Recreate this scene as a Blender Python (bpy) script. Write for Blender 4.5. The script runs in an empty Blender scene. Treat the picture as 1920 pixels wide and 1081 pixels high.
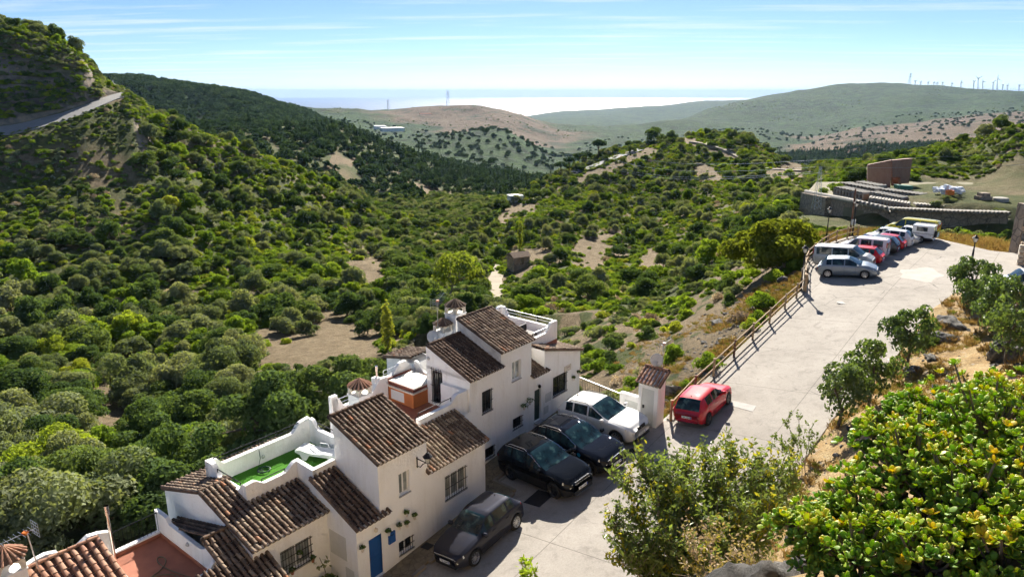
import bpy, bmesh, math, random
import numpy as np
from mathutils import Vector, Matrix, Euler
from mathutils.bvhtree import BVHTree
HAZE_D = 3.0e-5
random.seed(7); RNG = np.random.default_rng(7)
SC = bpy.context.scene; COL = SC.collection

# ------------------------------------------------------------------ camera, sky, sun, exposure
F_PX = 1330.0; CX = 960.0; CY = 540.5
TH = math.atan(368.5 / F_PX); CT, ST = math.cos(TH), math.sin(TH)
cam = bpy.data.cameras.new('camera'); cam.sensor_width = 36.0; cam.lens = F_PX / 1920 * 36
cam.clip_start = 0.1; cam.clip_end = 120000
cam_o = bpy.data.objects.new('camera', cam); COL.objects.link(cam_o)
cam_o.rotation_euler = (math.pi / 2 - TH, 0, 0); SC.camera = cam_o

SUN_AZ = math.radians(7.5); SUN_EL = math.radians(33.0)      # azimuth to the right of +Y
SUN_DIR = Vector((math.sin(SUN_AZ) * math.cos(SUN_EL), math.cos(SUN_AZ) * math.cos(SUN_EL), math.sin(SUN_EL)))
sun = bpy.data.lights.new('sun', 'SUN'); sun.energy = 5.0; sun.angle = math.radians(0.53); sun.color = (1.0, 0.93, 0.82)
sun_o = bpy.data.objects.new('sun', sun); COL.objects.link(sun_o)
sun_o.rotation_euler = SUN_DIR.to_track_quat('Z', 'Y').to_euler()

W = bpy.data.worlds.new('World'); SC.world = W; W.use_nodes = True
wn = W.node_tree.nodes; wl = W.node_tree.links
bg = wn['Background']
sky = wn.new('ShaderNodeTexSky'); sky.sky_type = 'NISHITA'; sky.sun_disc = False
sky.sun_elevation = SUN_EL; sky.sun_rotation = SUN_AZ
sky.air_density = 0.6; sky.dust_density = 0.1; sky.ozone_density = 5.0; sky.altitude = 400
bg.inputs['Strength'].default_value = 0.05
# thin cirrus and contrail streaks, laid out on a plane high above (direction divided by its height)
tc = wn.new('ShaderNodeTexCoord'); sx = wn.new('ShaderNodeSeparateXYZ'); wl.new(tc.outputs['Generated'], sx.inputs[0])
def wmath(op, a, b=None, c=None):
    n = wn.new('ShaderNodeMath'); n.operation = op
    for i, v in enumerate((a, b, c)):
        if v is None: continue
        if hasattr(v, 'default_value') or hasattr(v, 'links'): wl.new(v, n.inputs[i])
        else: n.inputs[i].default_value = v
    return n.outputs[0]
zc = wmath('ADD', wmath('MAXIMUM', sx.outputs[2], 0.0), 0.03)
cxn = wmath('DIVIDE', sx.outputs[0], zc); cyn = wmath('DIVIDE', sx.outputs[1], zc)
cb = wn.new('ShaderNodeCombineXYZ')
wl.new(wmath('MULTIPLY', cxn, 0.24), cb.inputs[0])
wl.new(wmath('ADD', wmath('MULTIPLY', cyn, 1.25), wmath('MULTIPLY', cxn, 0.10)), cb.inputs[1])
cn = wn.new('ShaderNodeTexNoise'); cn.inputs['Scale'].default_value = 1.25; cn.inputs['Detail'].default_value = 6; cn.inputs['Roughness'].default_value = 0.62
wl.new(cb.outputs[0], cn.inputs['Vector'])
cr = wn.new('ShaderNodeMapRange'); cr.inputs[1].default_value = 0.50; cr.inputs[2].default_value = 0.80; cr.inputs[3].default_value = 0.0; cr.inputs[4].default_value = 0.75
wl.new(cn.outputs['Fac'], cr.inputs[0])
cm = wn.new('ShaderNodeMixRGB'); cm.blend_type = 'MIX'; cm.inputs['Color2'].default_value = (8.6, 8.9, 9.3, 1)
wl.new(cr.outputs[0], cm.inputs['Fac']); wl.new(sky.outputs[0], cm.inputs['Color1']); wl.new(cm.outputs[0], bg.inputs['Color'])

SC.view_settings.view_transform = 'Standard'; SC.view_settings.look = 'None'; SC.view_settings.gamma = 1.0
SC.view_settings.exposure = 1.36
SC.cycles.max_bounces = 5; SC.cycles.diffuse_bounces = 4; SC.cycles.glossy_bounces = 2; SC.cycles.transmission_bounces = 4
SC.cycles.transparent_max_bounces = 6; SC.cycles.volume_bounces = 0
SC.cycles.caustics_reflective = False; SC.cycles.caustics_refractive = False
SC.cycles.use_denoising = True; SC.cycles.use_adaptive_sampling = True; SC.cycles.adaptive_threshold = 0.05; SC.cycles.use_light_tree = False
SC.cycles.sample_clamp_indirect = 6.0

# ------------------------------------------------------------------ helpers
def ray(px, py):
    u = (px - CX) / F_PX; v = (py - CY) / F_PX
    return np.array([u, CT - v * ST, -(ST + v * CT)])
def at(px, py, Y):
    r = ray(px, py); return Vector(r * (Y / r[1]))
GA, GB, GXM = -17.0, 0.16, 26.0
def road_z(x):                                       # the street climbs to the right, then levels out into the car park
    x = np.asarray(x, float); k = 2.0
    return GA + GB * (x - np.log1p(np.exp((x - GXM) / k)) * k)
def on_road(px, py):
    r = ray(px, py); L = 40.0
    for _ in range(30): L = L + (float(road_z(r[0] * L)) - r[2] * L) / (r[2] - GB * r[0] if r[0] * L < GXM else r[2])
    return Vector(r * L)

WORLD = {}                                            # world matrices of parents (no depsgraph needed)
def wm(o): return WORLD.get(o.name, Matrix.Identity(4))
def put(o, parent=None, m=None):
    """link o, parent it and give it the world matrix m"""
    m = m if m is not None else Matrix.Identity(4)
    if o.name not in COL.objects: COL.objects.link(o)
    WORLD[o.name] = m.copy()
    if parent is not None:
        o.parent = parent; o.matrix_basis = wm(parent).inverted() @ m
    else: o.matrix_basis = m
    return o
def tag(o, label=None, cat=None, group=None, kind=None):
    if label: o['label'] = label
    if cat: o['category'] = cat
    if group: o['group'] = group
    if kind: o['kind'] = kind
    return o
def thing(name, label, cat, loc=(0, 0, 0), rz=0.0, group=None, mat=None):
    o = bpy.data.objects.new(name, None); o.empty_display_size = 0.3
    put(o, None, mat if mat is not None else Matrix.Translation(Vector(loc)) @ Matrix.Rotation(rz, 4, 'Z'))
    return tag(o, label, cat, group)

class MB:
    """collects faces for ONE mesh"""
    def __init__(s): s.v = []; s.f = []; s.m = []; s.cur = 0
    def poly(s, pts):
        b = len(s.v); s.v += [tuple(p) for p in pts]; s.f.append(tuple(range(b, b + len(pts)))); s.m.append(s.cur)
    def grid(s, P, closed=False):                     # P[i][j] points
        n, k = len(P), len(P[0]); b = len(s.v)
        for r in P: s.v += [tuple(p) for p in r]
        for i in range(n - 1):
            for j in range(k - (0 if closed else 1)):
                j2 = (j + 1) % k
                s.f.append((b + i * k + j, b + i * k + j2, b + (i + 1) * k + j2, b + (i + 1) * k + j)); s.m.append(s.cur)
    def box(s, c, h, M=None):                         # centre, half sizes, optional matrix
        b = len(s.v); c = Vector(c)
        for x in (-1, 1):
            for y in (-1, 1):
                for z in (-1, 1):
                    p = c + Vector((x * h[0], y * h[1], z * h[2]))
                    s.v.append(tuple(M @ p if M is not None else p))
        for q in ((0, 1, 3, 2), (4, 6, 7, 5), (0, 4, 5, 1), (2, 3, 7, 6), (0, 2, 6, 4), (1, 5, 7, 3)):
            s.f.append(tuple(b + i for i in q)); s.m.append(s.cur)
    def prism(s, poly, off, M=None):                  # polygon (3d pts) swept along vector off
        off = Vector(off); a = [Vector(p) for p in poly]; c = [p + off for p in a]
        if M is not None: a = [M @ p for p in a]; c = [M @ p for p in c]
        b = len(s.v); n = len(a); s.v += [tuple(p) for p in a + c]
        s.f.append(tuple(range(b, b + n))[::-1]); s.f.append(tuple(range(b + n, b + 2 * n))); s.m += [s.cur] * 2
        for i in range(n):
            j = (i + 1) % n; s.f.append((b + i, b + j, b + n + j, b + n + i)); s.m.append(s.cur)
    def tube(s, pts, r, n=6, cap=True):
        pts = [Vector(p) for p in pts]; rs = r if hasattr(r, '__len__') else [r] * len(pts); rings = []
        for i, p in enumerate(pts):
            d = (pts[min(i + 1, len(pts) - 1)] - pts[max(i - 1, 0)])
            d = d.normalized() if d.length > 1e-9 else Vector((0, 0, 1))
            a = d.cross(Vector((0, 0, 1)) if abs(d.z) < 0.95 else Vector((1, 0, 0))).normalized(); c = d.cross(a)
            rings.append([p + (a * math.cos(2 * math.pi * k / n) + c * math.sin(2 * math.pi * k / n)) * rs[i] for k in range(n)])
        s.grid(rings, True)
        if cap: s.poly(rings[0][::-1]); s.poly(rings[-1])
    def lathe(s, prof, n=12, M=None):                 # prof [(r,z)]
        P = []
        for r, z in prof:
            row = [Vector((r * math.cos(2 * math.pi * k / n), r * math.sin(2 * math.pi * k / n), z)) for k in range(n)]
            P.append([M @ p for p in row] if M is not None else row)
        s.grid(P, True)
    def mesh(s, name, mats, smooth=False):
        me = bpy.data.meshes.new(name); me.from_pydata(s.v, [], s.f)
        for m in (mats if isinstance(mats, (list, tuple)) else [mats]): me.materials.append(m)
        if any(s.m): me.polygons.foreach_set('material_index', s.m)
        if smooth: me.polygons.foreach_set('use_smooth', [True] * len(me.polygons))
        me.update(); return me
    def build(s, name, mats, parent=None, smooth=False, mat=None):
        """vertices are in world space unless mat is given"""
        me = s.mesh(name, mats, smooth); o = bpy.data.objects.new(name, me)
        return put(o, parent, mat)

# ------------------------------------------------------------------ materials
MATS = {}
class NT:
    def __init__(s, name):
        s.m = bpy.data.materials.new(name); s.m.use_nodes = True; s.n = s.m.node_tree.nodes; s.l = s.m.node_tree.links
        s.b = s.n['Principled BSDF']; s.out = s.n['Material Output']
    def new(s, t, **kw):
        n = s.n.new(t)
        for k, v in kw.items(): setattr(n, k, v)
        return n
    def link(s, a, b): s.l.new(a, b)
    def coord(s, kind='Object'):
        return s.new('ShaderNodeTexCoord').outputs[kind]
    def pos(s): return s.new('ShaderNodeNewGeometry').outputs['Position']
    def noise(s, scale, detail=4, rough=0.55, vec=None, dist=0.0):
        n = s.new('ShaderNodeTexNoise'); n.inputs['Scale'].default_value = scale; n.inputs['Detail'].default_value = detail
        n.inputs['Roughness'].default_value = rough; n.inputs['Distortion'].default_value = dist
        if vec is not None: s.link(vec, n.inputs['Vector'])
        return n.outputs['Fac']
    def vor(s, scale, vec=None, feature='F1', out='Distance'):
        n = s.new('ShaderNodeTexVoronoi'); n.inputs['Scale'].default_value = scale; n.feature = feature
        if vec is not None: s.link(vec, n.inputs['Vector'])
        return n.outputs[out]
    def ramp(s, fac, stops):
        n = s.new('ShaderNodeValToRGB'); e = n.color_ramp.elements
        while len(e) < len(stops): e.new(0.5)
        for i, (p, c) in enumerate(stops):
            e[i].position = p; e[i].color = (c, c, c, 1) if not hasattr(c, '__len__') else (*c, 1)
        s.link(fac, n.inputs[0]); return n.outputs[0]
    def mix(s, fac, a, b, blend='MIX'):
        n = s.new('ShaderNodeMixRGB', blend_type=blend)
        for i, v in ((0, fac), (1, a), (2, b)):
            if hasattr(v, 'links'): s.link(v, n.inputs[i])
            elif i == 0: n.inputs[0].default_value = v
            else: n.inputs[i].default_value = (*v, 1)
        return n.outputs[0]
    def math(s, op, a, b=None):
        n = s.new('ShaderNodeMath', operation=op)
        for i, v in ((0, a), (1, b)):
            if v is None: continue
            if hasattr(v, 'links'): s.link(v, n.inputs[i])
            else: n.inputs[i].default_value = v
        return n.outputs[0]
    def bump(s, h, strength=0.3, dist=0.02):
        n = s.new('ShaderNodeBump'); n.inputs['Strength'].default_value = strength; n.inputs['Distance'].default_value = dist
        s.link(h, n.inputs['Height']); s.link(n.outputs[0], s.b.inputs['Normal'])
    def col(s, c):
        if hasattr(c, 'links'): s.link(c, s.b.inputs['Base Color'])
        else: s.b.inputs['Base Color'].default_value = (*c, 1)
    def set(s, **kw):
        for k, v in kw.items():
            k = {'rough': 'Roughness', 'metal': 'Metallic', 'coat': 'Coat Weight', 'spec': 'Specular IOR Level', 'trans': 'Transmission Weight', 'ior': 'IOR', 'alpha': 'Alpha', 'coatr': 'Coat Roughness'}[k]
            if hasattr(v, 'links'): s.link(v, s.b.inputs[k])
            else: s.b.inputs[k].default_value = v
    def objrand(s): return s.new('ShaderNodeObjectInfo').outputs['Random']
def simple(name, c, rough=0.6, metal=0.0, coat=0.0, var=0.12, scale=6.0, spec=0.5):
    if name in MATS: return MATS[name]
    t = NT(name); f = t.noise(scale, 5, 0.6, t.coord())
    d = tuple(max(0, x * (1 - var)) for x in c); e = tuple(min(1, x * (1 + var)) for x in c)
    t.col(t.ramp(f, [(0.3, d), (0.7, e)])); t.set(rough=rough, metal=metal, coat=coat, spec=spec)
    MATS[name] = t.m; return t.m

# ------------------------------------------------------------------ terrain (one sheet from the foot of the houses to the coast)
T_PX = [-700, 0, 100, 150, 190, 240, 300, 480, 620, 720, 820, 930, 1050, 1200, 1350, 1500, 1650, 1800, 1920, 2600]
# knots: A hidden foot, B..F slope, R0 R1 road edges, G crest, H dip, I foot, J second ridge, K dip, L third, M dip, N far hills foot, O crest, P dip, Q coast ridge, R shore
def cols(s): return [tuple(float(q) for q in p.split(',')) for p in s.split()]
T_KN = [
 cols('12,1350 14,1350 15,1300 16,1280 17,1260 18,1240 19,1220 24,1120 28,1020 30,960 32,920 34,880 32,860 30,800 33,730 48,560 58,480 58,490 58,500 58,520'),
 cols('30,1100 30,1080 32,1060 33,1045 34,1030 35,1015 36,1000 40,880 43,800 45,745 48,700 50,670 44,690 38,700 41,652 56,502 66,452 66,460 66,470 66,500'),
 cols('50,920 52,900 54,880 55,875 56,870 57,865 58,860 62,760 66,710 68,685 72,640 75,615 70,615 60,622 62,562 76,457 82,441 80,450 80,456 80,470'),
 cols('88,720 92,700 94,690 95,690 96,690 97,690 98,690 102,640 108,615 112,600 116,575 128,560 114,560 108,560 104,500 110,420 105,432 103,442 100,444 98,450'),
 cols('135,520 138,520 140,520 141,520 142,520 143,520 144,520 146,525 150,520 154,515 162,512 178,508 168,490 165,500 168,440 150,395 112,386 110,382 108,386 106,390'),
 cols('180,350 182,350 184,350 185,350 187,350 190,350 192,352 200,415 208,445 214,450 222,455 238,448 245,412 262,402 250,372 210,358 150,338 150,336 138,340 130,340'),
 cols('198,276 200,255 206,234 211,217 220,199 231,182 222,270 230,335 240,390 250,425 262,425 275,412 300,372 340,322 320,305 280,325 175,308 172,292 155,280 150,260'),
 cols('209,254 211,238 216,217 221,201 229,185 240,173 236,222 245,300 255,360 268,408 280,416 292,402 360,332 390,278 365,262 318,312 182,302 180,275 163,250 155,220'),
 cols('213,200 214,190 219,175 224,155 231,163 240,174 240,216 252,286 263,352 276,404 292,411 300,396 380,326 402,272 382,254 330,308 190,297 190,264 170,234 165,190'),
 cols('240,20 238,44 236,76 237,100 236,154 242,178 244,217 258,288 268,354 280,404 298,410 306,395 386,326 408,272 388,255 336,309 196,298 196,266 176,236 170,190'),
 cols('330,100 330,100 330,120 330,160 330,215 330,245 325,272 320,335 320,384 320,418 340,400 350,386 450,352 480,312 480,300 430,350 320,345 320,330 320,320 320,310'),
 cols('420,150 420,160 420,160 420,190 420,235 410,245 400,264 405,303 405,332 405,372 420,372 430,371 520,347 560,322 600,305 600,340 600,320 600,310 600,310 600,300'),
 cols('600,180 600,190 600,200 600,215 600,230 600,232 600,241 620,233 640,233 650,268 640,311 640,337 700,350 800,322 900,300 1000,305 1000,300 1000,290 1000,280 1000,270'),
 cols('750,200 750,200 750,210 750,220 750,238 750,240 750,247 760,248 800,252 850,290 850,303 850,327 900,344 1000,316 1200,292 1300,292 1300,280 1300,268 1300,260 1300,250'),
 cols('1100,148 1100,148 1100,148 1100,148 1100,147 1100,148 1100,153 1150,181 1400,228 1450,254 1400,258 1350,243 1350,302 1500,285 1600,272 1600,282 1700,262 1700,244 1700,232 1700,220'),
 cols('1400,190 1400,190 1400,190 1400,190 1400,190 1400,190 1400,190 1450,210 1700,232 1750,252 1700,266 1650,262 1650,288 1900,275 2200,250 2200,260 2300,238 2300,222 2300,214 2300,205'),
 cols('2300,205 2300,205 2300,205 2300,205 2300,205 2300,205 2300,205 2300,212 2300,219 2300,222 2300,226 2300,230 2300,262 2600,246 3000,232 3000,236 3000,214 3000,205 3000,198 3000,190'),
 cols('2800,200 2800,200 2800,200 2800,200 2800,200 2800,200 2800,200 2800,203 2800,206 2800,206 2800,199 2800,207 2800,235 3200,236 4300,199 4400,172 4400,162 4400,164 4400,167 4400,160'),
 cols('3600,212 3600,212 3600,212 3600,212 3600,212 3600,212 3600,212 3600,214 3600,217 3600,217 3600,215 3600,219 3600,240 4600,240 5600,215 5800,190 5800,180 5800,180 5800,180 5800,175'),
 cols('9000,222 9000,222 9000,222 9000,222 9000,222 9000,222 9000,222 9000,222 9000,224 9000,224 9000,224 9000,221 9000,211 9000,203 9000,187 9000,184 9000,182 9000,180 9000,180 9000,178'),
 cols('12500,223 12500,223 12500,223 12500,223 12500,223 12500,223 12500,223 12500,223 12500,223 12500,223 12500,223 12500,223 12500,222 12500,221 12500,220 12500,220 12500,218 12500,216 12500,216 12500,216'),
]
SEGS = [3, 10, 16, 22, 22, 24, 16, 5, 10, 12, 6, 10, 20, 6, 14, 6, 12, 14, 6, 12, 6]
def pchip(x, y, q):
    x = np.asarray(x, float); y = np.asarray(y, float); h = np.diff(x); d = np.diff(y) / h
    m = np.zeros_like(y); m[0], m[-1] = d[0], d[-1]
    for i in range(1, len(x) - 1):
        if d[i - 1] * d[i] > 0:
            w1, w2 = 2 * h[i] + h[i - 1], h[i] + 2 * h[i - 1]; m[i] = (w1 + w2) / (w1 / d[i - 1] + w2 / d[i])
    i = np.clip(np.searchsorted(x, q) - 1, 0, len(x) - 2); t = (q - x[i]) / h[i]
    return ((2*t**3 - 3*t**2 + 1) * y[i] + (t**3 - 2*t**2 + t) * h[i] * m[i] + (-2*t**3 + 3*t**2) * y[i + 1] + (t**3 - t**2) * h[i] * m[i + 1])
TNX = 430
t_px = np.concatenate([np.linspace(-700, -10, 50), np.linspace(0, 1920, TNX - 100), np.linspace(1930, 2600, 50)])
K_Y = np.array([pchip(T_PX, [p[0] for p in kn], t_px) for kn in T_KN])       # knots x columns
K_P = np.array([pchip(T_PX, [p[1] for p in kn], t_px) for kn in T_KN])
def vnoise(x, y, seed=0):                              # cheap smooth value noise
    def h(i, j): 
        n = np.sin(i * 127.1 + j * 311.7 + seed * 74.7) * 43758.5453; return n - np.floor(n)
    i, j = np.floor(x), np.floor(y); fx, fy = x - i, y - j; fx = fx*fx*(3-2*fx); fy = fy*fy*(3-2*fy)
    return (h(i,j)*(1-fx)+h(i+1,j)*fx)*(1-fy)+(h(i,j+1)*(1-fx)+h(i+1,j+1)*fx)*fy - 0.5
def fbm(x, y, o=4, seed=0):
    return sum(vnoise(x * 2**k, y * 2**k, seed + k) / 2**k for k in range(o))
s_list = []
for k, n in enumerate(SEGS[1:] if False else SEGS[:len(T_KN) - 1]): s_list += [k + i / n for i in range(n)]
s_list.append(len(T_KN) - 1); s_arr = np.array(s_list)
kk = np.arange(len(T_KN))
LY = np.array([pchip(kk, np.log(K_Y[:, c]), s_arr) for c in range(len(t_px))]).T
# elevation is interpolated as screen slope against log distance
PY = np.empty_like(LY)
for c in range(len(t_px)): PY[:, c] = pchip(np.log(K_Y[:, c]), K_P[:, c], LY[:, c])
GY = np.exp(LY); V = (PY - CY) / F_PX; U = (t_px[None, :] - CX) / F_PX
FW = CT - V * ST; TX = GY * U / FW; TZ = -GY * (ST + V * CT) / FW
amp = np.where(GY < 60, 0.25, np.where(GY < 400, 0.008 * GY, 0.011 * GY)); amp = np.minimum(amp, 42)
amp = amp * np.clip((GY - 26) / 40, 0.05, 1)
lx, ly = TX / GY * 9, LY * 9
road_mask = np.zeros_like(GY)
sidx = s_arr[:, None] * np.ones_like(GY)
near_road = np.clip(1 - np.abs(sidx - 6.5) / 0.9, 0, 1) * (t_px[None, :] < 250)
TZ = TZ + amp * (fbm(lx, ly, 5, 3)) * (1 - np.clip(near_road * 2, 0, 1))
nr, nc = TZ.shape
TV = np.stack([TX, GY, TZ], -1).reshape(-1, 3)
HO_X, HO_Y, HDX, HDY, FEN_T = -1.22, 27.72, 0.62420, 0.78126, 4.15   # street frame, see the houses
def fit_under_street():
    X, Y, Z = TV[:, 0], TV[:, 1], TV[:, 2]; dx, dy = X - HO_X, Y - HO_Y; S_ = dx * HDX + dy * HDY; T_ = dx * HDY - dy * HDX
    rz = road_z(X); lim = np.full(len(Z), 1e9)
    lim = np.where((T_ > FEN_T - 0.25) & (Y < 66) & (X < 46) & (S_ > -40), rz - 0.7, lim)
    d = FEN_T - 0.25 - T_; lim = np.where((d >= 0) & (S_ > 8.5) & (S_ < 48) & (d < 44), rz - 0.10 - 0.22 * np.minimum(d, 2.5) - 0.40 * np.maximum(d - 2.5, 0), lim)
    lim = np.where((S_ <= 8.5) & (T_ > -6.6) & (Y < 60) & (T_ < 40), np.minimum(rz - 1.0, -18.0), lim)
    d = -6.6 - T_; lim = np.where((S_ <= 8.5) & (d >= 0) & (d < 60), -18.2 - 0.35 * np.minimum(d, 8) + 0.22 * np.maximum(d - 8, 0), lim)
    TV[:, 2] = np.minimum(Z, lim)
fit_under_street()
idx = np.arange(nr * nc).reshape(nr, nc)
TF = np.stack([idx[:-1, :-1], idx[:-1, 1:], idx[1:, 1:], idx[1:, :-1]], -1).reshape(-1, 4)
# how bare the ground is: clearings and dry fields
def _proj(p):
    fw = p[:, 1] * CT - p[:, 2] * ST; up = p[:, 1] * ST + p[:, 2] * CT; return CX + F_PX * p[:, 0] / fw, CY - F_PX * up / fw
CLEAR = [(615, 645, 120, 48, -8), (198, 782, 36, 70, 0), (160, 870, 26, 18, 0), (1015, 485, 48, 16, 0), (1112, 465, 38, 26, 0), (700, 505, 28, 30, 0), (1218, 500, 20, 40, 0), (930, 545, 12, 45, 0), (350, 860, 26, 34, 0), (985, 505, 30, 12, 0),
         (785, 352, 38, 9, 20), (640, 305, 34, 8, 0), (840, 372, 44, 8, 0), (985, 395, 26, 14, 0), (1325, 328, 22, 14, 0), (1480, 316, 34, 14, 0), (1150, 312, 75, 7, -24), (1345, 284, 75, 6, 20), (950, 410, 18, 14, 0), (820, 395, 40, 8, 0), (250, 940, 40, 40, 0), (1235, 660, 26, 30, 0), (1440, 560, 34, 40, 0), (1350, 625, 40, 40, 0)]
def clear_mask(px, py, soft=False):
    m = np.zeros(len(px)); wob = 1 + 1.1 * fbm(px / 30, py / 13, 4, 51)
    for cx, cy, rx, ry, a in CLEAR:
        a = math.radians(a); dx, dy = px - cx, py - cy; u = dx * math.cos(a) + dy * math.sin(a); v = -dx * math.sin(a) + dy * math.cos(a)
        m = np.maximum(m, np.clip((1.25 - np.sqrt((u / rx)**2 + (v / ry)**2) * wob) * 3, 0, 1))
    return m if soft else m > 0.7
ppx, ppy = _proj(TV); Yv = TV[:, 1]
bare = clear_mask(ppx, ppy, True) * (Yv < 500)
bare = np.maximum(bare, np.clip((ppx - 1020) / 60, 0, 1) * (Yv < 92) * np.clip(.75 + 1.5 * fbm(TV[:, 0] / 3, TV[:, 1] / 3, 3, 41), 0, 1))
brown = np.clip(1 - np.abs(ppx - 860) / 330, 0, 1) * (Yv > 1650) * (Yv < 3300) * 1.6 + np.clip((ppx - 1400) / 120, 0, 1) * (Yv > 1100) * (Yv < 2500) * np.clip((ppx - 1380) / 200, 0.3, 1) * 1.4
brown *= np.clip(0.75 + 1.6 * fbm(TV[:, 0] / 260, TV[:, 1] / 260, 4, 31), 0, 1)
bare = np.clip(bare + np.clip(brown, 0, 1), 0, 1)
me = bpy.data.meshes.new('terrain'); me.from_pydata(TV.tolist(), [], TF.tolist()); me.polygons.foreach_set('use_smooth', [True] * len(me.polygons)); me.update()
_a = me.attributes.new('bare', 'FLOAT', 'POINT'); _a.data.foreach_set('value', bare.astype(np.float32))
TBVH = BVHTree.FromPolygons([Vector(v) for v in TV], TF.tolist())
def ter_z(x, y):
    h = TBVH.ray_cast(Vector((x, y, 400)), Vector((0, 0, -1)))
    return h[0].z if h[0] is not None else None

# terrain material: dry grass, bare tan soil, scrub tone and rock by slope
t = NT('hillside_ground'); P = t.pos()
n1 = t.noise(0.035, 6, 0.6, P); n2 = t.noise(0.6, 5, 0.6, P); n3 = t.noise(0.006, 6, 0.62, P)
soil = t.ramp(n2, [(0.3, (0.15, 0.11, 0.065)), (0.5, (0.235, 0.175, 0.105)), (0.75, (0.30, 0.235, 0.15))]); soil = t.mix(t.ramp(t.noise(3.5, 7, 0.75, P), [(0.40, 0.75), (0.56, 0.0)]), soil, (0.085, 0.075, 0.045)); soil = t.mix(t.ramp(t.noise(7, 5, 0.7, P), [(0.60, 0.0), (0.70, 0.7)]), soil, (0.36, 0.33, 0.28))
grass = t.ramp(n2, [(0.3, (0.05, 0.065, 0.018)), (0.7, (0.16, 0.15, 0.055))])
at_ = t.new('ShaderNodeAttribute', attribute_name='bare').outputs['Fac']
edge = t.math('ADD', at_, t.math('MULTIPLY', t.math('SUBTRACT', n2, 0.5), 0.9))
scrub = t.ramp(t.noise(0.05, 6, 0.72, P), [(0.36, (0.035, 0.055, 0.020)), (0.55, (0.075, 0.098, 0.038)), (0.68, (0.11, 0.115, 0.055)), (0.80, (0.20, 0.17, 0.10))])
grass = t.mix(t.ramp(n1, [(0.50, 0.0), (0.66, 1.0)]), t.mix(0.5, grass, scrub), soil)
near = t.mix(t.ramp(edge, [(0.42, 0.0), (0.60, 1.0)]), grass, soil)
dry = t.ramp(t.noise(0.012, 7, 0.7, P), [(0.38, (0.05, 0.058, 0.028)), (0.48, (0.125, 0.092, 0.058)), (0.7, (0.18, 0.138, 0.092))])
scrubf = t.ramp(t.noise(0.02, 9, 0.85, P), [(0.42, (0.004, 0.016, 0.004)), (0.50, (0.015, 0.045, 0.009)), (0.58, (0.036, 0.085, 0.018)), (0.68, (0.060, 0.095, 0.028)), (0.80, (0.20, 0.175, 0.14))])  # distant scrub coloured darker to carry the shrubs' shading of each other
scrubf = t.mix(t.ramp(t.noise(0.0035, 6, 0.7, P), [(0.46, 0.0), (0.66, 0.6)]), scrubf, (0.042, 0.075, 0.020)); scrubf = t.mix(t.ramp(t.noise(0.006, 7, 0.8, P, 1.5), [(0.63, 0.0), (0.70, 0.7)]), scrubf, (0.16, 0.145, 0.115))
far = t.mix(t.ramp(at_, [(0.25, 0.0), (0.6, 1.0)]), scrubf, dry)
dist = t.new('ShaderNodeSeparateXYZ'); t.link(P, dist.inputs[0])
fd = t.new('ShaderNodeMapRange'); fd.inputs[1].default_value = 420; fd.inputs[2].default_value = 800; t.link(dist.outputs[1], fd.inputs[0])
c = t.mix(fd.outputs[0], near, far)
# rock where steep
ns = t.new('ShaderNodeSeparateXYZ'); t.link(t.new('ShaderNodeNewGeometry').outputs['Normal'], ns.inputs[0])
rockc = t.ramp(t.noise(0.25, 8, 0.65, P, 0.6), [(0.3, (0.10, 0.085, 0.07)), (0.5, (0.22, 0.19, 0.155)), (0.62, (0.34, 0.27, 0.19)), (0.75, (0.17, 0.13, 0.10))])
c = t.mix(t.ramp(ns.outputs[2], [(0.62, 1.0), (0.74, 0.0)]), c, rockc)
t.col(c); t.set(rough=0.95, spec=0.1); t.bump(t.math('ADD', t.noise(1.2, 9, 0.78, P), t.math('MULTIPLY', t.math('MULTIPLY', t.noise(0.035, 6, 0.75, P), fd.outputs[0]), 24.0)), 1.0, 0.5)
MATS['ground'] = t.m
o = bpy.data.objects.new('terrain', me); me.materials.append(t.m); put(o); tag(o, kind='structure')

# the sea
mb = MB(); SEA_Z = -432.0
mb.poly([(-60000, 9500, SEA_Z), (60000, 9500, SEA_Z), (60000, 54000, SEA_Z), (-60000, 54000, SEA_Z)])
t = NT('sea_water'); t.col((0.02, 0.05, 0.09)); t.set(rough=0.45, ior=1.33, spec=0.5)
t.bump(t.noise(0.004, 6, 0.7, t.pos()), 0.5, 60)
tag(mb.build('sea', t.m), kind='structure')

# ------------------------------------------------------------------ the bank between the viewpoint and the street (smooth surface through measured points)
BANK_PTS = [(-8, 11.6, -18.6), (3.0, 17.2, -16.7), (5.6, 19.6, -16.3), (8.6, 21.9, -15.7), (12.5, 26.9, -15.05), (15.3, 30.2, -14.6), (20, 34.6, -13.85), (25, 40.6, -13.1), (29.6, 45.2, -12.85), (34, 43.0, -12.9), (42, 43.0, -12.9), (60, 43, -12.9),
 (1.73, 4.3, -3.3), (3.4, 3.4, -2.6), (0.0, 3.0, -3.4), (0, 0, -2.2), (-6, 0, -5), (-12, 4, -14), (2.6, 8.0, -7.6), (5.0, 12.0, -10.4), (4.2, 6.0, -4.6), (6.5, 5.0, -3.4), (7.5, 9.5, -7.0), (9.5, 16.0, -11.6), (12.5, 20, -12.3),
 (16.3, 27, -12.4), (19.9, 28, -11.8), (21, 32.8, -13.1), (24, 32, -11.9), (26.5, 39.5, -13.0), (30.9, 41.5, -12.6), (33, 36, -12.0), (16, 21, -10.8), (13, 12, -7.4), (20, 16, -8), (11, 4, -2.6), (12, -4, -1.5), (25, 22, -9.5), (34, 28, -10), (45, 36, -11.6), (40, 20, -7), (30, 6, -3), (0, -8, -1.8), (-12, -8, -4), (60, 30, -11), (60, 0, -2)]
BP = np.array(BANK_PTS)
def _phi(r2): return np.where(r2 > 1e-9, r2 * np.log(np.maximum(r2, 1e-9)), 0.0)
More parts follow.
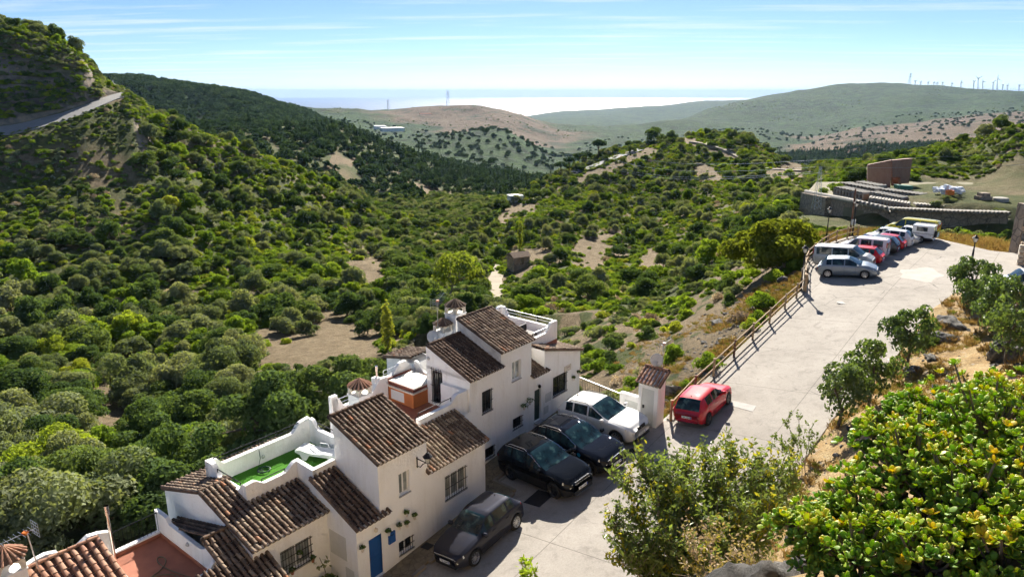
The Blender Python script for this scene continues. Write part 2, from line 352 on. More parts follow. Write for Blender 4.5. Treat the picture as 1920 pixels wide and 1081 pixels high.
_n = len(BP); _K = _phi(((BP[:, None, :2] - BP[None, :, :2])**2).sum(-1)) + np.eye(_n) * 2.0
_Pm = np.c_[np.ones(_n), BP[:, :2]]; _A = np.block([[_K, _Pm], [_Pm.T, np.zeros((3, 3))]]); _w = np.linalg.solve(_A, np.r_[BP[:, 2], 0, 0, 0])
def bank_z(x, y):
    x = np.atleast_1d(np.asarray(x, float)); y = np.atleast_1d(np.asarray(y, float))
    r2 = (x[..., None] - BP[:, 0])**2 + (y[..., None] - BP[:, 1])**2
    return _phi(r2) @ _w[:_n] + _w[_n] + _w[_n + 1] * x + _w[_n + 2] * y
def in_poly(x, y, poly):
    x = np.asarray(x); y = np.asarray(y); ins = np.zeros(x.shape, bool); n = len(poly)
    for i in range(n):
        (x1, y1), (x2, y2) = poly[i][:2], poly[(i + 1) % n][:2]
        c = ((y1 > y) != (y2 > y)) & (x < (x2 - x1) * (y - y1) / (y2 - y1 + 1e-12) + x1); ins ^= c
    return ins
gx = np.arange(-14, 62, 0.3); gy = np.arange(-9, 47, 0.3); BX, BY = np.meshgrid(gx, gy)
BZ = bank_z(BX, BY) + 0.22 * fbm(BX * .8, BY * .8, 4, 11) + 0.10 * np.abs(fbm(BX * 2.5, BY * 2.5, 3, 5))
foot = np.array([(-14, 10.5), (-8, 11.9), (3.0, 17.4), (8.6, 22.1), (12.5, 27.1), (15.3, 30.5), (20.0, 34.9), (25.0, 40.9), (29.6, 45.5), (34, 43.4), (42, 43.3), (62, 43.3)])
FY = np.interp(BX, foot[:, 0], foot[:, 1]); past = BY - FY
BZ = np.where(past > -1.2, np.minimum(BZ, road_z(BX) + 0.16 - 0.30 * np.maximum(past, 0) * 3 + 0.5 * np.maximum(-past, 0)), BZ)
BZ = np.where(past <= -0.1, np.maximum(BZ, road_z(BX) + 0.03), BZ)
keepm = (past < 0.7)
ii = np.arange(BX.size).reshape(BX.shape); q = keepm[:-1, :-1] & keepm[1:, 1:] & keepm[1:, :-1] & keepm[:-1, 1:]
BF = np.stack([ii[:-1, :-1], ii[:-1, 1:], ii[1:, 1:], ii[1:, :-1]], -1)[q]
BVv = np.stack([BX, BY, BZ], -1).reshape(-1, 3)
me = bpy.data.meshes.new('bank'); me.from_pydata(BVv.tolist(), [], BF.tolist()); me.polygons.foreach_set('use_smooth', [True] * len(me.polygons)); me.update()
BBVH = BVHTree.FromPolygons([Vector(v) for v in BVv], BF.tolist())
def bank_at(x, y):
    hh = BBVH.ray_cast(Vector((x, y, 50)), Vector((0, 0, -1))); return hh[0].z if hh[0] is not None else float(bank_z(x, y)[0])
t = NT('dry_bank'); P = t.pos()
n2 = t.noise(1.1, 7, 0.65, P); n4 = t.noise(9, 6, 0.7, P)
c = t.ramp(n2, [(0.3, (0.24, 0.165, 0.085)), (0.46, (0.36, 0.245, 0.115)), (0.58, (0.40, 0.30, 0.16)), (0.72, (0.22, 0.21, 0.075))])
c = t.mix(t.ramp(n4, [(0.36, 0.6), (0.55, 0.0)]), c, (0.12, 0.085, 0.05))
c = t.mix(t.ramp(t.noise(3.0, 5, 0.6, P), [(0.60, 0.0), (0.68, 0.8)]), c, (0.36, 0.33, 0.29))
t.col(c); t.set(rough=0.95, spec=0.1); t.bump(t.noise(5, 8, 0.75, P), 0.8, 0.12); MATS['bank'] = t.m
me.materials.append(t.m); tag(put(bpy.data.objects.new('bank', me)), kind='structure')

# ------------------------------------------------------------------ house frame: s along the facades, t towards the street, z up
HD = Vector((0.624, 0.781, 0)).normalized(); HN = Vector((HD.y, -HD.x, 0)); HO = Vector((-1.22, 27.72, 0))
HM = Matrix(((HD.x, -HN.x, 0, HO.x), (HD.y, -HN.y, 0, HO.y), (0, 0, 1, 0), (0, 0, 0, 1)))
def h(s, t, z): return HO + HD * s + HN * t + Vector((0, 0, z))
def hroad(s, t): return float(road_z(h(s, t, 0).x))
def hbox(mb, s0, s1, t0, t1, z0, z1):
    mb.box(((s0 + s1) / 2, -(t0 + t1) / 2, (z0 + z1) / 2), (abs(s1 - s0) / 2, abs(t1 - t0) / 2, abs(z1 - z0) / 2), HM)

t = NT('whitewash'); P = t.pos()
sp = t.new('ShaderNodeSeparateXYZ'); t.link(P, sp.inputs[0])
st = t.new('ShaderNodeMapping'); st.inputs['Scale'].default_value = (1.6, 1.6, 0.25); t.link(P, st.inputs[0])
streak = t.ramp(t.noise(1.3, 7, 0.68, st.outputs[0]), [(0.50, 0.0), (0.78, 0.5)])
c = t.mix(streak, t.ramp(t.noise(0.7, 5, 0.6, P), [(0.3, (0.87, 0.865, 0.845)), (0.7, (0.92, 0.915, 0.90))]), (0.62, 0.58, 0.51))
t.col(c); t.set(rough=0.85, spec=0.25); t.bump(t.math('ADD', t.noise(7, 6, 0.6, P), t.noise(1.8, 3, 0.5, P)), 0.4, 0.06); MATS['white'] = t.m
t = NT('stained_plaster'); P = t.pos()
c = t.mix(t.ramp(t.noise(1.4, 7, 0.7, P), [(0.42, 0.0), (0.7, 0.8)]), (0.80, 0.78, 0.74), (0.36, 0.34, 0.31))
t.col(c); t.set(rough=0.9, spec=0.2); t.bump(t.noise(7, 6, 0.6, P), 0.3, 0.03); MATS['stained'] = t.m
def tile_mat(name, stops, dark):
    t = NT(name); P = t.pos(); r = t.objrand()
    c = t.ramp(r, stops)
    c = t.mix(t.ramp(t.noise(3.5, 6, 0.7, P), [(0.42, 0.0), (0.72, 0.75)]), c, dark)
    c = t.mix(t.ramp(t.noise(24, 4, 0.7, P), [(0.56, 0.0), (0.72, 0.5)]), c, (0.40, 0.36, 0.28))
    t.col(c); t.set(rough=0.92, spec=0.15); t.bump(t.noise(40, 4, 0.6, P), 0.4, 0.01); MATS[name] = t.m; return t.m
tile_mat('tile_brown', [(0.0, (0.13, 0.086, 0.062)), (0.35, (0.21, 0.150, 0.108)), (0.7, (0.28, 0.21, 0.152)), (0.93, (0.36, 0.28, 0.20)), (1.0, (0.36, 0.17, 0.09))], (0.050, 0.040, 0.034))
tile_mat('tile_salmon', [(0.0, (0.36, 0.19, 0.125)), (0.5, (0.45, 0.25, 0.165)), (1.0, (0.50, 0.31, 0.21))], (0.22, 0.13, 0.095))
tile_mat('tile_dark', [(0.0, (0.10, 0.065, 0.048)), (0.6, (0.155, 0.105, 0.075)), (1.0, (0.22, 0.155, 0.11))], (0.045, 0.036, 0.031))
simple('mortar', (0.66, 0.60, 0.50), 0.9, var=0.15, scale=9)
simple('roof_bed', (0.055, 0.040, 0.033), 0.95, var=0.35, scale=5)  # dark colour carries the shade of the channels between cover tiles
simple('roof_bed_salmon', (0.17, 0.105, 0.08), 0.95, var=0.3, scale=5)
simple('terracotta_floor', (0.33, 0.115, 0.062), 0.7, var=0.14, scale=2.5)
simple('orange_paint', (0.52, 0.165, 0.045), 0.75, var=0.08, scale=2)
simple('black_iron', (0.018, 0.018, 0.02), 0.45, 0.6)
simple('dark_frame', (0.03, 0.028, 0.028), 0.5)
simple('white_frame', (0.78, 0.78, 0.76), 0.4, var=0.03)
simple('galvanised', (0.48, 0.49, 0.50), 0.35, 0.8)
simple('stainless', (0.70, 0.62, 0.55), 0.16, 1.0, var=0.05)
simple('grey_sill', (0.36, 0.36, 0.36), 0.7)
simple('blue_paint', (0.012, 0.085, 0.30), 0.45, var=0.06)
simple('green_paint', (0.008, 0.035, 0.028), 0.4, var=0.1)
simple('meter_panel', (0.62, 0.63, 0.60), 0.7, var=0.05)
simple('brown_trim', (0.20, 0.06, 0.035), 0.6)
simple('terracotta_pot', (0.42, 0.17, 0.09), 0.8)
simple('white_pot', (0.72, 0.66, 0.60), 0.7)
t = NT('window_glass'); t.col(t.ramp(t.noise(1.2, 3, 0.5, t.pos()), [(0.3, (0.010, 0.013, 0.016)), (0.7, (0.05, 0.058, 0.06))])); t.set(rough=0.06, spec=0.8); MATS['glass'] = t.m
t = NT('curtained_glass'); t.col(t.ramp(t.noise(2.2, 3, 0.5, t.pos()), [(0.35, (0.16, 0.18, 0.17)), (0.7, (0.42, 0.44, 0.42))])); t.set(rough=0.08, spec=0.7); MATS['curtain'] = t.m
t = NT('artificial_turf'); t.col(t.ramp(t.noise(60, 3, 0.6, t.pos()), [(0.3, (0.035, 0.13, 0.012)), (0.7, (0.09, 0.27, 0.03))])); t.set(rough=0.95, spec=0.1); t.bump(t.noise(90, 2, 0.6, t.pos()), 0.6, 0.02); MATS['turf'] = t.m
t = NT('sheltered_cover'); t.col(t.ramp(t.noise(3, 4, 0.6, t.pos()), [(0.3, (0.62, 0.58, 0.50)), (0.7, (0.74, 0.71, 0.64))])); t.set(rough=0.7); MATS['tub_cover'] = t.m

# ---- walls with openings
def wall(mb, o, u, n, width, z0, z1, holes=(), depth=0.16):
    """vertical wall from point o along unit vector u; n is the outward normal; holes (u0,u1,z0,z1) are cut through to the given depth"""
    us = sorted({0.0, width, *[q for hl in holes for q in hl[:2]]}); zs = sorted({z0, z1, *[q for hl in holes for q in hl[2:4]]})
    q = lambda a, z, d=0.0: o + u * a - n * d + Vector((0, 0, z))
    for i in range(len(us) - 1):
        for j in range(len(zs) - 1):
            a, b, c, d = us[i], us[i + 1], zs[j], zs[j + 1]; m, k = (a + b) / 2, (c + d) / 2
            if any(x[0] < m < x[1] and x[2] < k < x[3] for x in holes): continue
            mb.poly([q(a, c), q(b, c), q(b, d), q(a, d)])
    for a, b, c, d in [x[:4] for x in holes]:
        mb.poly([q(a, c), q(a, d), q(a, d, depth), q(a, c, depth)]); mb.poly([q(b, c), q(b, c, depth), q(b, d, depth), q(b, d)])
        mb.poly([q(a, d), q(b, d), q(b, d, depth), q(a, d, depth)]); mb.poly([q(a, c), q(a, c, depth), q(b, c, depth), q(b, c)])
def facade(mb, s0, s1, t, z0, z1, holes=()):          # faces the street
    wall(mb, h(s0, t, 0), HD, HN, s1 - s0, z0, z1, [(a - s0, b - s0, c, d) for a, b, c, d in holes])
def side(mb, s, t0, t1, z0, z1, holes=()):            # faces down the street (-s); t0 < t1
    wall(mb, h(s, t0, 0), HN, -HD, t1 - t0, z0, z1, [(a - t0, b - t0, c, d) for a, b, c, d in holes])
def shed(mb, s0, s1, tf, tb, zb, zf, zr, fh=(), sh=(), left_base=None):
    """mono-pitch block: front (street) height zf, back height zr"""
    facade(mb, s0, s1, tf, zb, zf, fh)
    lb = zb if left_base is None else left_base
    side(mb, s0, tb, tf, lb, zf, sh)
    mb.poly([h(s0, tb, zf), h(s0, tf, zf), h(s0, tb, zr)])
    mb.poly([h(s1, tf, zb), h(s1, tb, zb), h(s1, tb, zr), h(s1, tf, zf)])
    mb.poly([h(s1, tb, zb), h(s0, tb, zb), h(s0, tb, zr), h(s1, tb, zr)])
    mb.poly([h(s0, tf, zf), h(s1, tf, zf), h(s1, tb, zr), h(s0, tb, zr)])
def grille_window(house, o, u, n, w, z0, z1, nbars, label=None, frame='dark_frame', glass='glass', mullion=1, proud=0.04, rails=2, sill=True):
    """window in an opening: frame > panes, bars"""
    q = lambda a, z, d: o + u * a + n * d + Vector((0, 0, z))
    fr = MB(); f = 0.05
    def strip(a0, a1, c0, c1, d0, d1, mb):
        mb.prism([q(a0, c0, d0), q(a1, c0, d0), q(a1, c1, d0), q(a0, c1, d0)], n * (d1 - d0))
    strip(0, f, z0, z1, -0.14, -0.10, fr); strip(w - f, w, z0, z1, -0.14, -0.10, fr)
    strip(f, w - f, z1 - f, z1, -0.14, -0.10, fr); strip(f, w - f, z0, z0 + f, -0.14, -0.10, fr)
    for m in range(1, mullion + 1): strip(w * m / (mullion + 1) - 0.03, w * m / (mullion + 1) + 0.03, z0 + f, z1 - f, -0.142, -0.098, fr)
    fo = fr.build('window', MATS[frame], house)
    if label: fo['label'] = label
    for m in range(mullion + 1):
        a0 = w * m / (mullion + 1) + 0.02; a1 = w * (m + 1) / (mullion + 1) - 0.02
        p = MB(); strip(a0, a1, z0 + 0.02, z1 - 0.02, -0.135, -0.125, p); p.build('pane', MATS[glass], fo)
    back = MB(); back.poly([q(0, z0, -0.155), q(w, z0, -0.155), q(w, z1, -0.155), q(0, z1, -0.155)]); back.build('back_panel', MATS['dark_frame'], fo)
    if nbars:
        for i in range(nbars):
            a = w * (i + 0.5) / nbars; b = MB(); b.tube([q(a, z0 - 0.02, proud), q(a, z1 + 0.02, proud)], 0.011, 5); b.build('grille_bar', MATS['black_iron'], fo)
        for i in range(rails + 1):
            z = z0 + (z1 - z0) * (0.04 + 0.92 * i / rails); b = MB(); b.prism([q(-0.03, z - .012, proud), q(w + .03, z - .012, proud), q(w + .03, z + .012, proud), q(-.03, z + .012, proud)], n * 0.012); b.build('grille_rail', MATS['black_iron'], fo)
    if sill:
        b = MB(); strip(-0.03, w + 0.03, z0 - 0.045, z0 - 0.003, -0.12, 0.05, b); b.build('sill', MATS['grey_sill'], fo)
    return fo

# ---- barrel-tile roofs: every cover tile is an object
def tile_mesh(name, mat, L=0.32, r0=0.068, r1=0.056):
    mb = MB(); n = 6; P = []
    for y, r, dz in ((-0.0, r0, 0.012), (L, r1, -0.012)):
        P.append([Vector((r * math.cos(math.pi * k / n), y, r * 0.92 * math.sin(math.pi * k / n) + dz)) for k in range(n + 1)])
    mb.grid(P)
    inn = [Vector((p.x * 0.80, 0, (p.z - 0.012) * 0.80 + 0.012)) for p in P[0]]; mb.grid([inn, P[0]])
    me = mb.mesh(name, mat, True); return me
TILE = {k: tile_mesh('tile', MATS[k]) for k in ('tile_brown', 'tile_salmon', 'tile_dark')}
def roof(house, P0, A, U, mat='tile_brown', pitch=0.2, expo=0.27, keep=None, bed='roof_bed', name='roof', ridge=True, verge=(1, 1), wob=0.012):
    """P0 eave corner, A eave vector, U vector up the slope; keep(a,u) filters tiles (a along the eave, u up the slope, metres)"""
    P0, A, U = Vector(P0), Vector(A), Vector(U); w, L = A.length, U.length; x, y = A / w, U / L; z = x.cross(y).normalized()
    if z.z < 0: z = -z
    rows = max(1, round(w / pitch)); pt = w / rows; nt = max(1, round(L / expo)); ex = L / nt
    M = Matrix(((x.x, y.x, z.x, P0.x), (x.y, y.y, z.y, P0.y), (x.z, y.z, z.z, P0.z), (0, 0, 0, 1)))
    q = lambda a, u, d: M @ Vector((a, u, d))
    mb = MB()
    for i in range(rows):                              # channel tiles between the covers, their shade put into a dark colour
        xs = [pt * (i + k / 4) for k in range(5)]; zs = [0.012, -0.034, -0.056, -0.034, 0.012]
        for j in range(nt):
            if keep and not keep(pt * (i + .5), ex * (j + .5)): continue
            mb.grid([[q(a, ex * j - (0.03 if j == 0 else 0), b + 0.016) for a, b in zip(xs, zs)], [q(a, ex * (j + 1), b) for a, b in zip(xs, zs)]])
    ro = mb.build(name, MATS[bed], house)
    for i in range(rows + 1):
        for j in range(nt):
            a, u = pt * i, ex * j
            if keep and not keep(min(max(a, .02), w - .02), u + .02): continue
            o = bpy.data.objects.new('tile', TILE[mat])
            T = M @ Matrix.Translation((a + random.uniform(-wob, wob), u - (0.03 if j == 0 else 0.015) + random.uniform(-.02, .02) - (random.uniform(.03, .08) if random.random() < .03 else 0), 0.014)) @ Matrix.Rotation(random.gauss(0, .035), 4, 'Z') @ Matrix.Rotation(random.gauss(0, .05), 4, 'Y') @ Matrix.Diagonal((pt / 0.2, ex / 0.27, random.uniform(.93, 1.08), 1))
            put(o, ro, T)
    fm = MB()                                          # cream mortar filling the tile ends and the edge under the eave
    for i in range(rows + 1):
        if keep and not keep(min(max(pt * i, .02), w - .02), .02): continue
        fm.poly([q(pt * i + 0.062 * math.cos(math.pi * k / 6), 0.012, 0.014 + 0.055 * math.sin(math.pi * k / 6)) for k in range(7)])
        if i < rows: fm.prism([q(pt * i, 0.0, -0.075), q(pt * (i + 1), 0.0, -0.075), q(pt * (i + 1), 0.0, 0.008), q(pt * (i + .75), 0, -.018), q(pt * (i + .5), 0, -.03), q(pt * (i + .25), 0, -.018), q(pt * i, 0.0, 0.008)], y * 0.14)
    if fm.v: fm.build('eave_mortar', MATS['mortar'], ro)
    for k, on in enumerate(verge):
        if not on: continue
        v = MB(); a = -0.02 if k == 0 else w + 0.02
        v.prism([q(a - .05, 0.02, -0.09), q(a + .05, 0.02, -0.09), q(a + .05, 0.02, 0.01), q(a - .05, 0.02, 0.01)], y * (L - 0.02)); v.build('verge', MATS['tile_dark'], ro)
    if ridge:
        b = MB(); b.prism([q(-.06, L - .02, -.10), q(-.06, L + .12, -.10), q(-.06, L + .12, .05), q(-.06, L - .02, .03)], x * (w + .12)); b.build('ridge_bed', MATS['roof_bed'], ro)
        for i in range(max(1, round(w / 0.3))):
            o = bpy.data.objects.new('ridge_tile', TILE['tile_dark' if mat == 'tile_brown' else mat]); n = max(1, round(w / 0.3))
            R = Matrix(((y.x, x.x, z.x, 0), (y.y, x.y, z.y, 0), (y.z, x.z, z.z, 0), (0, 0, 0, 1))); R.translation = q(w * i / n, L + 0.05, 0.05)
            put(o, ro, R @ Matrix.Diagonal((1.05, w / n / 0.27, 1, 1)))
    return ro
def parapet(house, pts, base, th=0.2, inward=None, mat='white', name='parapet', coping=None):
    """wall that follows pts [(s,t,ztop)...] down to base; one mesh with a rounded-off top"""
    mb = MB(); P = [h(s, t, z) for s, t, z in pts]; d = (P[-1] - P[0]); d.z = 0; d.normalize(); nn = Vector((d.y, -d.x, 0)) * th
    if inward is not None and nn.dot(inward) < 0: nn = -nn
    B = [h(s, t, base) for s, t, z in (pts[-1], pts[0])]
    mb.prism(P + B, nn); return mb.build(name, MATS[mat], house)
def swoop(a, za, b, zb, n=6):                          # S-curve between two tops
    return [(a + (b - a) * k / n, za + (zb - za) * (3 * (k / n)**2 - 2 * (k / n)**3)) for k in range(n + 1)]
def railing(house, a, b, z0, z1, posts=2, bars=0, r=0.016, rails=(1.0,), mat='black_iron', name='railing'):
    """a,b (s,t) ends; rails at fractions of the height"""
    pa, pb = h(a[0], a[1], 0), h(b[0], b[1], 0); mb = MB()
    za, zb = z1 if hasattr(z1, '__len__') else (z1, z1); ya, yb = z0 if hasattr(z0, '__len__') else (z0, z0)
    up = lambda p, z: Vector((p.x, p.y, z))
    mb.tube([up(pa, za), up(pb, zb)], r * 1.2, 6); ro = mb.build(name, MATS[mat], house)
    for f in rails[1:]:
        m = MB(); m.tube([up(pa, ya + (za - ya) * f), up(pb, yb + (zb - yb) * f)], r, 5); m.build('rail', MATS[mat], ro)
    for i in range(posts):
        f = i / max(1, posts - 1); p = pa.lerp(pb, f); m = MB(); m.tube([up(p, ya + (yb - ya) * f), up(p, za + (zb - za) * f)], r * 1.1, 5); m.build('post', MATS[mat], ro)
    for i in range(bars):
        f = (i + .5) / bars; p = pa.lerp(pb, f); m = MB(); m.tube([up(p, ya + (yb - ya) * f), up(p, za + (zb - za) * f)], r * 0.5, 4); m.build('baluster', MATS[mat], ro)
    return ro
def chimney(house, s, t, w, z0, z1, cap, mat='white', tmat='tile_dark'):
    """shaft, four-legged arched lantern and a small tiled pyramid"""
    mb = MB(); hbox(mb, s - w, s + w, t - w, t + w, z0, z1); ch = mb.build('chimney', MATS[mat], house)
    hbase = MB(); hbox(hbase, s - w - .03, s + w + .03, t - w - .03, t + w + .03, z1, z1 + .05); hbase.build('chimney_slab', MATS[mat], ch)
    cz = z1 + 0.05; lw = w * 0.32; ch2 = cap * 0.42
    ln = MB()
    for a in (-1, 1):
        for b in (-1, 1): hbox(ln, s + a * (w - lw / 2) - lw / 2, s + a * (w - lw / 2) + lw / 2, t + b * (w - lw / 2) - lw / 2, t + b * (w - lw / 2) + lw / 2, cz, cz + ch2)
    for k in range(4):                                 # arched heads between the legs
        ca, sa = (1, 0, -1, 0)[k], (0, 1, 0, -1)[k]; pts = []
        for i in range(9):
            x = -w + lw + (2 * w - 2 * lw) * i / 8; y = math.sqrt(max(0, 1 - (x / (w - lw))**2)) * (w - lw) * 0.8; pts.append((x, cz + ch2 - (w - lw) * .8 + y - 0.01))
        pl = [(-w + lw, cz + ch2 + .05)] + pts + [(w - lw, cz + ch2 + .05)]
        P = [h(s + (x * ca - (w - .002) * sa), t + (x * sa + (w - .002) * ca), z) for x, z in pl]
        ln.prism(P, (h(s + sa, t - ca, 0) - h(s, t, 0)) * lw * 0.8)
    hbox(ln, s - w + .01, s + w - .01, t - w + .01, t + w - .01, cz + ch2 + .045, cz + ch2 + .09)
    ln.build('lantern', MATS['mortar'], ch)
    rf = MB(); ze = cz + ch2 + 0.07; za = cz + cap; R = w * 1.42; n = 8
    ring = [h(s + R * math.cos(2 * math.pi * (k + .5) / n), t + R * math.sin(2 * math.pi * (k + .5) / n), ze) for k in range(n)]
    ap = h(s, t, za)
    for k in range(n): rf.poly([ring[k], ring[(k + 1) % n], ap])
    rf.poly(ring); cr = rf.build('cap_roof', MATS['tile_dark'], ch)
    for k in range(16):
        e = h(s + R * 1.02 * math.cos(2 * math.pi * k / 16), t + R * 1.02 * math.sin(2 * math.pi * k / 16), ze + .01)
        m = MB(); m.tube([e, e.lerp(ap, 0.5) + Vector((0, 0, .012)), e.lerp(ap, 0.93) + Vector((0, 0, .02))], [0.045, 0.036, 0.016], 6); m.build('cap_tile', MATS['tile_salmon' if tmat == 'tile_salmon' else 'tile_brown'], ch)
    return ch
def door(house, s0, s1, t, z0, z1, mat):
    mb = MB(); hbox(mb, s0, s1, t - .17, t - .12, z0, z1); d = mb.build('door', MATS[mat], house)
    for a in (0.12, 0.55):
        m = MB(); hh = z1 - z0; hbox(m, s0 + .1, s1 - .1, t - .12, t - .112, z0 + hh * a, z0 + hh * (a + .36)); m.build('door_panel', MATS[mat], d)
    m = MB(); hbox(m, s0 + .05, s0 + .08, t - .12, t - .06, z0 + .85, z0 + .95); m.build('handle', MATS['stainless'], d)
    m = MB(); hbox(m, s0 - .02, s1 + .02, t - .16, t + .22, z0 - .10, z0 - 0.004); m.build('doorstep', MATS['grey_sill'], d)
    return d

# ================================================================== house O (far house, green door)
def hthing(name, label, s, t, z, cat='house', group='whitewashed houses along the street'): return thing(name, label, cat, h(s, t, z), 0, group)
HO_ = hthing('white_house', 'tall stepped white house with dark green front door and two tiled roofs', 5.5, -3, -17.2)
mb = MB()
oh = [(1.86, 2.58, -14.44, -13.35), (2.03, 2.71, -16.88, -16.33)]
shed(mb, 1.05, 3.23, -1.7, -4.45, -20.5, -12.56, -11.44, oh, [(-4.14, -3.43, -14.2, -12.42)], left_base=-20.5)
shed(mb, 3.23, 5.63, -1.7, -4.45, -20.5, -11.86, -10.74, [(4.08, 4.78, -13.55, -12.57), (4.15, 4.9, -16.15, -15.58)])
facade(mb, 5.63, 6.76, -1.7, -20.5, -13.88, [(5.92, 6.5, -16.42, -14.66)])
facade(mb, 6.76, 10.1, -1.7, -20.5, -13.72, [(7.54, 8.83, -15.6, -14.49)])
mb.poly([h(6.76, -1.7, -13.72), h(10.1, -1.7, -13.72), h(6.76, -1.7, -12.78)])
side(mb, 6.76, -6.5, -1.7, -14.6, -12.75)
mb.poly([h(10.1, -1.7, -20.5), h(10.1, -6.5, -21), h(10.1, -6.5, -13.72), h(10.1, -1.7, -13.72)])
mb.poly([h(10.1, -6.5, -22), h(1.05, -6.5, -22), h(1.05, -6.5, -13.9), h(10.1, -6.5, -13.9)])
facade(mb, 0.0, 1.05, -1.7, -20.5, -14.0)
mb.poly([h(1.05, -6.5, -22), h(1.05, -4.4, -22), h(1.05, -4.4, -13.9), h(1.05, -6.5, -13.9)])
mb.poly([h(9.15, -2.6, -13.9), h(9.15, -6.5, -13.9), h(9.15, -6.5, -12.9), h(9.15, -2.6, -12.9)])
mb.build('wall', MATS['white'], HO_)
mb = MB(); mb.poly([h(3.222, -4.43, -11.30), h(3.222, -1.68, -12.40), h(3.222, -1.68, -11.9), h(3.222, -4.43, -10.8)]); mb.build('stained_gable', MATS['stained'], HO_)
grille_window(HO_, h(1.86, -1.7, 0), HD, HN, .72, -14.44, -13.35, 5)
grille_window(HO_, h(2.03, -1.7, 0), HD, HN, .68, -16.88, -16.33, 7)
grille_window(HO_, h(4.08, -1.7, 0), HD, HN, .70, -13.55, -12.57, 0, frame='white_frame', glass='curtain')
grille_window(HO_, h(4.15, -1.7, 0), HD, HN, .75, -16.15, -15.58, 5)
grille_window(HO_, h(7.54, -1.7, 0), HD, HN, 1.29, -15.6, -14.49, 8)
grille_window(HO_, h(1.05, -4.14, 0), HN, -HD, .71, -14.2, -12.42, 5, sill=False, frame='dark_frame')
door(HO_, 5.92, 6.5, -1.7, -16.42, -14.66, 'green_paint')
roof(HO_, h(1.0, -1.5, -12.47), HD * 2.23, h(0, -4.2, -11.38) - h(0, -1.5, -12.47), 'tile_dark')
roof(HO_, h(3.2, -1.5, -11.77), HD * 2.45, h(0, -4.3, -10.67) - h(0, -1.5, -11.77))
roof(HO_, h(5.62, -1.5, -13.82), HD * 1.3, h(0, -2.75, -13.30) - h(0, -1.5, -13.82), 'tile_dark', keep=lambda a, u: a < 1.12 or u < .25, ridge=False, verge=(0, 0))
roof(HO_, h(10.2, -1.6, -13.60), HN * -1.05, h(6.62, 0, -12.58) - h(10.2, 0, -13.60), ridge=False, expo=.3)
roof(HO_, h(10.25, -2.65, -13.62), HN * -1.3, h(9.2, 0, -13.32) - h(10.25, 0, -13.62), ridge=False)
# roof terrace behind
mb = MB(); hbox(mb, 5.66, 9.15, -6.4, -2.62, -13.2, -12.95); mb.build('terrace_floor', MATS['terracotta_floor'], HO_)
parapet(HO_, [(5.66, -2.65, -12.45), (7.4, -2.65, -12.40)] + [(a, -2.65, z) for a, z in swoop(8.2, -12.38, 8.75, -11.92)] + [(9.2, -2.65, -11.92)], -13.6, .18, -HN)
parapet(HO_, [(9.02, -2.85, -12.30), (9.02, -5.9, -12.30)] + [(9.02, a, z) for a, z in swoop(-5.95, -12.28, -6.3, -11.80)] + [(9.02, -6.6, -11.80)], -13.8, .18, HD)
parapet(HO_, [(5.66, -6.6, -12.3), (8.4, -6.6, -12.3)] + [(a, -6.6, z) for a, z in swoop(8.4, -12.3, 8.8, -11.80)] + [(9.02, -6.6, -11.80)], -13.8, .18, HN)
railing(HO_, (9.1, -2.9), (9.1, -6.2), -12.3, -11.92, 4, 0, rails=(1, .55), mat='galvanised')
railing(HO_, (7.2, -2.74), (8.7, -2.74), -12.4, -12.12, 3, 0, mat='galvanised')
chimney(HO_, 3.9, -5.2, .37, -13.5, -10.72, .72)
chimney(HO_, 3.14, -5.35, .34, -13.5, -11.50, .66)
# small roof and hot-tub terrace on the valley side
mb = MB(); hbox(mb, 2.2, 3.6, -8.6, -6.52, -20, -13.25); mb.build('rear_wing', MATS['white'], HO_)
roof(HO_, h(2.1, -8.7, -13.3), HD * 1.6, h(0, -6.6, -12.85) - h(0, -8.7, -13.3), ridge=False)
mb = MB(); hbox(mb, -3.25, 1.04, -6.1, -1.99, -14.7, -14.32); hbox(mb, 1.04, 2.0, -6.3, -4.47, -14.7, -14.32); mb.build('tub_terrace_floor', MATS['terracotta_floor'], HO_)
parapet(HO_, [(-2.0, -1.85, -13.32), (-.15, -1.85, -13.30)] + [(a, -1.85, z) for a, z in swoop(-.15, -13.3, .42, -12.98)] + [(1.04, -1.85, -12.98)], -14.6, .2, -HN)
mb = MB(); hbox(mb, .84, 1.035, -3.35, -2.05, -14.6, -13.0); mb.build('screen_wall', MATS['white'], HO_)
parapet(HO_, [(-3.2, -6.1, -13.15), (-2.9, -6.1, -13.15)] + [(a, -6.1, z) for a, z in swoop(-2.9, -13.2, -2.5, -13.7)] + [(a, -6.1, z) for a, z in swoop(-.97, -13.62, -.36, -13.1)] + [(.05, -6.1, -13.12)], -22, .2, -HN)
parapet(HO_, [(.05, -6.35, -13.28), (.55, -6.35, -13.28)] + [(a, -6.35, z) for a, z in swoop(.6, -13.25, 1.15, -12.8)] + [(1.5, -6.35, -12.8)] + [(a, -6.35, z) for a, z in swoop(1.52, -12.8, 1.95, -13.3)] + [(2.2, -6.35, -13.3)], -22, .2, -HN)
parapet(HO_, [(2.0, -6.3, -12.95)] + [(2.0, a, z) for a, z in swoop(-6.2, -12.95, -5.6, -13.4)] + [(2.0, -4.47, -13.4)], -14.7, .15, HD)
railing(HO_, (-2.9, -6.2), (-.8, -6.2), -13.7, -13.3, 3, 0, rails=(1, .5), mat='galvanised')
railing(HO_, (.1, -6.45), (1.0, -6.45), -13.3, -12.93, 2, 0, rails=(1, .5), mat='galvanised')
railing(HO_, (-1.95, -1.95), (.05, -1.95), -13.3, -13.05, 2, 0)
mb = MB(); hbox(mb, .08, .13, -6.2, -4.4, -13.40, -13.33); hbox(mb, .13, 1.7, -6.28, -6.2, -13.36, -13.28); mb.build('coping_trim', MATS['brown_trim'], HO_)
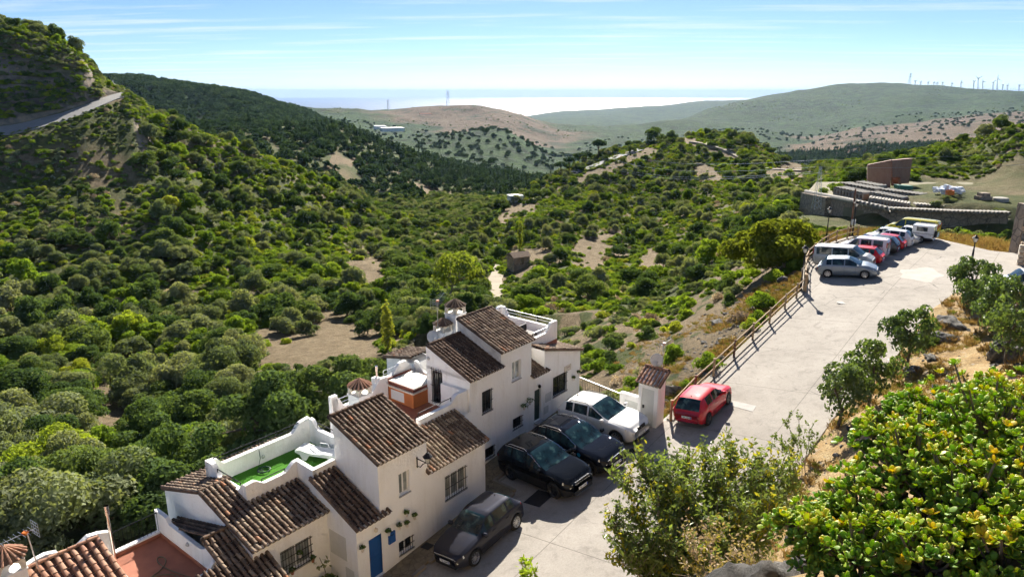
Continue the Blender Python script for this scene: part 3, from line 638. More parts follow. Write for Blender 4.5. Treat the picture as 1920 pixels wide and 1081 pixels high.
mb = MB(); mb.tube([h(-.4, -6.35, -14), h(-.4, -6.35, -12.75)], .055, 10); mb.tube([h(-.4, -6.35, -12.75), h(-.4, -6.35, -12.5)], .075, 10); mb.build('flue_pipe', MATS['stainless'], HO_, True)
mb = MB(); hbox(mb, -.62, -.3, -6.5, -6.2, -14, -13.05); mb.build('flue_base', MATS['white'], HO_)

# ================================================================== house N (blue door)
HN_ = hthing('white_house', 'white house with bright blue door and tall tiled block above it', -3.5, -1.5, -17.6)
mb = MB()
facade(mb, -7.03, -5.88, 0, -21, -15.2, [(-6.49, -5.8, -17.66, -15.88)])
facade(mb, -5.88, -3.4, 0, -21, -13.0, [(-4.9, -4.36, -14.82, -13.9), (-5.05, -4.31, -17.34, -16.77)])
facade(mb, -3.4, 0.08, 0, -21, -14.5, [(-2.44, -1.16, -16.21, -15.12)])
side(mb, -7.03, -2.6, 0, -21, -15.2); mb.poly([h(-7.03, -2.6, -15.2), h(-7.03, 0, -15.2), h(-7.03, -2.6, -14.0)])
side(mb, -5.88, -2.5, 0, -15.6, -13.0); mb.poly([h(-5.88, -2.5, -13.0), h(-5.88, 0, -13.0), h(-5.88, -2.5, -11.95)])
mb.poly([h(-3.4, 0, -14.8), h(-3.4, -2.5, -14.8), h(-3.4, -2.5, -11.95), h(-3.4, 0, -13.0)])
mb.poly([h(-3.4, -2.5, -15), h(-5.88, -2.5, -15), h(-5.88, -2.5, -11.95), h(-3.4, -2.5, -11.95)])
mb.poly([h(-5.88, 0, -13.0), h(-3.4, 0, -13.0), h(-3.4, -2.5, -11.95), h(-5.88, -2.5, -11.95)])
mb.poly([h(.08, 0, -21), h(.08, -1.75, -21), h(.08, -1.75, -13.7), h(.08, 0, -14.5)])
mb.poly([h(-3.4, 0, -14.5), h(.08, 0, -14.5), h(.08, -1.75, -13.75), h(-3.4, -1.75, -13.75)])
mb.poly([h(-7.03, 0, -15.2), h(-5.88, 0, -15.2), h(-5.88, -2.6, -14.05), h(-7.03, -2.6, -14.05)])
mb.build('wall', MATS['white'], HN_)
mb = MB(); hbox(mb, -6.9, -3.25, -6.2, -2.55, -22, -14.72); mb.build('rear_wing', MATS['white'], HN_)
door(HN_, -6.49, -5.8, 0, -17.66, -15.88, 'blue_paint')
grille_window(HN_, h(-4.9, 0, 0), HD, HN, .54, -14.82, -13.9, 0, frame='white_frame', glass='curtain')
grille_window(HN_, h(-5.05, 0, 0), HD, HN, .74, -17.34, -16.77, 6, frame='white_frame')
grille_window(HN_, h(-2.44, 0, 0), HD, HN, 1.28, -16.21, -15.12, 9, frame='white_frame', glass='curtain', mullion=2)
roof(HN_, h(-5.95, .2, -12.95), HD * 2.6, h(0, -2.5, -11.9) - h(0, .2, -12.95))
roof(HN_, h(-7.05, .2, -15.1), HD * 1.5, h(0, -2.5, -13.96) - h(0, .2, -15.1), 'tile_dark', keep=lambda a, u: a < 1.16 or u < .25, ridge=False, verge=(1, 0))
roof(HN_, h(-3.42, .2, -14.43), HD * 3.52, h(0, -1.78, -13.6) - h(0, .2, -14.43), keep=lambda a, u: True, ridge=False)
chimney(HN_, -2.83, -4.6, .36, -14.7, -12.6, .68, tmat='tile_salmon')
mb = MB(); hbox(mb, -3.25, -2.9, -6.3, -6.1, -15, -13.05); mb.build('corner_post', MATS['white'], HN_)

# ================================================================== house M (green terrace)
HM_ = hthing('white_house', 'white house with artificial turf roof terrace and barred ground-floor window', -8.6, -3.5, -17.9)
mb = MB()
facade(mb, -10.1, -7.03, -1.69, -22, -15.05, [(-9.08, -7.78, -16.68, -15.69)])
side(mb, -10.1, -7.8, -1.69, -23, -14.98); mb.poly([h(-10.1, -7.8, -14.98), h(-10.1, -1.69, -15.05), h(-10.1, -4.9, -14.03)])
mb.poly([h(-10.1, -7.8, -23), h(-4.5, -7.8, -23), h(-4.5, -7.8, -14.98), h(-10.1, -7.8, -14.98)][::-1])
mb.poly([h(-9.1, -1.69, -15.08), h(-7.03, -1.69, -15.08), h(-7.03, -3.5, -14.5), h(-9.1, -3.5, -14.5)]); mb.poly([h(-10.1, -1.69, -15.08), h(-9.1, -1.69, -15.08), h(-9.1, -4.9, -14.05), h(-10.1, -4.9, -14.05)])
mb.build('wall', MATS['white'], HM_)
grille_window(HM_, h(-9.08, -1.69, 0), HD, HN, 1.3, -16.68, -15.69, 11, frame='white_frame', glass='curtain', mullion=1, rails=3)
roof(HM_, h(-10.12, -1.49, -14.98), HD * 3.1, h(0, -4.85, -13.98) - h(0, -1.49, -14.98), keep=lambda a, u: a < 1.05 or u < 2.2, ridge=False, verge=(1, 0))
for i in range(4):
    o = bpy.data.objects.new('ridge_tile', TILE['tile_brown']); R = Matrix(((-HN.x, HD.x, 0, 0), (-HN.y, HD.y, 0, 0), (0, 0, 1, 0), (0, 0, 0, 1))); R.translation = h(-10.15 + i * .3, -4.9, -13.96); put(o, HM_, R @ Matrix.Diagonal((1.1, 1.1, 1, 1)))
roof(HM_, h(-8.9, -7.95, -14.95), HD * -1.22, h(0, -4.95, -14.0) - h(0, -7.95, -14.95), ridge=False)
roof(HM_, h(-5.0, -7.95, -14.95), HD * -3.9, h(0, -6.25, -14.45) - h(0, -7.95, -14.95), ridge=False)
mb = MB(); hbox(mb, -9.0, -6.9, -6.1, -3.65, -15, -14.72); hbox(mb, -6.9, -5.89, -6.1, -2.65, -15, -14.72); hbox(mb, -5.89, -4.5, -6.1, -2.52, -15, -14.72); mb.build('terrace_slab', MATS['white'], HM_)
mb = MB()
for a in ((-9.0, -6.9, -6.1, -3.65), (-6.9, -5.89, -6.1, -2.65), (-5.89, -4.5, -6.1, -2.52)): mb.poly([h(a[0], a[3], -14.70), h(a[1], a[3], -14.70), h(a[1], a[2], -14.70), h(a[0], a[2], -14.70)])
mb.build('turf', MATS['turf'], HM_)
parapet(HM_, [(-9.1, -3.5, -13.72), (-8.75, -3.5, -13.70)] + [(a, -3.5, z) for a, z in swoop(-8.75, -13.7, -8.3, -13.95)] + [(a, -3.5, z) for a, z in swoop(-7.5, -13.95, -6.95, -13.66)] + [(-6.75, -3.5, -13.66)], -15.1, .18, -HN)
parapet(HM_, [(-6.93, -3.49, -13.66), (-6.93, -2.5, -13.72)], -15.1, .18, HD)
parapet(HM_, [(-6.92, -2.5, -13.72), (-5.88, -2.5, -13.70)], -15.1, .18, -HN)
parapet(HM_, [(-9.1, -3.7, -13.72)] + [(-9.1, a, z) for a, z in swoop(-3.72, -13.75, -4.1, -14.1)] + [(-9.1, a, z) for a, z in swoop(-5.4, -14.1, -5.9, -13.66)] + [(-9.1, -6.3, -13.66)], -15.1, .2, HD)
parapet(HM_, [(-9.1, -6.12, -13.66), (-8.75, -6.12, -13.68)] + [(a, -6.12, z) for a, z in swoop(-8.75, -13.7, -8.4, -14.0)] + [(a, -6.12, z) for a, z in swoop(-5.35, -14.0, -4.85, -13.62)] + [(-4.42, -6.12, -13.55)], -15.1, .2, -HN)
parapet(HM_, [(-4.5, -6.1, -13.58)] + [(-4.5, a, z) for a, z in swoop(-5.95, -13.58, -5.5, -13.95)] + [(-4.5, -2.55, -13.95)], -15.1, .18, HD)
railing(HM_, (-8.8, -6.22), (-4.9, -6.22), -14.0, -13.66, 3, 0, rails=(1, .55))
railing(HM_, (-9.0, -4.0), (-9.0, -5.6), -14.1, -13.82, 2, 0)
railing(HM_, (-8.4, -3.6), (-7.4, -3.6), -13.95, -13.80, 2, 0)
railing(HM_, (-4.4, -5.6), (-4.4, -4.0), -13.95, -13.68, 2, 0)
mb = MB(); hbox(mb, -7.024, -7.036, -1.60, -.62, -16.75, -15.75); mb.build('meter_panel', MATS['meter_panel'], HN_)
mb = MB(); hbox(mb, -7.024, -7.036, -.75, -.25, -17.45, -17.0); mb.build('meter_panel', MATS['meter_panel'], HN_)

# ================================================================== houses K and L (bottom-left corner)
HK_ = hthing('white_house', 'low white house roofed in weathered tiles, lowest roof beside red-floored terrace', -10.6, -3.0, -18.6)
mb = MB()
mb.poly([h(-10.1, -.3, -22), h(-10.1, -3.2, -22), h(-10.1, -3.2, -14.9), h(-10.1, -.3, -16.1)])
facade(mb, -12.5, -9.55, -.6, -22, -15.95)
mb.poly([h(-10.7, -3.2, -14.9), h(-9.6, -3.2, -14.9), h(-9.6, -.6, -15.95), h(-10.7, -.6, -15.95)])
mb.poly([h(-10.72, -6.9, -23), h(-10.1, -6.9, -23), h(-10.1, -6.9, -15.85), h(-10.72, -6.9, -15.85)][::-1])
mb.build('wall', MATS['white'], HK_)
roof(HK_, h(-11.0, -.4, -15.93), HD * 1.42, h(0, -3.15, -14.78) - h(0, -.4, -15.93))
roof(HK_, h(-12.6, -.4, -15.98), HD * 1.6, h(0, -2.15, -15.25) - h(0, -.4, -15.98), 'tile_dark', ridge=False)
roof(HK_, h(-10.1, -6.9, -15.9), HD * -.62, h(0, -3.3, -14.85) - h(0, -6.9, -15.9), 'tile_dark', ridge=False, verge=(0, 0))
HL_ = hthing('white_house', 'house with salmon tile roof and red-floored terrace with hose', -13.2, -5, -19.0)
mb = MB(); hbox(mb, -12.85, -10.75, -7.0, -2.3, -20, -16.22); mb.build('terrace_slab', MATS['white'], HL_)
mb = MB(); mb.poly([h(-12.75, -2.45, -16.2), h(-10.9, -2.45, -16.2), h(-10.9, -6.75, -16.2), h(-12.75, -6.75, -16.2)]); mb.build('terrace_floor', MATS['terracotta_floor'], HL_)
for a in ((-12.75, -10.9, -6.75, -6.72), (-10.93, -10.9, -6.72, -2.45)):
    mb = MB(); hbox(mb, *a, -16.2, -16.08); mb.build('skirting', MATS['terracotta_floor'], HL_)
parapet(HL_, [(-10.75, -7.05, -15.2), (-10.75, -6.25, -15.2)] + [(-10.75, a, z) for a, z in swoop(-6.25, -15.2, -5.95, -15.42)] + [(-10.75, -3.75, -15.45)] + [(-10.75, a, z) for a, z in swoop(-3.7, -15.42, -3.2, -15.2)] + [(-10.75, -2.35, -15.2)], -18, .15, -HD)
parapet(HL_, [(-10.75, -2.35, -15.2), (-11.1, -2.35, -15.2)] + [(a, -2.35, z) for a, z in swoop(-11.1, -15.2, -11.4, -15.5)] + [(-12.9, -2.35, -15.55)], -20, .16, -HN)
parapet(HL_, [(-10.9, -6.75, -16.02), (-12.7, -6.75, -16.02)], -23, .2, -HN)
parapet(HL_, [(-12.62, -6.75, -15.12), (-12.95, -6.75, -15.0), (-13.3, -6.75, -14.95), (-13.75, -6.75, -15.2)], -23, .2, -HN)
railing(HL_, (-10.85, -6.85), (-12.65, -6.85), -16.02, -15.25, 2, 13)
mb = MB(); mb.tube([h(-12.63, -6.62, -16.2), h(-12.63, -6.62, -14.35)], .055, 10); mb.tube([h(-12.63, -6.62, -14.35), h(-12.63, -6.62, -14.0)], .085, 10, False); mb.build('flue_pipe', MATS['stainless'], HL_, True)
mb = MB(); mb.poly([h(-13.1, -6.65, -15.06), h(-13.1, -2.5, -16.55), h(-13.1, -2.5, -20), h(-13.1, -6.65, -20)])
mb.poly([h(-19, -6.75, -23), h(-12.8, -6.75, -23), h(-12.8, -6.75, -15.1), h(-19, -6.75, -15.1)][::-1])
mb.poly([h(-19, -6.6, -15.1), h(-13.1, -6.6, -15.1), h(-13.1, -2.5, -16.6), h(-19, -2.5, -16.6)])
mb.build('wall', MATS['white'], HL_)
roof(HL_, h(-17.0, -3.6, -16.13), HD * 3.9, h(0, -6.55, -15.05) - h(0, -3.6, -16.13), 'tile_salmon', pitch=.26, expo=.3, bed='roof_bed_salmon')
parapet(HL_, [(-15.2, -6.8, -15.05), (-14.95, -6.8, -14.98), (-14.6, -6.8, -14.95), (-14.25, -6.8, -15.05)], -16, .2, -HN)
chimney(HL_, -15.75, -6.55, .42, -16, -14.75, .85, 'white', 'tile_salmon')

# ------------------------------------------------------------------ street, pavement
t = NT('worn_concrete'); P = t.pos()
n1 = t.noise(0.35, 7, 0.65, P); n2 = t.noise(14, 6, 0.7, P); n3 = t.noise(2.2, 6, 0.65, P)
c = t.ramp(n1, [(0.25, (0.25, 0.225, 0.195)), (0.45, (0.33, 0.30, 0.262)), (0.6, (0.375, 0.342, 0.30)), (0.78, (0.45, 0.415, 0.368))]); c = t.mix(t.ramp(t.noise(0.9, 6, 0.7, P, 1.2), [(0.54, 0.0), (0.70, 0.7)]), c, (0.19, 0.17, 0.15)); c = t.mix(t.ramp(t.noise(90, 3, 0.7, P), [(0.50, 0.0), (0.66, 0.5)]), c, (0.46, 0.43, 0.385))
c = t.mix(t.ramp(n2, [(0.35, 0.30), (0.62, 0.0)]), c, (0.17, 0.155, 0.135))
c = t.mix(t.ramp(n3, [(0.54, 0.0), (0.72, 0.6)]), c, (0.20, 0.18, 0.155))
wv = t.new('ShaderNodeMixRGB'); wv.inputs[0].default_value = 0.22; t.link(P, wv.inputs[1]); nn = t.new('ShaderNodeTexNoise'); nn.inputs['Scale'].default_value = 0.8; nn.inputs['Detail'].default_value = 5; t.link(P, nn.inputs['Vector']); t.link(nn.outputs['Color'], wv.inputs[2])
cr = t.vor(0.42, wv.outputs[0], 'DISTANCE_TO_EDGE'); crm = t.math('MULTIPLY', t.ramp(cr, [(0.0, 0.9), (0.010, 0.0)]), t.ramp(t.noise(0.16, 4, 0.6, P), [(0.50, 0.0), (0.62, 1.0)]))
c = t.mix(crm, c, (0.07, 0.062, 0.055))
# cut joints across the street, aligned with it
mp = t.new('ShaderNodeMapping'); mp.vector_type = 'POINT'; mp.inputs['Rotation'].default_value = (0, 0, -math.atan2(HD.y, HD.x)); t.link(P, mp.inputs[0])
sp = t.new('ShaderNodeSeparateXYZ'); t.link(mp.outputs[0], sp.inputs[0])
jx = t.math('PINGPONG', t.math('ADD', sp.outputs[0], 1.3), 2.6); jy = t.math('PINGPONG', t.math('ADD', sp.outputs[1], 0.4), 2.35)
jj = t.math('MAXIMUM', t.ramp(jx, [(0.0, 0.9), (0.026, 0.0)]), t.ramp(jy, [(0.0, 0.9), (0.026, 0.0)]))
c = t.mix(jj, c, (0.12, 0.105, 0.09)); t.col(c); t.set(rough=0.9, spec=0.25)
t.bump(t.math('SUBTRACT', t.math('ADD', n2, t.noise(60, 3, 0.6, P)), t.math('ADD', crm, jj)), 0.35, 0.02); MATS['concrete'] = t.m
t = NT('stamped_pavement'); P = t.pos()
v = t.vor(3.4, P, 'DISTANCE_TO_EDGE')
c = t.ramp(t.noise(3, 6, 0.6, P), [(0.3, (0.155, 0.118, 0.068)), (0.7, (0.26, 0.205, 0.125))]); e = t.ramp(v, [(0.0, 1.0), (0.05, 0.0)])
t.col(t.mix(e, c, (0.09, 0.07, 0.045))); t.set(rough=0.85); t.bump(t.math('SUBTRACT', t.noise(20, 4, 0.6, P), e), 0.4, 0.03); MATS['pavement'] = t.m
simple('kerb_stone', (0.22, 0.19, 0.15), 0.85, var=0.25, scale=3)

def road_sheet(name, outline, mat, dz=0.0, step=1.2, skirt=0.0):
    bm = bmesh.new(); vs = [bm.verts.new((p[0], p[1], 0)) for p in outline]; bm.faces.new(vs)
    xs = [p[0] for p in outline]
    for x in np.arange(min(xs) + step / 2, max(xs), step):
        g = bm.verts[:] + bm.edges[:] + bm.faces[:]; bmesh.ops.bisect_plane(bm, geom=g, plane_co=(x, 0, 0), plane_no=(1, 0, 0))
    bmesh.ops.triangulate(bm, faces=bm.faces[:])
    bnd = [e for e in bm.edges if e.is_boundary]
    for v in bm.verts: v.co.z = float(road_z(v.co.x)) + dz
    if skirt:
        r = bmesh.ops.extrude_edge_only(bm, edges=bnd)
        for v in [g for g in r['geom'] if isinstance(g, bmesh.types.BMVert)]: v.co.z -= skirt
    bmesh.ops.recalc_face_normals(bm, faces=bm.faces[:])
    me = bpy.data.meshes.new(name); bm.to_mesh(me); bm.free(); me.materials.append(mat)
    return put(bpy.data.objects.new(name, me))
FENCE_T = 4.15
H2 = lambda s, t: tuple(h(s, t, 0)[:2])
ROAD_OUT = [H2(-22, -1.0), H2(8.2, -2.0), H2(9.3, 1.6), H2(9.0, 3.9), H2(30.5, FENCE_T - .1), H2(32, 3.9), H2(37.4, 2.2), H2(45.5, 2.1), H2(49.5, 3.0), (38.6, 63.6), (40.2, 58.2), (43, 56.4), (62, 52), (62, 44), (42, 43.4), (34, 43.5), (29.6, 45.6), (25.0, 41.0), (20.0, 35.0), (15.3, 30.6), (12.5, 27.2), (8.6, 22.2), (3.0, 17.5), (-8, 12)]
st_o = tag(road_sheet('street', ROAD_OUT, MATS['concrete'], 0.0, skirt=1.2), kind='structure')
def pave(name, pts, dz=0.12): return tag(road_sheet(name, pts, MATS['pavement'], dz, 1.0, 0.35), kind='structure')
pave('pavement', [H2(-20, -1.68), H2(-7.0, -1.68), H2(-7.0, .02), H2(.1, .02), H2(.1, -1.68), H2(8.5, -1.68), H2(8.4, -1.35), H2(4.4, -1.1), H2(2.05, -.48), H2(1.02, -.42), H2(.78, 1.04), H2(-20, 1.04)])
mbk = MB()
def kerb(a, b, w=.14):
    n = max(1, int(math.dist(a, b) / 0.9)); nd = Vector((a[0], a[1], 0)); ne = Vector((b[0], b[1], 0)); d = (ne - nd).normalized(); pn = Vector((d.y, -d.x, 0)) * w
    for i in range(n):
        p = nd.lerp(ne, i / n + .006); q = nd.lerp(ne, (i + 1) / n - .006); m = MB(); zz = lambda v, e: Vector((v.x, v.y, float(road_z(v.x)) + e))
        top = .135
        P = [[zz(p, -.2), zz(p + pn, -.2), zz(p + pn, top - .02), zz(p, top)], [zz(q, -.2), zz(q + pn, -.2), zz(q + pn, top - .02), zz(q, top)]]
        m.grid(P, True); m.poly(P[0][::-1]); m.poly(P[1])
        m.build('kerb_stone', MATS['kerb_stone'], bpy.data.objects['pavement'])
for a, b in (((-20, 1.045), (.78, 1.045)), ((.78, 1.045), (1.03, -.415)), ((1.03, -.415), (2.06, -.475)), ((2.06, -.475), (4.4, -1.095)), ((4.4, -1.095), (8.4, -1.345))): kerb(H2(*a), H2(*b))

# ------------------------------------------------------------------ vegetation
def leaf_mat(name, stops, tr=0.35, tint=(1.0, 1.0, 0.35), rough=None, gloss=0.0):
    t = NT(name); r = t.objrand()
    c = t.ramp(r, stops); c = t.mix(0.55, c, t.ramp(t.noise(1.7, 3, 0.6, t.coord('Object')), [(0.3, (0.35, 0.35, 0.35)), (0.7, (1.5, 1.5, 1.3))]), 'MULTIPLY')
    t.n.remove(t.b); d = t.new('ShaderNodeBsdfDiffuse'); k = t.new('ShaderNodeBsdfTranslucent'); m = t.new('ShaderNodeMixShader'); m.inputs[0].default_value = tr
    t.link(c, d.inputs[0]); t.link(t.mix(1.0, c, tuple(x * 1.35 for x in tint), 'MULTIPLY'), k.inputs[0]); t.link(d.outputs[0], m.inputs[1]); t.link(k.outputs[0], m.inputs[2])
    o = m.outputs[0]
    if gloss:
        g = t.new('ShaderNodeBsdfGlossy'); g.inputs['Roughness'].default_value = 0.35; g.inputs[0].default_value = (1, 1, 1, 1); m2 = t.new('ShaderNodeMixShader'); m2.inputs[0].default_value = gloss
        t.link(o, m2.inputs[1]); t.link(g.outputs[0], m2.inputs[2]); o = m2.outputs[0]
    t.link(o, t.out.inputs['Surface']); MATS[name] = t.m; return t.m
leaf_mat('leaf_olive', [(0.0, (0.149, 0.190, 0.109)), (0.5, (0.213, 0.247, 0.149)), (1.0, (0.287, 0.305, 0.196))], 0.38)
leaf_mat('leaf_green', [(0.0, (0.138, 0.213, 0.044)), (0.5, (0.218, 0.310, 0.053)), (0.85, (0.287, 0.374, 0.062)), (1.0, (0.356, 0.380, 0.069))], 0.45)
leaf_mat('leaf_dark', [(0.0, (0.075, 0.121, 0.052)), (0.6, (0.115, 0.172, 0.069)), (1.0, (0.167, 0.218, 0.081))], 0.38)
leaf_mat('leaf_yellow', [(0.0, (0.20, 0.27, 0.06)), (1.0, (0.31, 0.32, 0.075))], 0.45)
leaf_mat('leaf_dry', [(0.0, (0.359, 0.285, 0.224)), (1.0, (0.599, 0.496, 0.374))], 0.2, (1, .9, .6))
leaf_mat('leaf_pine', [(0.0, (0.040, 0.075, 0.052)), (0.6, (0.062, 0.105, 0.066)), (1.0, (0.092, 0.140, 0.078))], 0.25)
leaf_mat('dry_grass', [(0.0, (0.30, 0.20, 0.085)), (0.5, (0.40, 0.29, 0.13)), (1.0, (0.34, 0.31, 0.11))], 0.35, (1, .9, .6))
leaf_mat('green_grass', [(0.0, (0.08, 0.13, 0.02)), (1.0, (0.16, 0.20, 0.035))], 0.4)
simple('bark', (0.12, 0.095, 0.07), 0.95, var=0.35, scale=8)
simple('bark_pale', (0.30, 0.25, 0.19), 0.95, var=0.3, scale=8)

def quads(C, Nn, size, aspect=1.6, rng=RNG):
    """rhombic leaf blades at centres C facing roughly Nn"""
    n = len(C); a = rng.normal(size=(n, 3)); a -= (a * Nn).sum(1, keepdims=True) * Nn; a /= np.linalg.norm(a, axis=1, keepdims=True) + 1e-9
    b = np.cross(Nn, a); s = size * rng.uniform(.65, 1.35, (n, 1))
    V = np.stack([C - a * s * aspect / 2, C + b * s / 2 + Nn * s * .12, C + a * s * aspect / 2, C - b * s / 2 + Nn * s * .12], 1).reshape(-1, 3)
    F = np.arange(4 * n).reshape(n, 4); return V, F
def mesh_np(name, parts, mats):
    """parts: list of (V,F,material index)"""
    V = np.concatenate([p[0] for p in parts]); Fs = []; mi = []; o = 0
    for v, f, m in parts: Fs += (f + o).tolist(); mi += [m] * len(f); o += len(v)
    me = bpy.data.meshes.new(name); me.from_pydata(V.tolist(), [], Fs)
    for m in mats: me.materials.append(m)
    me.polygons.foreach_set('material_index', mi); me.update(); return me
def ico(sub=1):
    bm = bmesh.new(); bmesh.ops.create_icosphere(bm, subdivisions=sub, radius=1.0); V = np.array([v.co[:] for v in bm.verts]); F = np.array([[v.index for v in f.verts] for f in bm.faces]); bm.free(); return V, F
ICO1 = ico(1); ICO2 = ico(2)
def lobes(n, spread, zlo, zhi, rlo, rhi, rng, squash=1.0):
    out = []
    for i in range(n):
        a = rng.uniform(0, 2 * math.pi) if i else 0; z = rng.uniform(zlo, zhi); rr = spread * math.sqrt(max(0.0, 1 - (max(0, (z - zlo) / (zhi - zlo + 1e-6)))**2.2)) * math.sqrt(rng.uniform(.15, 1))
        out.append((np.array([rr * math.cos(a), rr * math.sin(a), z]), rng.uniform(rlo, rhi)))
    return out
def crown(lb, nleaf, size, rng, core=0.72, jitter=0.55, squash=0.85):
    """leaf blades over the surface of overlapping lobes, plus added inner blobs that block light through the crown; returns (V,F) lists"""
    tot = sum(r * r for _, r in lb); CV = []; CN = []; cores = []
    for c, r in lb:
        k = max(6, int(nleaf * r * r / tot)); d = rng.normal(size=(k, 3)); d /= np.linalg.norm(d, axis=1, keepdims=True); d[:, 2] = np.where(d[:, 2] < -.45, -d[:, 2], d[:, 2])
        rad = r * rng.uniform(.78, 1.08, (k, 1)); CV.append(c + d * rad * np.array([1, 1, squash])); nn = d + rng.normal(size=(k, 3)) * jitter; CN.append(nn / np.linalg.norm(nn, axis=1, keepdims=True))
        if core: cores.append((ICO1[0] * r * core * np.array([1, 1, squash]) * rng.uniform(.85, 1.1, (len(ICO1[0]), 1)) + c, ICO1[1]))  # added blob in the leaf material, stops light passing through the crown
    V, F = quads(np.concatenate(CV), np.concatenate(CN), size, rng=rng)
    parts = [(V, F.tolist())]
    return V, F, cores
def trunk_parts(hgt, r, branches, rng, lean=0.08):
    mb = MB(); p0 = Vector((0, 0, -.08)); p1 = Vector((rng.normal() * lean, rng.normal() * lean, hgt * .5)); p2 = Vector((rng.normal() * lean, rng.normal() * lean, hgt))
    mb.tube([p0, p1, p2], [r, r * .8, r * .6], 6)
    for c in branches:
        c = Vector(c); s = p1.lerp(p2, rng.uniform(.3, 1)); mb.tube([s, s.lerp(c, .5) + Vector((0, 0, .04)), c], [r * .5, r * .34, r * .16], 5)
    V = np.array(mb.v); return V, mb.f
PROTO = {}          # kind -> list of dict(crown mesh, trunk mesh or None, joined mesh)
def mesh_from(name, VF_list, mats):
    V = []; F = []; mi = []; o = 0
    for v, f, m in VF_list:
        V.append(np.asarray(v)); F += [tuple(int(i) + o for i in q) for q in f]; mi += [m] * len(f); o += len(v)
    me = bpy.data.meshes.new(name); me.from_pydata(np.concatenate(V).tolist(), [], F)
    for m in mats: me.materials.append(m)
    me.polygons.foreach_set('material_index', mi); me.update(); return me
def make_kind(kind, leaf, nvar, fn, bark='bark'):
    PROTO[kind] = []
    for k in range(nvar):
        rng = np.random.default_rng(hash_seed(kind) + k); V, F, cores, tr = fn(rng)
        cr = mesh_from(kind + '_crown', [(V, F, 0)] + [(c[0], c[1], 0) for c in cores], [MATS[leaf]])
        tm = mesh_from(kind + '_trunk', [(tr[0], tr[1], 0)], [MATS[bark]]) if tr else None
        jn = mesh_from(kind, [(V, F, 0)] + [(c[0], c[1], 0) for c in cores] + ([(tr[0], tr[1], 1)] if tr else []), [MATS[leaf], MATS[bark]])
        PROTO[kind].append(dict(crown=cr, trunk=tm, joined=jn))
def hash_seed(s): return sum(ord(c) * (i + 3) for i, c in enumerate(s))
def k_round(nl, size, n=9, core=.60, zlo=.42, zhi=.95, trunk=.5):
    def f(rng):
        lb = lobes(n + 4, .80, zlo - .1, zhi + .08, .17, .40, rng) + [(np.array([rng.normal() * .1, rng.normal() * .1, .60]), .44)]
        V, F, cores = crown(lb, nl, size, rng, core); return V, F, cores, trunk_parts(trunk, .055, [c for c, r in lb[:5]], rng)
    return f
def k_shrub(nl, size, n=7, core=.66, flat=.5):
    def f(rng):
        lb = lobes(n + 3, .80, .06, flat + .08, .16, .40, rng) + [(np.array([0, 0, flat * .5]), .5)]
        V, F, cores = crown(lb, nl, size, rng, core, squash=.8); V[:, 2] = np.maximum(V[:, 2], -.1); return V, F, cores, None
    return f
def k_pine(nl, size):
    def f(rng):
        lb = [(np.array([math.cos(a) * .55 * rng.uniform(.5, 1), math.sin(a) * .55 * rng.uniform(.5, 1), 1.30 + rng.uniform(-.06, .10)]), rng.uniform(.30, .42)) for a in rng.uniform(0, 6.28, 9)] + [(np.array([0, 0, 1.42]), .45)]
        V, F, cores = crown(lb, nl, size, rng, .7, squash=.5); return V, F, cores, trunk_parts(1.2, .05, [c for c, r in lb[:6]], rng, .03)
    return f
def k_cone(nl, size):
    def f(rng):
        lb = [(np.array([rng.normal() * .10, rng.normal() * .10, .35 + 1.6 * i / 9]), .42 * (1 - i / 9 * .72)) for i in range(10)]
        V, F, cores = crown(lb, nl, size, rng, .7); return V, F, cores, trunk_parts(.5, .05, [], rng, .02)
    return f
def k_poplar(nl, size):
    def f(rng):
        lb = [(np.array([rng.normal() * .05, rng.normal() * .05, .35 + 2.5 * i / 13]), .30 * math.sin(.55 + 2.4 * i / 13)) for i in range(14)]
        V, F, cores = crown(lb, nl, size, rng, .45, jitter=.9); return V, F, cores, trunk_parts(1.6, .04, [], rng, .02)
    return f
def k_airy(nl, size, n=14):
    def f(rng):
        lb = lobes(n, .75, .5, 1.5, .18, .32, rng); V, F, cores = crown(lb, nl, size, rng, .35, jitter=1.0); return V, F, cores, trunk_parts(.9, .05, [c for c, r in lb], rng, .1)
    return f
make_kind('olive_tree', 'leaf_olive', 4, k_round(2300, .072)); make_kind('oak_tree', 'leaf_dark', 4, k_round(2300, .070)); make_kind('leafy_tree', 'leaf_green', 3, k_round(2300, .072))
make_kind('olive_tree_fine', 'leaf_olive', 3, k_round(6800, .042)); make_kind('oak_tree_fine', 'leaf_dark', 3, k_round(6800, .041)); make_kind('leafy_tree_fine', 'leaf_green', 2, k_round(6800, .042))
make_kind('green_shrub', 'leaf_green', 4, k_shrub(950, .095)); make_kind('grey_shrub', 'leaf_olive', 3, k_shrub(950, .09)); make_kind('dark_shrub', 'leaf_dark', 3, k_shrub(950, .09))
make_kind('dry_shrub', 'leaf_dry', 2, k_shrub(420, .10, core=.4)); make_kind('yellow_shrub', 'leaf_yellow', 2, k_shrub(480, .12, core=.6))
make_kind('far_oak', 'leaf_pine', 3, k_round(230, .20, 6)); make_kind('far_conifer', 'leaf_pine', 2, k_cone(200, .20)); make_kind('far_scrub', 'leaf_dark', 2, k_shrub(150, .24, 5))
make_kind('umbrella_pine', 'leaf_pine', 2, k_pine(900, .11)); make_kind('poplar_tree', 'leaf_yellow', 2, k_poplar(900, .085), 'bark_pale'); make_kind('airy_tree', 'leaf_yellow', 2, k_airy(1300, .075), 'bark_pale')

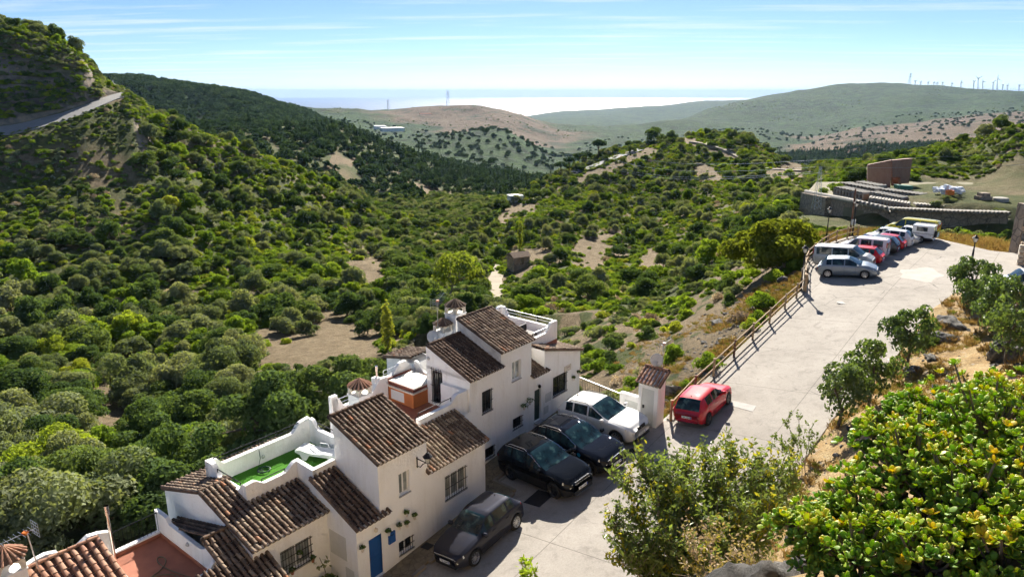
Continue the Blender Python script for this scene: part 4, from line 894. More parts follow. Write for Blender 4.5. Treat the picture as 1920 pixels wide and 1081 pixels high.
# ---- scatter over the terrain
def project(p):
    fw = p[:, 1] * CT - p[:, 2] * ST; up = p[:, 1] * ST + p[:, 2] * CT
    return CX + F_PX * p[:, 0] / fw, CY - F_PX * up / fw
def tri_sample(smin, smax, n, rng, pmin=-480, pmax=2250):
    """area-weighted random points on the terrain between two knots"""
    r0 = int(np.searchsorted(s_arr, smin)); r1 = int(np.searchsorted(s_arr, smax)); c0 = int(np.searchsorted(t_px, pmin)); c1 = int(np.searchsorted(t_px, pmax)) - 1
    G = TV.reshape(nr, nc, 3)[r0:r1 + 1, c0:c1 + 1]; a = G[:-1, :-1]; b = G[:-1, 1:]; d = G[1:, :-1]; e = G[1:, 1:]
    area = np.abs(np.cross((b - a)[..., :2], (d - a)[..., :2])); w = area.ravel() / area.sum(); k = rng.choice(len(w), n, p=w)
    u, v = rng.random((2, n, 1)); A, B, D, E = [q.reshape(-1, 3)[k] for q in (a, b, d, e)]
    P = A * (1 - u) * (1 - v) + B * u * (1 - v) + D * (1 - u) * v + E * u * v
    return P, area.sum()
def thin(P, R):
    """keep points that do not crowd earlier ones (grid hash)"""
    cell = {}; keep = []
    for i, (p, r) in enumerate(zip(P, R)):
        k = (int(p[0] // 4), int(p[1] // 4)); ok = True
        for a in (-1, 0, 1):
            for b in (-1, 0, 1):
                for j in cell.get((k[0] + a, k[1] + b), ()):
                    if (P[j][0] - p[0])**2 + (P[j][1] - p[1])**2 < (0.40 * (r + R[j]))**2: ok = False; break
                if not ok: break
            if not ok: break
        if ok: cell.setdefault(k, []).append(i); keep.append(i)
    return np.array(keep, int)
rng = np.random.default_rng(21)
PLANTS = []         # (kind, variant, position, crown radius, rotation)
def add(kind, P, R):
    for p, r in zip(P, R): PLANTS.append((kind, int(rng.integers(len(PROTO[kind]))), p, float(r), float(rng.uniform(0, 6.28))))
# (1) near valley and hillsides, Y up to about 440 m
P, ar = tri_sample(1, 10.9, 100000, rng)
px, py = project(P); Y = P[:, 1]
dx, dy = P[:, 0] - HO_X, P[:, 1] - HO_Y; S_ = dx * HDX + dy * HDY; T_ = dx * HDY - dy * HDX
bad = ((T_ > -9.5) & (S_ < 12) & (Y < 70)) | ((T_ > 3.2) & (Y < 67)) | clear_mask(px, py)
ss = np.array([0.0])
cem = (px > 1490) & (Y > 100) & (Y < 152) & (px < 1960)
roadl = (np.abs(Y - np.interp(px, [-200, 0, 100, 150, 190, 240], [207, 208, 213, 218, 226, 236])) < 6.5) & (px < 262)
bad |= cem | roadl
nz = fbm(P[:, 0] / 14, P[:, 1] / 14, 3, 2)
near = Y < 125
u = rng.random(len(P))
left_hill = (px < 760) & (Y >= 125); right_knoll = (px > 900) & (Y >= 70)
R = np.where(near & (px < 900), rng.uniform(1.5, 3.7, len(P)), np.where(left_hill, rng.uniform(.95, 2.1, len(P)) + 1.5 * (u < .16), np.where(right_knoll, rng.uniform(.8, 1.7, len(P)) + 1.7 * (u < .13), rng.uniform(1.0, 2.6, len(P)))))
R = np.where(Y < 85, R * 1.3, R); R = np.where((px < 330) & (Y > 90), R * 1.2, R); R = np.where((px < 275) & (Y > 196) & (Y < 240), rng.uniform(.5, .9, len(P)), R); R = np.where((px < 300) & (Y > 165) & (Y <= 196), rng.uniform(1.0, 2.0, len(P)), R)
R = np.where((px > 1480) & (Y > 150), rng.uniform(.6, 1.2, len(P)) + 1.0 * (u < .06), R)
R = np.where((T_ > -30) & (S_ > 11) & (Y < 100) & (px > 1000), rng.uniform(.45, 1.5, len(P)), R)
R = np.where((px > 460) & (px < 790) & (py > 630) & (py < 735) & (Y < 112), np.minimum(R, 1.25), R); R = np.where((px > 140) & (px < 270) & (py > 780) & (py < 930), np.minimum(R, 1.5), R)
keep_p = np.where(nz > .24, .4, 1.0) * np.where((px > 1000) & (Y < 100), .55, 1.0)
ok = (~bad) & (rng.random(len(P)) < keep_p); P, R, px, py, Y, u = P[ok], R[ok], px[ok], py[ok], Y[ok], u[ok]
k = thin(P, R); P, R, px, py, Y = P[k], R[k], px[k], py[k], Y[k]; u = rng.random(len(P)); nz = fbm(P[:, 0] / 22, P[:, 1] / 22, 3, 8)
big = R > np.where(Y < 125, 1.9, 2.0)
sunny = (px > 330) & (px < 760) & (Y > 140)         # bright green maquis on the middle of the left hillside
kind = np.where(big, np.where(u < .45, 'olive_tree', np.where(u < .86, 'oak_tree', 'leafy_tree')), np.where(u + nz * .5 < .42, 'green_shrub', np.where(u < .62, 'grey_shrub', np.where(u < .93, 'dark_shrub', np.where(u < .97, 'yellow_shrub', 'dry_shrub')))))
kind = np.where(sunny & ~big & (u < .80), 'green_shrub', kind); kind = np.where(sunny & ~big & (u > .95), 'yellow_shrub', kind)
kind = np.where((px > 1000) & (px < 1480) & (Y > 120) & ~big & (u < .62), 'green_shrub', kind)
P2, _ = tri_sample(3.0, 10.9, 30000, rng); px2, py2 = project(P2); R2 = rng.uniform(.45, .95, len(P2)) * np.clip(P2[:, 1] / 170, .8, 1.5)
ok2 = (~clear_mask(px2, py2) | (rng.random(len(P2)) < .12)) & (P2[:, 1] > 95) & ~((px2 > 1490) & (P2[:, 1] > 100) & (P2[:, 1] < 152)) & ~((np.abs(P2[:, 1] - np.interp(px2, [-200, 0, 100, 150, 190, 240], [207, 208, 213, 218, 226, 236])) < 6) & (px2 < 262))
P2, R2, px2 = P2[ok2], R2[ok2], px2[ok2]; u2 = rng.random(len(P2))
kd2 = np.where(u2 < .5, 'green_shrub', np.where(u2 < .72, 'grey_shrub', np.where(u2 < .92, 'dark_shrub', 'dry_shrub')))
for kd in set(kd2): add(str(kd), P2[kd2 == kd], R2[kd2 == kd])
for kd in set(kind): add(str(kd), P[kind == kd], R[kind == kd])
P2, _ = tri_sample(8.02, 9.6, 1500, rng, -250, 195); G_ = TV.reshape(nr, nc, 3); rr0 = int(np.searchsorted(s_arr, 8.0)); rr1 = int(np.searchsorted(s_arr, 9.0)); c1_ = int(np.searchsorted(t_px, 192)); pick = np.stack([rng.integers(rr0 - 3, rr1 + 1, 900), rng.integers(int(np.searchsorted(t_px, -450)), c1_, 900)], 1)
P2 = np.array([G_[a, b] for a, b in pick]); qx, qy = project(P2); ok2 = ~(((qx - 150) / 46)**2 + ((qy - 130) / 34)**2 < 1) | (rng.random(len(P2)) < .15); P2 = P2[ok2]; R2 = rng.uniform(.7, 1.9, len(P2)); u2 = rng.random(len(P2)); kd2 = np.where(u2 < .35, 'green_shrub', np.where(u2 < .7, 'dark_shrub', 'grey_shrub'))
for kd in set(kd2): add(str(kd), P2[kd2 == kd], R2[kd2 == kd])
for a_, b_, n_, p0_, p1_, rl, rh in ((5.2, 9.6, 5200, 1500, 2180, .5, 1.15), (5.6, 8.2, 260, 232, 320, .7, 1.5), (9.0, 11.0, 2600, 560, 960, 1.4, 3.2)):
    P2, _ = tri_sample(a_, b_, n_, rng, p0_, p1_); qx, qy = project(P2); ok2 = ~((qx > 1490) & (P2[:, 1] > 100) & (P2[:, 1] < 153)); P2 = P2[ok2]; R2 = rng.uniform(rl, rh, len(P2)); u2 = rng.random(len(P2)); kd2 = np.where(u2 < .35, 'green_shrub', np.where(u2 < .65, 'dark_shrub', 'grey_shrub'))
    if p0_ == 560: kd2 = np.where(u2 < .5, 'oak_tree', 'olive_tree')
    for kd in set(kd2): add(str(kd), P2[kd2 == kd], R2[kd2 == kd])
N_NEAR = len(PLANTS)
# (2) wooded second ridges
FAR = []
P, ar = tri_sample(10.8, 13.0, 19000, rng); px, py = project(P); ok = (P[:, 1] > 395) & ~clear_mask(px, py) & (fbm(P[:, 0] / 90, P[:, 1] / 90, 3, 4) < .6); P = P[ok]; R = rng.uniform(2.6, 4.6, len(P)); k = thin(P, R); P, R = P[k], R[k]
u = rng.random(len(P)) + fbm(P[:, 0] / 120, P[:, 1] / 120, 2, 6)
FAR += [('far_conifer' if a < .38 else 'far_oak', p, r) for a, p, r in zip(u, P, R)]
P, ar = tri_sample(13.0, 14.6, 9000, rng, -150, 660); R = rng.uniform(3.2, 5.6, len(P)); FAR += [('far_oak', p, r) for p, r in zip(P, R)]
P, ar = tri_sample(13.0, 15.6, 7000, rng); px, py = project(P); ok = (px < 0) | ((px > 780) & (px < 1090) & (P[:, 1] < 1500)) | (rng.random(len(P)) < .2); P = P[ok]; R = rng.uniform(3.5, 6.0, len(P)); FAR += [('far_oak', p, r) for p, r in zip(P, R)]
P, ar = tri_sample(15.0, 17.0, 2600, rng); ok = (fbm(P[:, 0] / 300, P[:, 1] / 300, 3, 14) < -.12); P = P[ok]; R = rng.uniform(2.2, 4.2, len(P)); FAR += [('far_scrub', p, r) for p, r in zip(P, R)]

# ---- instancing of the uncounted mass through geometry nodes
def scatter_mass(name, items, label=None):
    """items: (mesh, position, scale xyz, rotation z)"""
    meshes = sorted({m.name for m, *_ in items}); coll = bpy.data.collections.new(name + '_sources'); order = {}
    for i, mn in enumerate(meshes):
        o = bpy.data.objects.new('%s_source_%02d' % (name, i), bpy.data.meshes[mn]); coll.objects.link(o); order[mn] = i
    me = bpy.data.meshes.new(name); me.from_pydata([tuple(p) for _, p, _, _ in items], [], [])
    def attr(n, ty, vals, key):
        a = me.attributes.new(n, ty, 'POINT'); a.data.foreach_set(key, np.asarray(vals).ravel())
    attr('pid', 'INT', np.array([order[m.name] for m, *_ in items], np.int32), 'value')
    attr('scl', 'FLOAT_VECTOR', np.array([s for _, _, s, _ in items], np.float32), 'vector')
    attr('rot', 'FLOAT_VECTOR', np.array([(0, 0, r) for *_, r in items], np.float32), 'vector')
    ng = bpy.data.node_groups.new(name, 'GeometryNodeTree'); ng.interface.new_socket('Geometry', in_out='INPUT', socket_type='NodeSocketGeometry'); ng.interface.new_socket('Geometry', in_out='OUTPUT', socket_type='NodeSocketGeometry')
    gi, go, ip, ci = [ng.nodes.new(x) for x in ('NodeGroupInput', 'NodeGroupOutput', 'GeometryNodeInstanceOnPoints', 'GeometryNodeCollectionInfo')]
    ci.inputs['Collection'].default_value = coll; ci.inputs['Separate Children'].default_value = True; ci.inputs['Reset Children'].default_value = True
    def na(n, ty):
        a = ng.nodes.new('GeometryNodeInputNamedAttribute'); a.data_type = ty; a.inputs['Name'].default_value = n; return a.outputs['Attribute']
    L = ng.links.new; L(gi.outputs[0], ip.inputs['Points']); L(ci.outputs[0], ip.inputs['Instance']); ip.inputs['Pick Instance'].default_value = True
    L(na('pid', 'INT'), ip.inputs['Instance Index']); L(na('rot', 'FLOAT_VECTOR'), ip.inputs['Rotation']); L(na('scl', 'FLOAT_VECTOR'), ip.inputs['Scale']); L(ip.outputs[0], go.inputs[0])
    o = put(bpy.data.objects.new(name, me)); md = o.modifiers.new('scatter', 'NODES'); md.node_group = ng
    return tag(o, label, kind='stuff')

# ---- pick the plants that show largest as single objects
def visible(p, hgt):
    q = Vector(p) + Vector((0, 0, hgt)); d = q.length; hit = TBVH.ray_cast(Vector((0, 0, 0)), q / d, d - 0.5); return hit[0] is None
SHRUBS = {'green_shrub', 'grey_shrub', 'dark_shrub', 'dry_shrub', 'yellow_shrub'}
KW = {'olive_tree': 'grey-green olive tree', 'oak_tree': 'dark evergreen oak', 'leafy_tree': 'bright green leafy tree', 'green_shrub': 'bright green rounded shrub', 'grey_shrub': 'grey-green rounded shrub', 'dark_shrub': 'dark green rounded shrub', 'dry_shrub': 'dry brownish shrub', 'yellow_shrub': 'yellow-green shrub'}
def where(px, py, Y):
    if Y < 60 and px < 330: return 'in the grove behind the salmon-tiled roof'
    if px < 330 and py > 640: return 'in the grove below the left hillside, near the dirt track'
    if px < 470 and py > 640: return 'in the grove beyond the turf terrace'
    if px < 860 and py > 690: return 'on the slope just behind the white houses'
    if px < 860 and py > 560: return 'around the dry clearing beyond the houses'
    if px < 270 and py < 330: return 'on the hillside below the bending mountain road'
    if px < 420: return 'on the lower flank of the left hillside'
    if px < 780: return 'on the sunny middle of the left hillside'
    if px < 1060: return 'along the valley floor beyond the chimneys'
    if px < 1500 and py > 520 : return 'on the dirt slope beside the wooden fence'
    if px < 1500: return 'on the facing knoll across the valley'
    return 'on the slope around the walled cemetery'
pos = np.array([p[2] for p in PLANTS]); Rr = np.array([p[3] for p in PLANTS]); px, py = project(pos)
size = Rr / pos[:, 1]; infr = (px > -40) & (px < 1960) & (py > 60) & (py < 1150)
is_sh = np.array([p[0] in SHRUBS for p in PLANTS]); single = set()
for grp, lim in ((~is_sh, 250), (is_sh, 250)):
    c = 0
    for i in np.argsort(-size * infr * grp):
        if c >= lim or not (infr[i] and grp[i]): break
        if visible(pos[i], Rr[i] * 1.2): single.add(int(i)); c += 1
mass = []
for i, (kd, v, p, r, rot) in enumerate(PLANTS):
    pr = PROTO[kd][v]; f = random.Random(i)
    if p[1] < 100 and kd + '_fine' in PROTO: pr = PROTO[kd + '_fine'][v % len(PROTO[kd + '_fine'])]
    sc = (r * f.uniform(.78, 1.22), r * f.uniform(.78, 1.22), r * f.uniform(.75, 1.2))
    if i not in single: mass.append((pr['joined'], p - np.array([0, 0, .12 * r]), sc, rot)); continue
    M = Matrix.Translation(Vector(p) - Vector((0, 0, .1 * r))) @ Matrix.Rotation(rot, 4, 'Z') @ Matrix.Diagonal((*sc, 1)); w = where(px[i], py[i], pos[i, 1])
    big_ = 'large ' if r > 2.7 else 'small ' if r < 1.25 else ''
    if kd in SHRUBS:
        tag(put(bpy.data.objects.new(kd, pr['joined']), None, M), big_ + KW[kd] + ' ' + w, 'shrub', 'shrubs ' + w)
    else:
        T = thing(kd, big_ + KW[kd] + ' ' + w, 'tree', mat=M, group='trees ' + w)
        put(bpy.data.objects.new('crown', pr['crown']), T, M); put(bpy.data.objects.new('trunk', pr['trunk']), T, M)
scatter_mass('hillside_scrub', mass, 'dense green maquis covering the hillsides')
scatter_mass('distant_woodland', [(PROTO[k][int(rng.integers(len(PROTO[k])))]['joined'], p - np.array([0, 0, .1 * r]), (r, r, r * rng.uniform(.9, 1.3)), rng.uniform(0, 6.28)) for k, p, r in FAR], 'distant wooded ridges beyond the valley')
print('PLANTS', N_NEAR, len(FAR), len(single), len(mass))

# ------------------------------------------------------------------ vehicles
def paint(name, c, flake=0.25, metal=0.0):
    t = NT(name); t.col(t.mix(t.ramp(t.noise(5, 5, 0.65, t.coord()), [(0.5, 0.0), (0.8, 0.10 if max(c) > .2 else 0.015)]), c, (0.28, 0.26, 0.23))); t.set(rough=0.5, metal=metal, coat=1.0 if max(c) > .2 else .5, coatr=0.015, spec=0.06 if max(c) > .2 else 0.0); MATS[name] = t.m; return t.m
paint('paint_grey', (0.030, 0.031, 0.042), metal=0.2); paint('paint_black', (0.006, 0.007, 0.009)); paint('paint_darkgrey', (0.008, 0.010, 0.016)); paint('paint_white', (0.74, 0.74, 0.73)); paint('paint_red', (0.50, 0.012, 0.022))
paint('paint_silverblue', (0.25, 0.29, 0.33), metal=0.45); paint('paint_silver', (0.42, 0.42, 0.41), metal=0.3); paint('paint_slate', (0.06, 0.075, 0.09), metal=0.3); paint('paint_yellow', (0.50, 0.42, 0.015)); paint('paint_pearl', (0.70, 0.64, 0.66))
t = NT('car_glass'); t.col(t.ramp(t.noise(2.4, 3, 0.5, t.coord()), [(0.35, (0.006, 0.012, 0.016)), (0.58, (0.012, 0.034, 0.044)), (0.66, (0.05, 0.10, 0.10)), (0.74, (0.012, 0.02, 0.024))])); t.set(rough=0.04, spec=0.45); MATS['car_glass'] = t.m
simple('tyre_rubber', (0.012, 0.012, 0.012), 0.85, var=0.2); simple('alloy', (0.55, 0.55, 0.56), 0.3, 0.85); simple('alloy_dark', (0.10, 0.10, 0.105), 0.35, 0.8); simple('black_plastic', (0.014, 0.014, 0.015), 0.6); simple('chrome', (0.75, 0.76, 0.78), 0.12, 1.0, var=0.03)
simple('lamp_clear', (0.62, 0.63, 0.62), 0.1, 0.25, coat=1.0, var=0.25, scale=18); simple('lamp_red', (0.42, 0.010, 0.014), 0.15, coat=1.0); simple('number_plate', (0.76, 0.76, 0.74), 0.5, var=0.02); simple('plate_blue', (0.01, 0.05, 0.35), 0.5); simple('plate_ink', (0.01, 0.01, 0.01), 0.6)
simple('lettering_white', (0.72, 0.72, 0.72), 0.5, var=0.02); simple('decal_blue', (0.02, 0.30, 0.50), 0.4)

def wheel_meshes(style):
    mb = MB(); R = Matrix.Rotation(math.pi / 2, 4, 'X'); mb.lathe([(.62, -.10), (.70, -.32), (.93, -.34), (1.0, -.24), (1.0, .24), (.93, .34), (.70, .32), (.62, .10)], 22, R)
    ty = mb.mesh('tyre', MATS['tyre_rubber'], True)
    mb = MB(); mb.lathe([(.70, .31), (.655, .31), (.60, .18), (.60, -.2)], 22, R); mb.lathe([(.14, .20), (.13, .27), (0.001, .28)], 12, R)
    ns = {'five': 5, 'multi': 10, 'cover': 7}[style]; wd = {'five': .13, 'multi': .055, 'cover': .16}[style]
    for k in range(ns):
        a = 2 * math.pi * k / ns; M = Matrix.Rotation(a, 4, 'Y')
        mb.prism([M @ Vector((-wd, -.21, .10)), M @ Vector((wd, -.21, .10)), M @ Vector((wd * .8, -.29, .64)), M @ Vector((-wd * .8, -.29, .64))], M.to_3x3() @ Vector((0, .06, 0)))
    ri = mb.mesh('rim', [MATS['alloy_dark'] if style == 'five' else MATS['alloy']], False)
    mb = MB(); mb.lathe([(0.001, .10), (.6, .10)], 16, R); hub = mb.mesh('brake_disc', MATS['black_plastic']); return ty, ri, hub
WHEELS = {k: wheel_meshes(k) for k in ('five', 'multi', 'cover')}

def car(name, label, spec, paintmat, M, group=None, cat='car'):
    """builds a car in its own frame (x forward, y left, z up, origin on the ground) placed by matrix M"""
    g = dict(L=4.2, W=1.78, H=1.48, wb=2.55, fo=.82, wr=.32, hoodf=.70, hoodc=.96, cowl=.20, roofF=.02, roofR=-.34, glassR=-.455, belt=.93, rearz=.92, rw=.73, win=[(.155, -.03), (-.05, -.24)], quarter=(-.26, -.345), rails=False, tail=.93, rim='multi', clad=False, plate='front', grille='slim', rearlamp='side', box=False)
    g.update(spec); L, W, H = g['L'], g['W'], g['H']; hw = W / 2; T = thing(name, label, cat, mat=M, group=group)
    def B(mb, nm, mt, parent=T, smooth=False): return mb.build(nm, MATS[mt] if isinstance(mt, str) else mt, parent, smooth, M)
    xf = L / 2; wxs = (xf - g['fo'], xf - g['fo'] - g['wb']); wr = g['wr']; arch = wr + .045
    X = sorted({round(x, 3) for x in list(np.linspace(-L / 2, L / 2, 40)) + [w + arch * c for w in wxs for c in (-1.02, -1, -.93, -.8, -.55, 0, .55, .8, .93, 1, 1.02)] + [L * q for w in g['win'] for q in w] + [L * q for q in (g['cowl'], g['roofF'], g['roofR'], g['glassR'])] + ([L * q for q in g['quarter']] if g['quarter'] else [])})
    f = np.array(X) / L
    cw = g['cowl']; top = pchip([-.505, -.495, g['glassR'] - .005, g['roofR'], g['roofR'] + .10, g['roofF'] - .06, g['roofF'], cw, cw + .06, .44, .485, .505], [g['rearz'] - .3, g['rearz'] - .04, g['rearz'] + .015, H - .055, H - .012, H, H - .035, g['hoodc'] + .015, g['hoodc'] - .005, g['hoodf'] + .10, g['hoodf'], g['hoodf'] - .22], f)
    bl = pchip([-.505, -.47, -.35, 0, cw, .44, .485, .505], [g['rearz'] - .33, g['belt'] + .02, g['belt'] + .03, g['belt'] - .01, g['belt'] - .04, g['hoodf'] + .02, g['hoodf'] - .07, g['hoodf'] - .25], f); bl = np.minimum(bl, top - .012)
    hwf = hw * pchip([-.505, -.495, -.46, -.34, 0, .3, .42, .48, .505], [.70, .80, .93, .99, 1.0, .99, .94, .79, .58], f)
    rwf = np.where(f > cw, hwf * .80, hwf * pchip([-.51, g['glassR'], g['roofR'], 0, g['roofF'], cw, .51], [.86, .84, g['rw'] * .98, g['rw'], g['rw'] * .97, .84, .80], f))
    bot = pchip([-.505, -.47, -.36, .36, .47, .505], [.36, .26, .19, .18, .22, .30], f)
    P = []
    for i, x in enumerate(X):
        az = 0
        for w in wxs:
            if abs(x - w) < arch: az = max(az, wr + math.sqrt(arch**2 - (x - w)**2))
        b = bot[i]; sz = max(b + .05, az); mz = max(.58 * bl[i] + .05, az + .04); k = hwf[i]; z5 = max(bl[i], az + .09)
        gl = top[i] - z5
        lerp = lambda a, c, q: a + (c - a) * q
        half = [(0, b), (k * .80, b), (k * .97, sz), (k, max(mz, sz + .02)), (k * .992, max(z5 - .10, mz + .02)), (k * .955, z5), (lerp(k * .945, rwf[i], .10), z5 + gl * .09), (lerp(k * .945, rwf[i], .88), z5 + gl * .86), (rwf[i] * .965, z5 + gl * .94), (rwf[i] * .60, z5 + gl * .988), (0, top[i])]
        if az: half[1] = (k * .80, max(b, az - .02))
        P.append([Vector((x, y, z)) for y, z in half])
    full = [[Vector((p.x, -p.y, p.z)) for p in r[:0:-1]] + r for r in P] if False else None
    objs = {}
    def quad(key, a, b, c, d): objs.setdefault(key, MB()).poly([a, b, c, d])
    body = MB(); nS = len(X); nJ = len(P[0])
    idxL = {}; 
    for sgn in (1, -1):
        base = len(body.v); body.v += [(p.x, p.y * sgn, p.z) for r in P for p in r]
        for i in range(nS - 1):
            xm = (X[i] + X[i + 1]) / 2 / L
            for j in range(nJ - 1):
                q = [base + i * nJ + j, base + (i + 1) * nJ + j, base + (i + 1) * nJ + j + 1, base + i * nJ + j + 1]
                if sgn > 0: q = q[::-1]
                pts = [Vector(body.v[k]) for k in q]; key = None
                if j == 6:
                    for wi, (a, b) in enumerate(g['win']):
                        if b < xm < a: key = ('side_window', sgn, wi)
                    if g['quarter'] and g['quarter'][1] < xm < g['quarter'][0]: key = ('side_window', sgn, 9)
                if j >= 8 or (j == 7 and False):
                    if g['roofF'] + .004 < xm < cw - .002 and j >= 8: key = ('windscreen', 0, 0)
                    if g['glassR'] < xm < g['roofR'] + .005 and j >= 8 and not g['box']: key = ('rear_window', 0, 0)
                if key: objs.setdefault(key, MB()).poly(pts)
                else: body.f.append(tuple(q)); body.m.append(1 if (j <= 1 or (g['clad'] and j == 2)) else 0)
        for i, flip in ((0, sgn > 0), (nS - 1, sgn < 0)):
            c = [base + i * nJ + j for j in range(nJ)]; body.f.append(tuple(c if flip else c[::-1])); body.m.append(0)
    me = body.mesh('body', [paintmat, MATS['black_plastic']], True)
    bm = bmesh.new(); bm.from_mesh(me); bmesh.ops.remove_doubles(bm, verts=bm.verts[:], dist=.0008); bm.to_mesh(me); bm.free()
    bo = put(bpy.data.objects.new('body', me), T, M)
    for (nm, sg, wi), mb in objs.items():
        o = B(mb, nm, 'car_glass', T, True); bm = bmesh.new(); bm.from_mesh(o.data); bmesh.ops.remove_doubles(bm, verts=bm.verts[:], dist=.0008); bm.to_mesh(o.data); bm.free()
    mb = MB(); mb.box((0, 0, .42), (L * .44, hw * .78, .20)); B(mb, 'underbody', 'black_plastic')
    ty, ri, hb = WHEELS[g['rim']]
    for w in wxs:
        for sgn in (1, -1):
            Wm = M @ Matrix.Translation((w, sgn * (hw - .115), wr)) @ (Matrix.Rotation(math.pi, 4, 'Z') if sgn > 0 else Matrix.Identity(4)) @ Matrix.Diagonal((wr, .32, wr, 1))
            we = bpy.data.objects.new('wheel', ty); put(we, T, Wm); put(bpy.data.objects.new('rim', ri), we, Wm); put(bpy.data.objects.new('brake_disc', hb), we, Wm)
    # interpolate the skin for small parts
    def skin(xx, j, sgn=1):
        i = int(np.clip(np.searchsorted(X, xx) - 1, 0, nS - 2)); q = (xx - X[i]) / (X[i + 1] - X[i]); p = P[i][j].lerp(P[i + 1][j], q); return Vector((p.x, p.y * sgn, p.z))
    hz = g['hoodf']
    for sgn in (1, -1):
        mb = MB(); a = [skin(L * .487, 4, sgn), skin(L * .425, 4, sgn), skin(L * .425, 5, sgn), skin(L * .487, 5, sgn)]
        off = Vector((.012, .012 * sgn, .006)); mb.prism([a[0] + Vector((.0, 0, -.03)), a[1] + Vector((0, 0, .02)), a[2] + Vector((0, 0, .004)), a[3] + Vector((.01, -.10 * sgn, .01))], off); B(mb, 'headlight', 'lamp_clear')
        mb = MB(); x0, x1 = (-.497, -.44) if not g['box'] else (-.500, -.488); j0, j1 = 4, 5
        a0, a1, a2, a3 = skin(L * x0, j0, sgn), skin(L * x1, j0, sgn), skin(L * x1, j1, sgn), skin(L * x0, j1, sgn)
        if g['box']: a2 += Vector((0, 0, .35)); a3 += Vector((0, 0, .35))
        mb.prism([a0 + Vector((-.005, -.16 * sgn, 0)), a0, a1, a2, a3], Vector((-.012, .014 * sgn, 0))); B(mb, 'taillight', 'lamp_red')
        mb = MB(); mp = skin(L * (cw - .055), 5, sgn) + Vector((0, .10 * sgn, .06)); mb.box(mp, (.05, .10, .065)); mb.box(mp + Vector((.045, 0, 0)), (.02, .085, .05)); o = B(mb, 'mirror', paintmat, T, True)
        for wi, (a, b) in enumerate(g['win']):
            mb = MB(); p = skin(L * b + .14, 4, sgn); mb.box(p + Vector((0, .012 * sgn, .0)), (.085, .014, .014)); B(mb, 'door_handle', paintmat)
        for xx in [L * g['win'][0][0] - .06] + [L * (a + .006) for a, b in g['win'][1:]] + [L * g['win'][-1][1] - .02]:
            mb = MB(); pts = [skin(xx, j, sgn) for j in (2, 3, 4, 5)]; mb.tube([p + Vector((0, .001 * sgn, 0)) for p in pts], .005, 4, False); B(mb, 'door_seam', 'black_plastic')
        if g['rails']:
            mb = MB(); mb.tube([skin(L * (g['roofF'] - .04), 8, sgn) + Vector((0, 0, -.0)), skin(L * (g['roofF'] - .07), 8, sgn) + Vector((0, 0, .055)), skin(L * (g['roofR'] + .08), 8, sgn) + Vector((0, 0, .055)), skin(L * (g['roofR'] + .04), 8, sgn)], .018, 6); B(mb, 'roof_rail', 'chrome' if g['rails'] == 'chrome' else 'black_plastic')
        if g.get('chromeline'):
            mb = MB(); a = g['win'][0][0]; b = (g['quarter'] or g['win'][-1])[1]; mb.tube([skin(L * q, 7, sgn) + Vector((0, .004 * sgn, .012)) for q in np.linspace(a, b, 12)], .012, 4); B(mb, 'window_trim', 'chrome')
    # front: grille, intake, plate; rear: plate, wiper
    fx = lambda zz: xf - .02 - max(0, zz - .5) * .10
    mb = MB()
    if g['grille'] == 'slots':
        for k in range(7): mb.box((xf - .012, (k - 3) * .125, hz - .10), (.02, .042, .055))
    elif g['grille'] == 'kidney':
        for k in (-1, 1): mb.box((xf - .015, k * .15, hz - .10), (.025, .12, .075))
    elif g['grille'] == 'wide': mb.box((xf - .02, 0, hz - .17), (.035, hw * .62, .11))
    else: mb.box((xf - .025, 0, hz - .09), (.03, hw * .52, .028))
    gr = B(mb, 'grille', 'black_plastic')
    if g['grille'] in ('slots',):
        for k in range(7):
            mb = MB(); mb.prism([(xf + .009, (k - 3) * .125 - .05, hz - .165), (xf + .009, (k - 3) * .125 + .05, hz - .165), (xf + .009, (k - 3) * .125 + .05, hz - .15), (xf + .009, (k - 3) * .125 - .05, hz - .15)], (.012, 0, 0))
            mb.prism([(xf + .009, (k - 3) * .125 - .05, hz - .05), (xf + .009, (k - 3) * .125 + .05, hz - .05), (xf + .009, (k - 3) * .125 + .05, hz - .035), (xf + .009, (k - 3) * .125 - .05, hz - .035)], (.012, 0, 0)); B(mb, 'grille_ring', 'chrome')
    if g['grille'] in ('wide', 'slim'): mb = MB(); mb.box((xf + .005, 0, hz - .045), (.012, hw * .60, .010)); B(mb, 'chrome_strip', 'chrome')
    mb = MB(); mb.box((xf - .05, 0, .30), (.06, hw * .60, .075)); B(mb, 'lower_intake', 'black_plastic')
    if g.get('skid'): mb = MB(); mb.box((xf - .01, 0, .225), (.05, hw * .55, .022)); B(mb, 'skid_plate', 'chrome')
    for xx, zz, sg in ((xf + .012, .43, 1), (-xf - .012 if not g['box'] else -xf - .02, .62, -1)):
        mb = MB(); mb.box((xx, 0, zz), (.008, .26, .056)); p = B(mb, 'number_plate', 'number_plate')
        mb = MB(); mb.box((xx + .009 * sg, .235 * sg, zz), (.002, .022, .054)); B(mb, 'plate_band', 'plate_blue', p)
        mb = MB(); rr = random.Random(label)
        for k in range(7):
            if k == 4: continue
            yy = (.17 - k * .055) * sg
            for zz2 in (-.026, 0, .026):
                if rr.random() < .72: mb.box((xx + .009 * sg, yy, zz + zz2), (.0015, .017, .005))
            for yo in (-.015, .015):
                if rr.random() < .75: mb.box((xx + .0092 * sg, yy + yo, zz), (.0015, .0045, .028))
        B(mb, 'plate_characters', 'plate_ink', p)
    mb = MB(); p0 = skin(L * (cw - .006), 9); mb.tube([Vector((p0.x, .25, p0.z + .012)), Vector((p0.x - .10, -.35, p0.z + .06))], .008, 4); mb.tube([Vector((p0.x, -.05, p0.z + .015)), Vector((p0.x - .08, -.62, p0.z + .045))], .008, 4); B(mb, 'wiper', 'black_plastic')
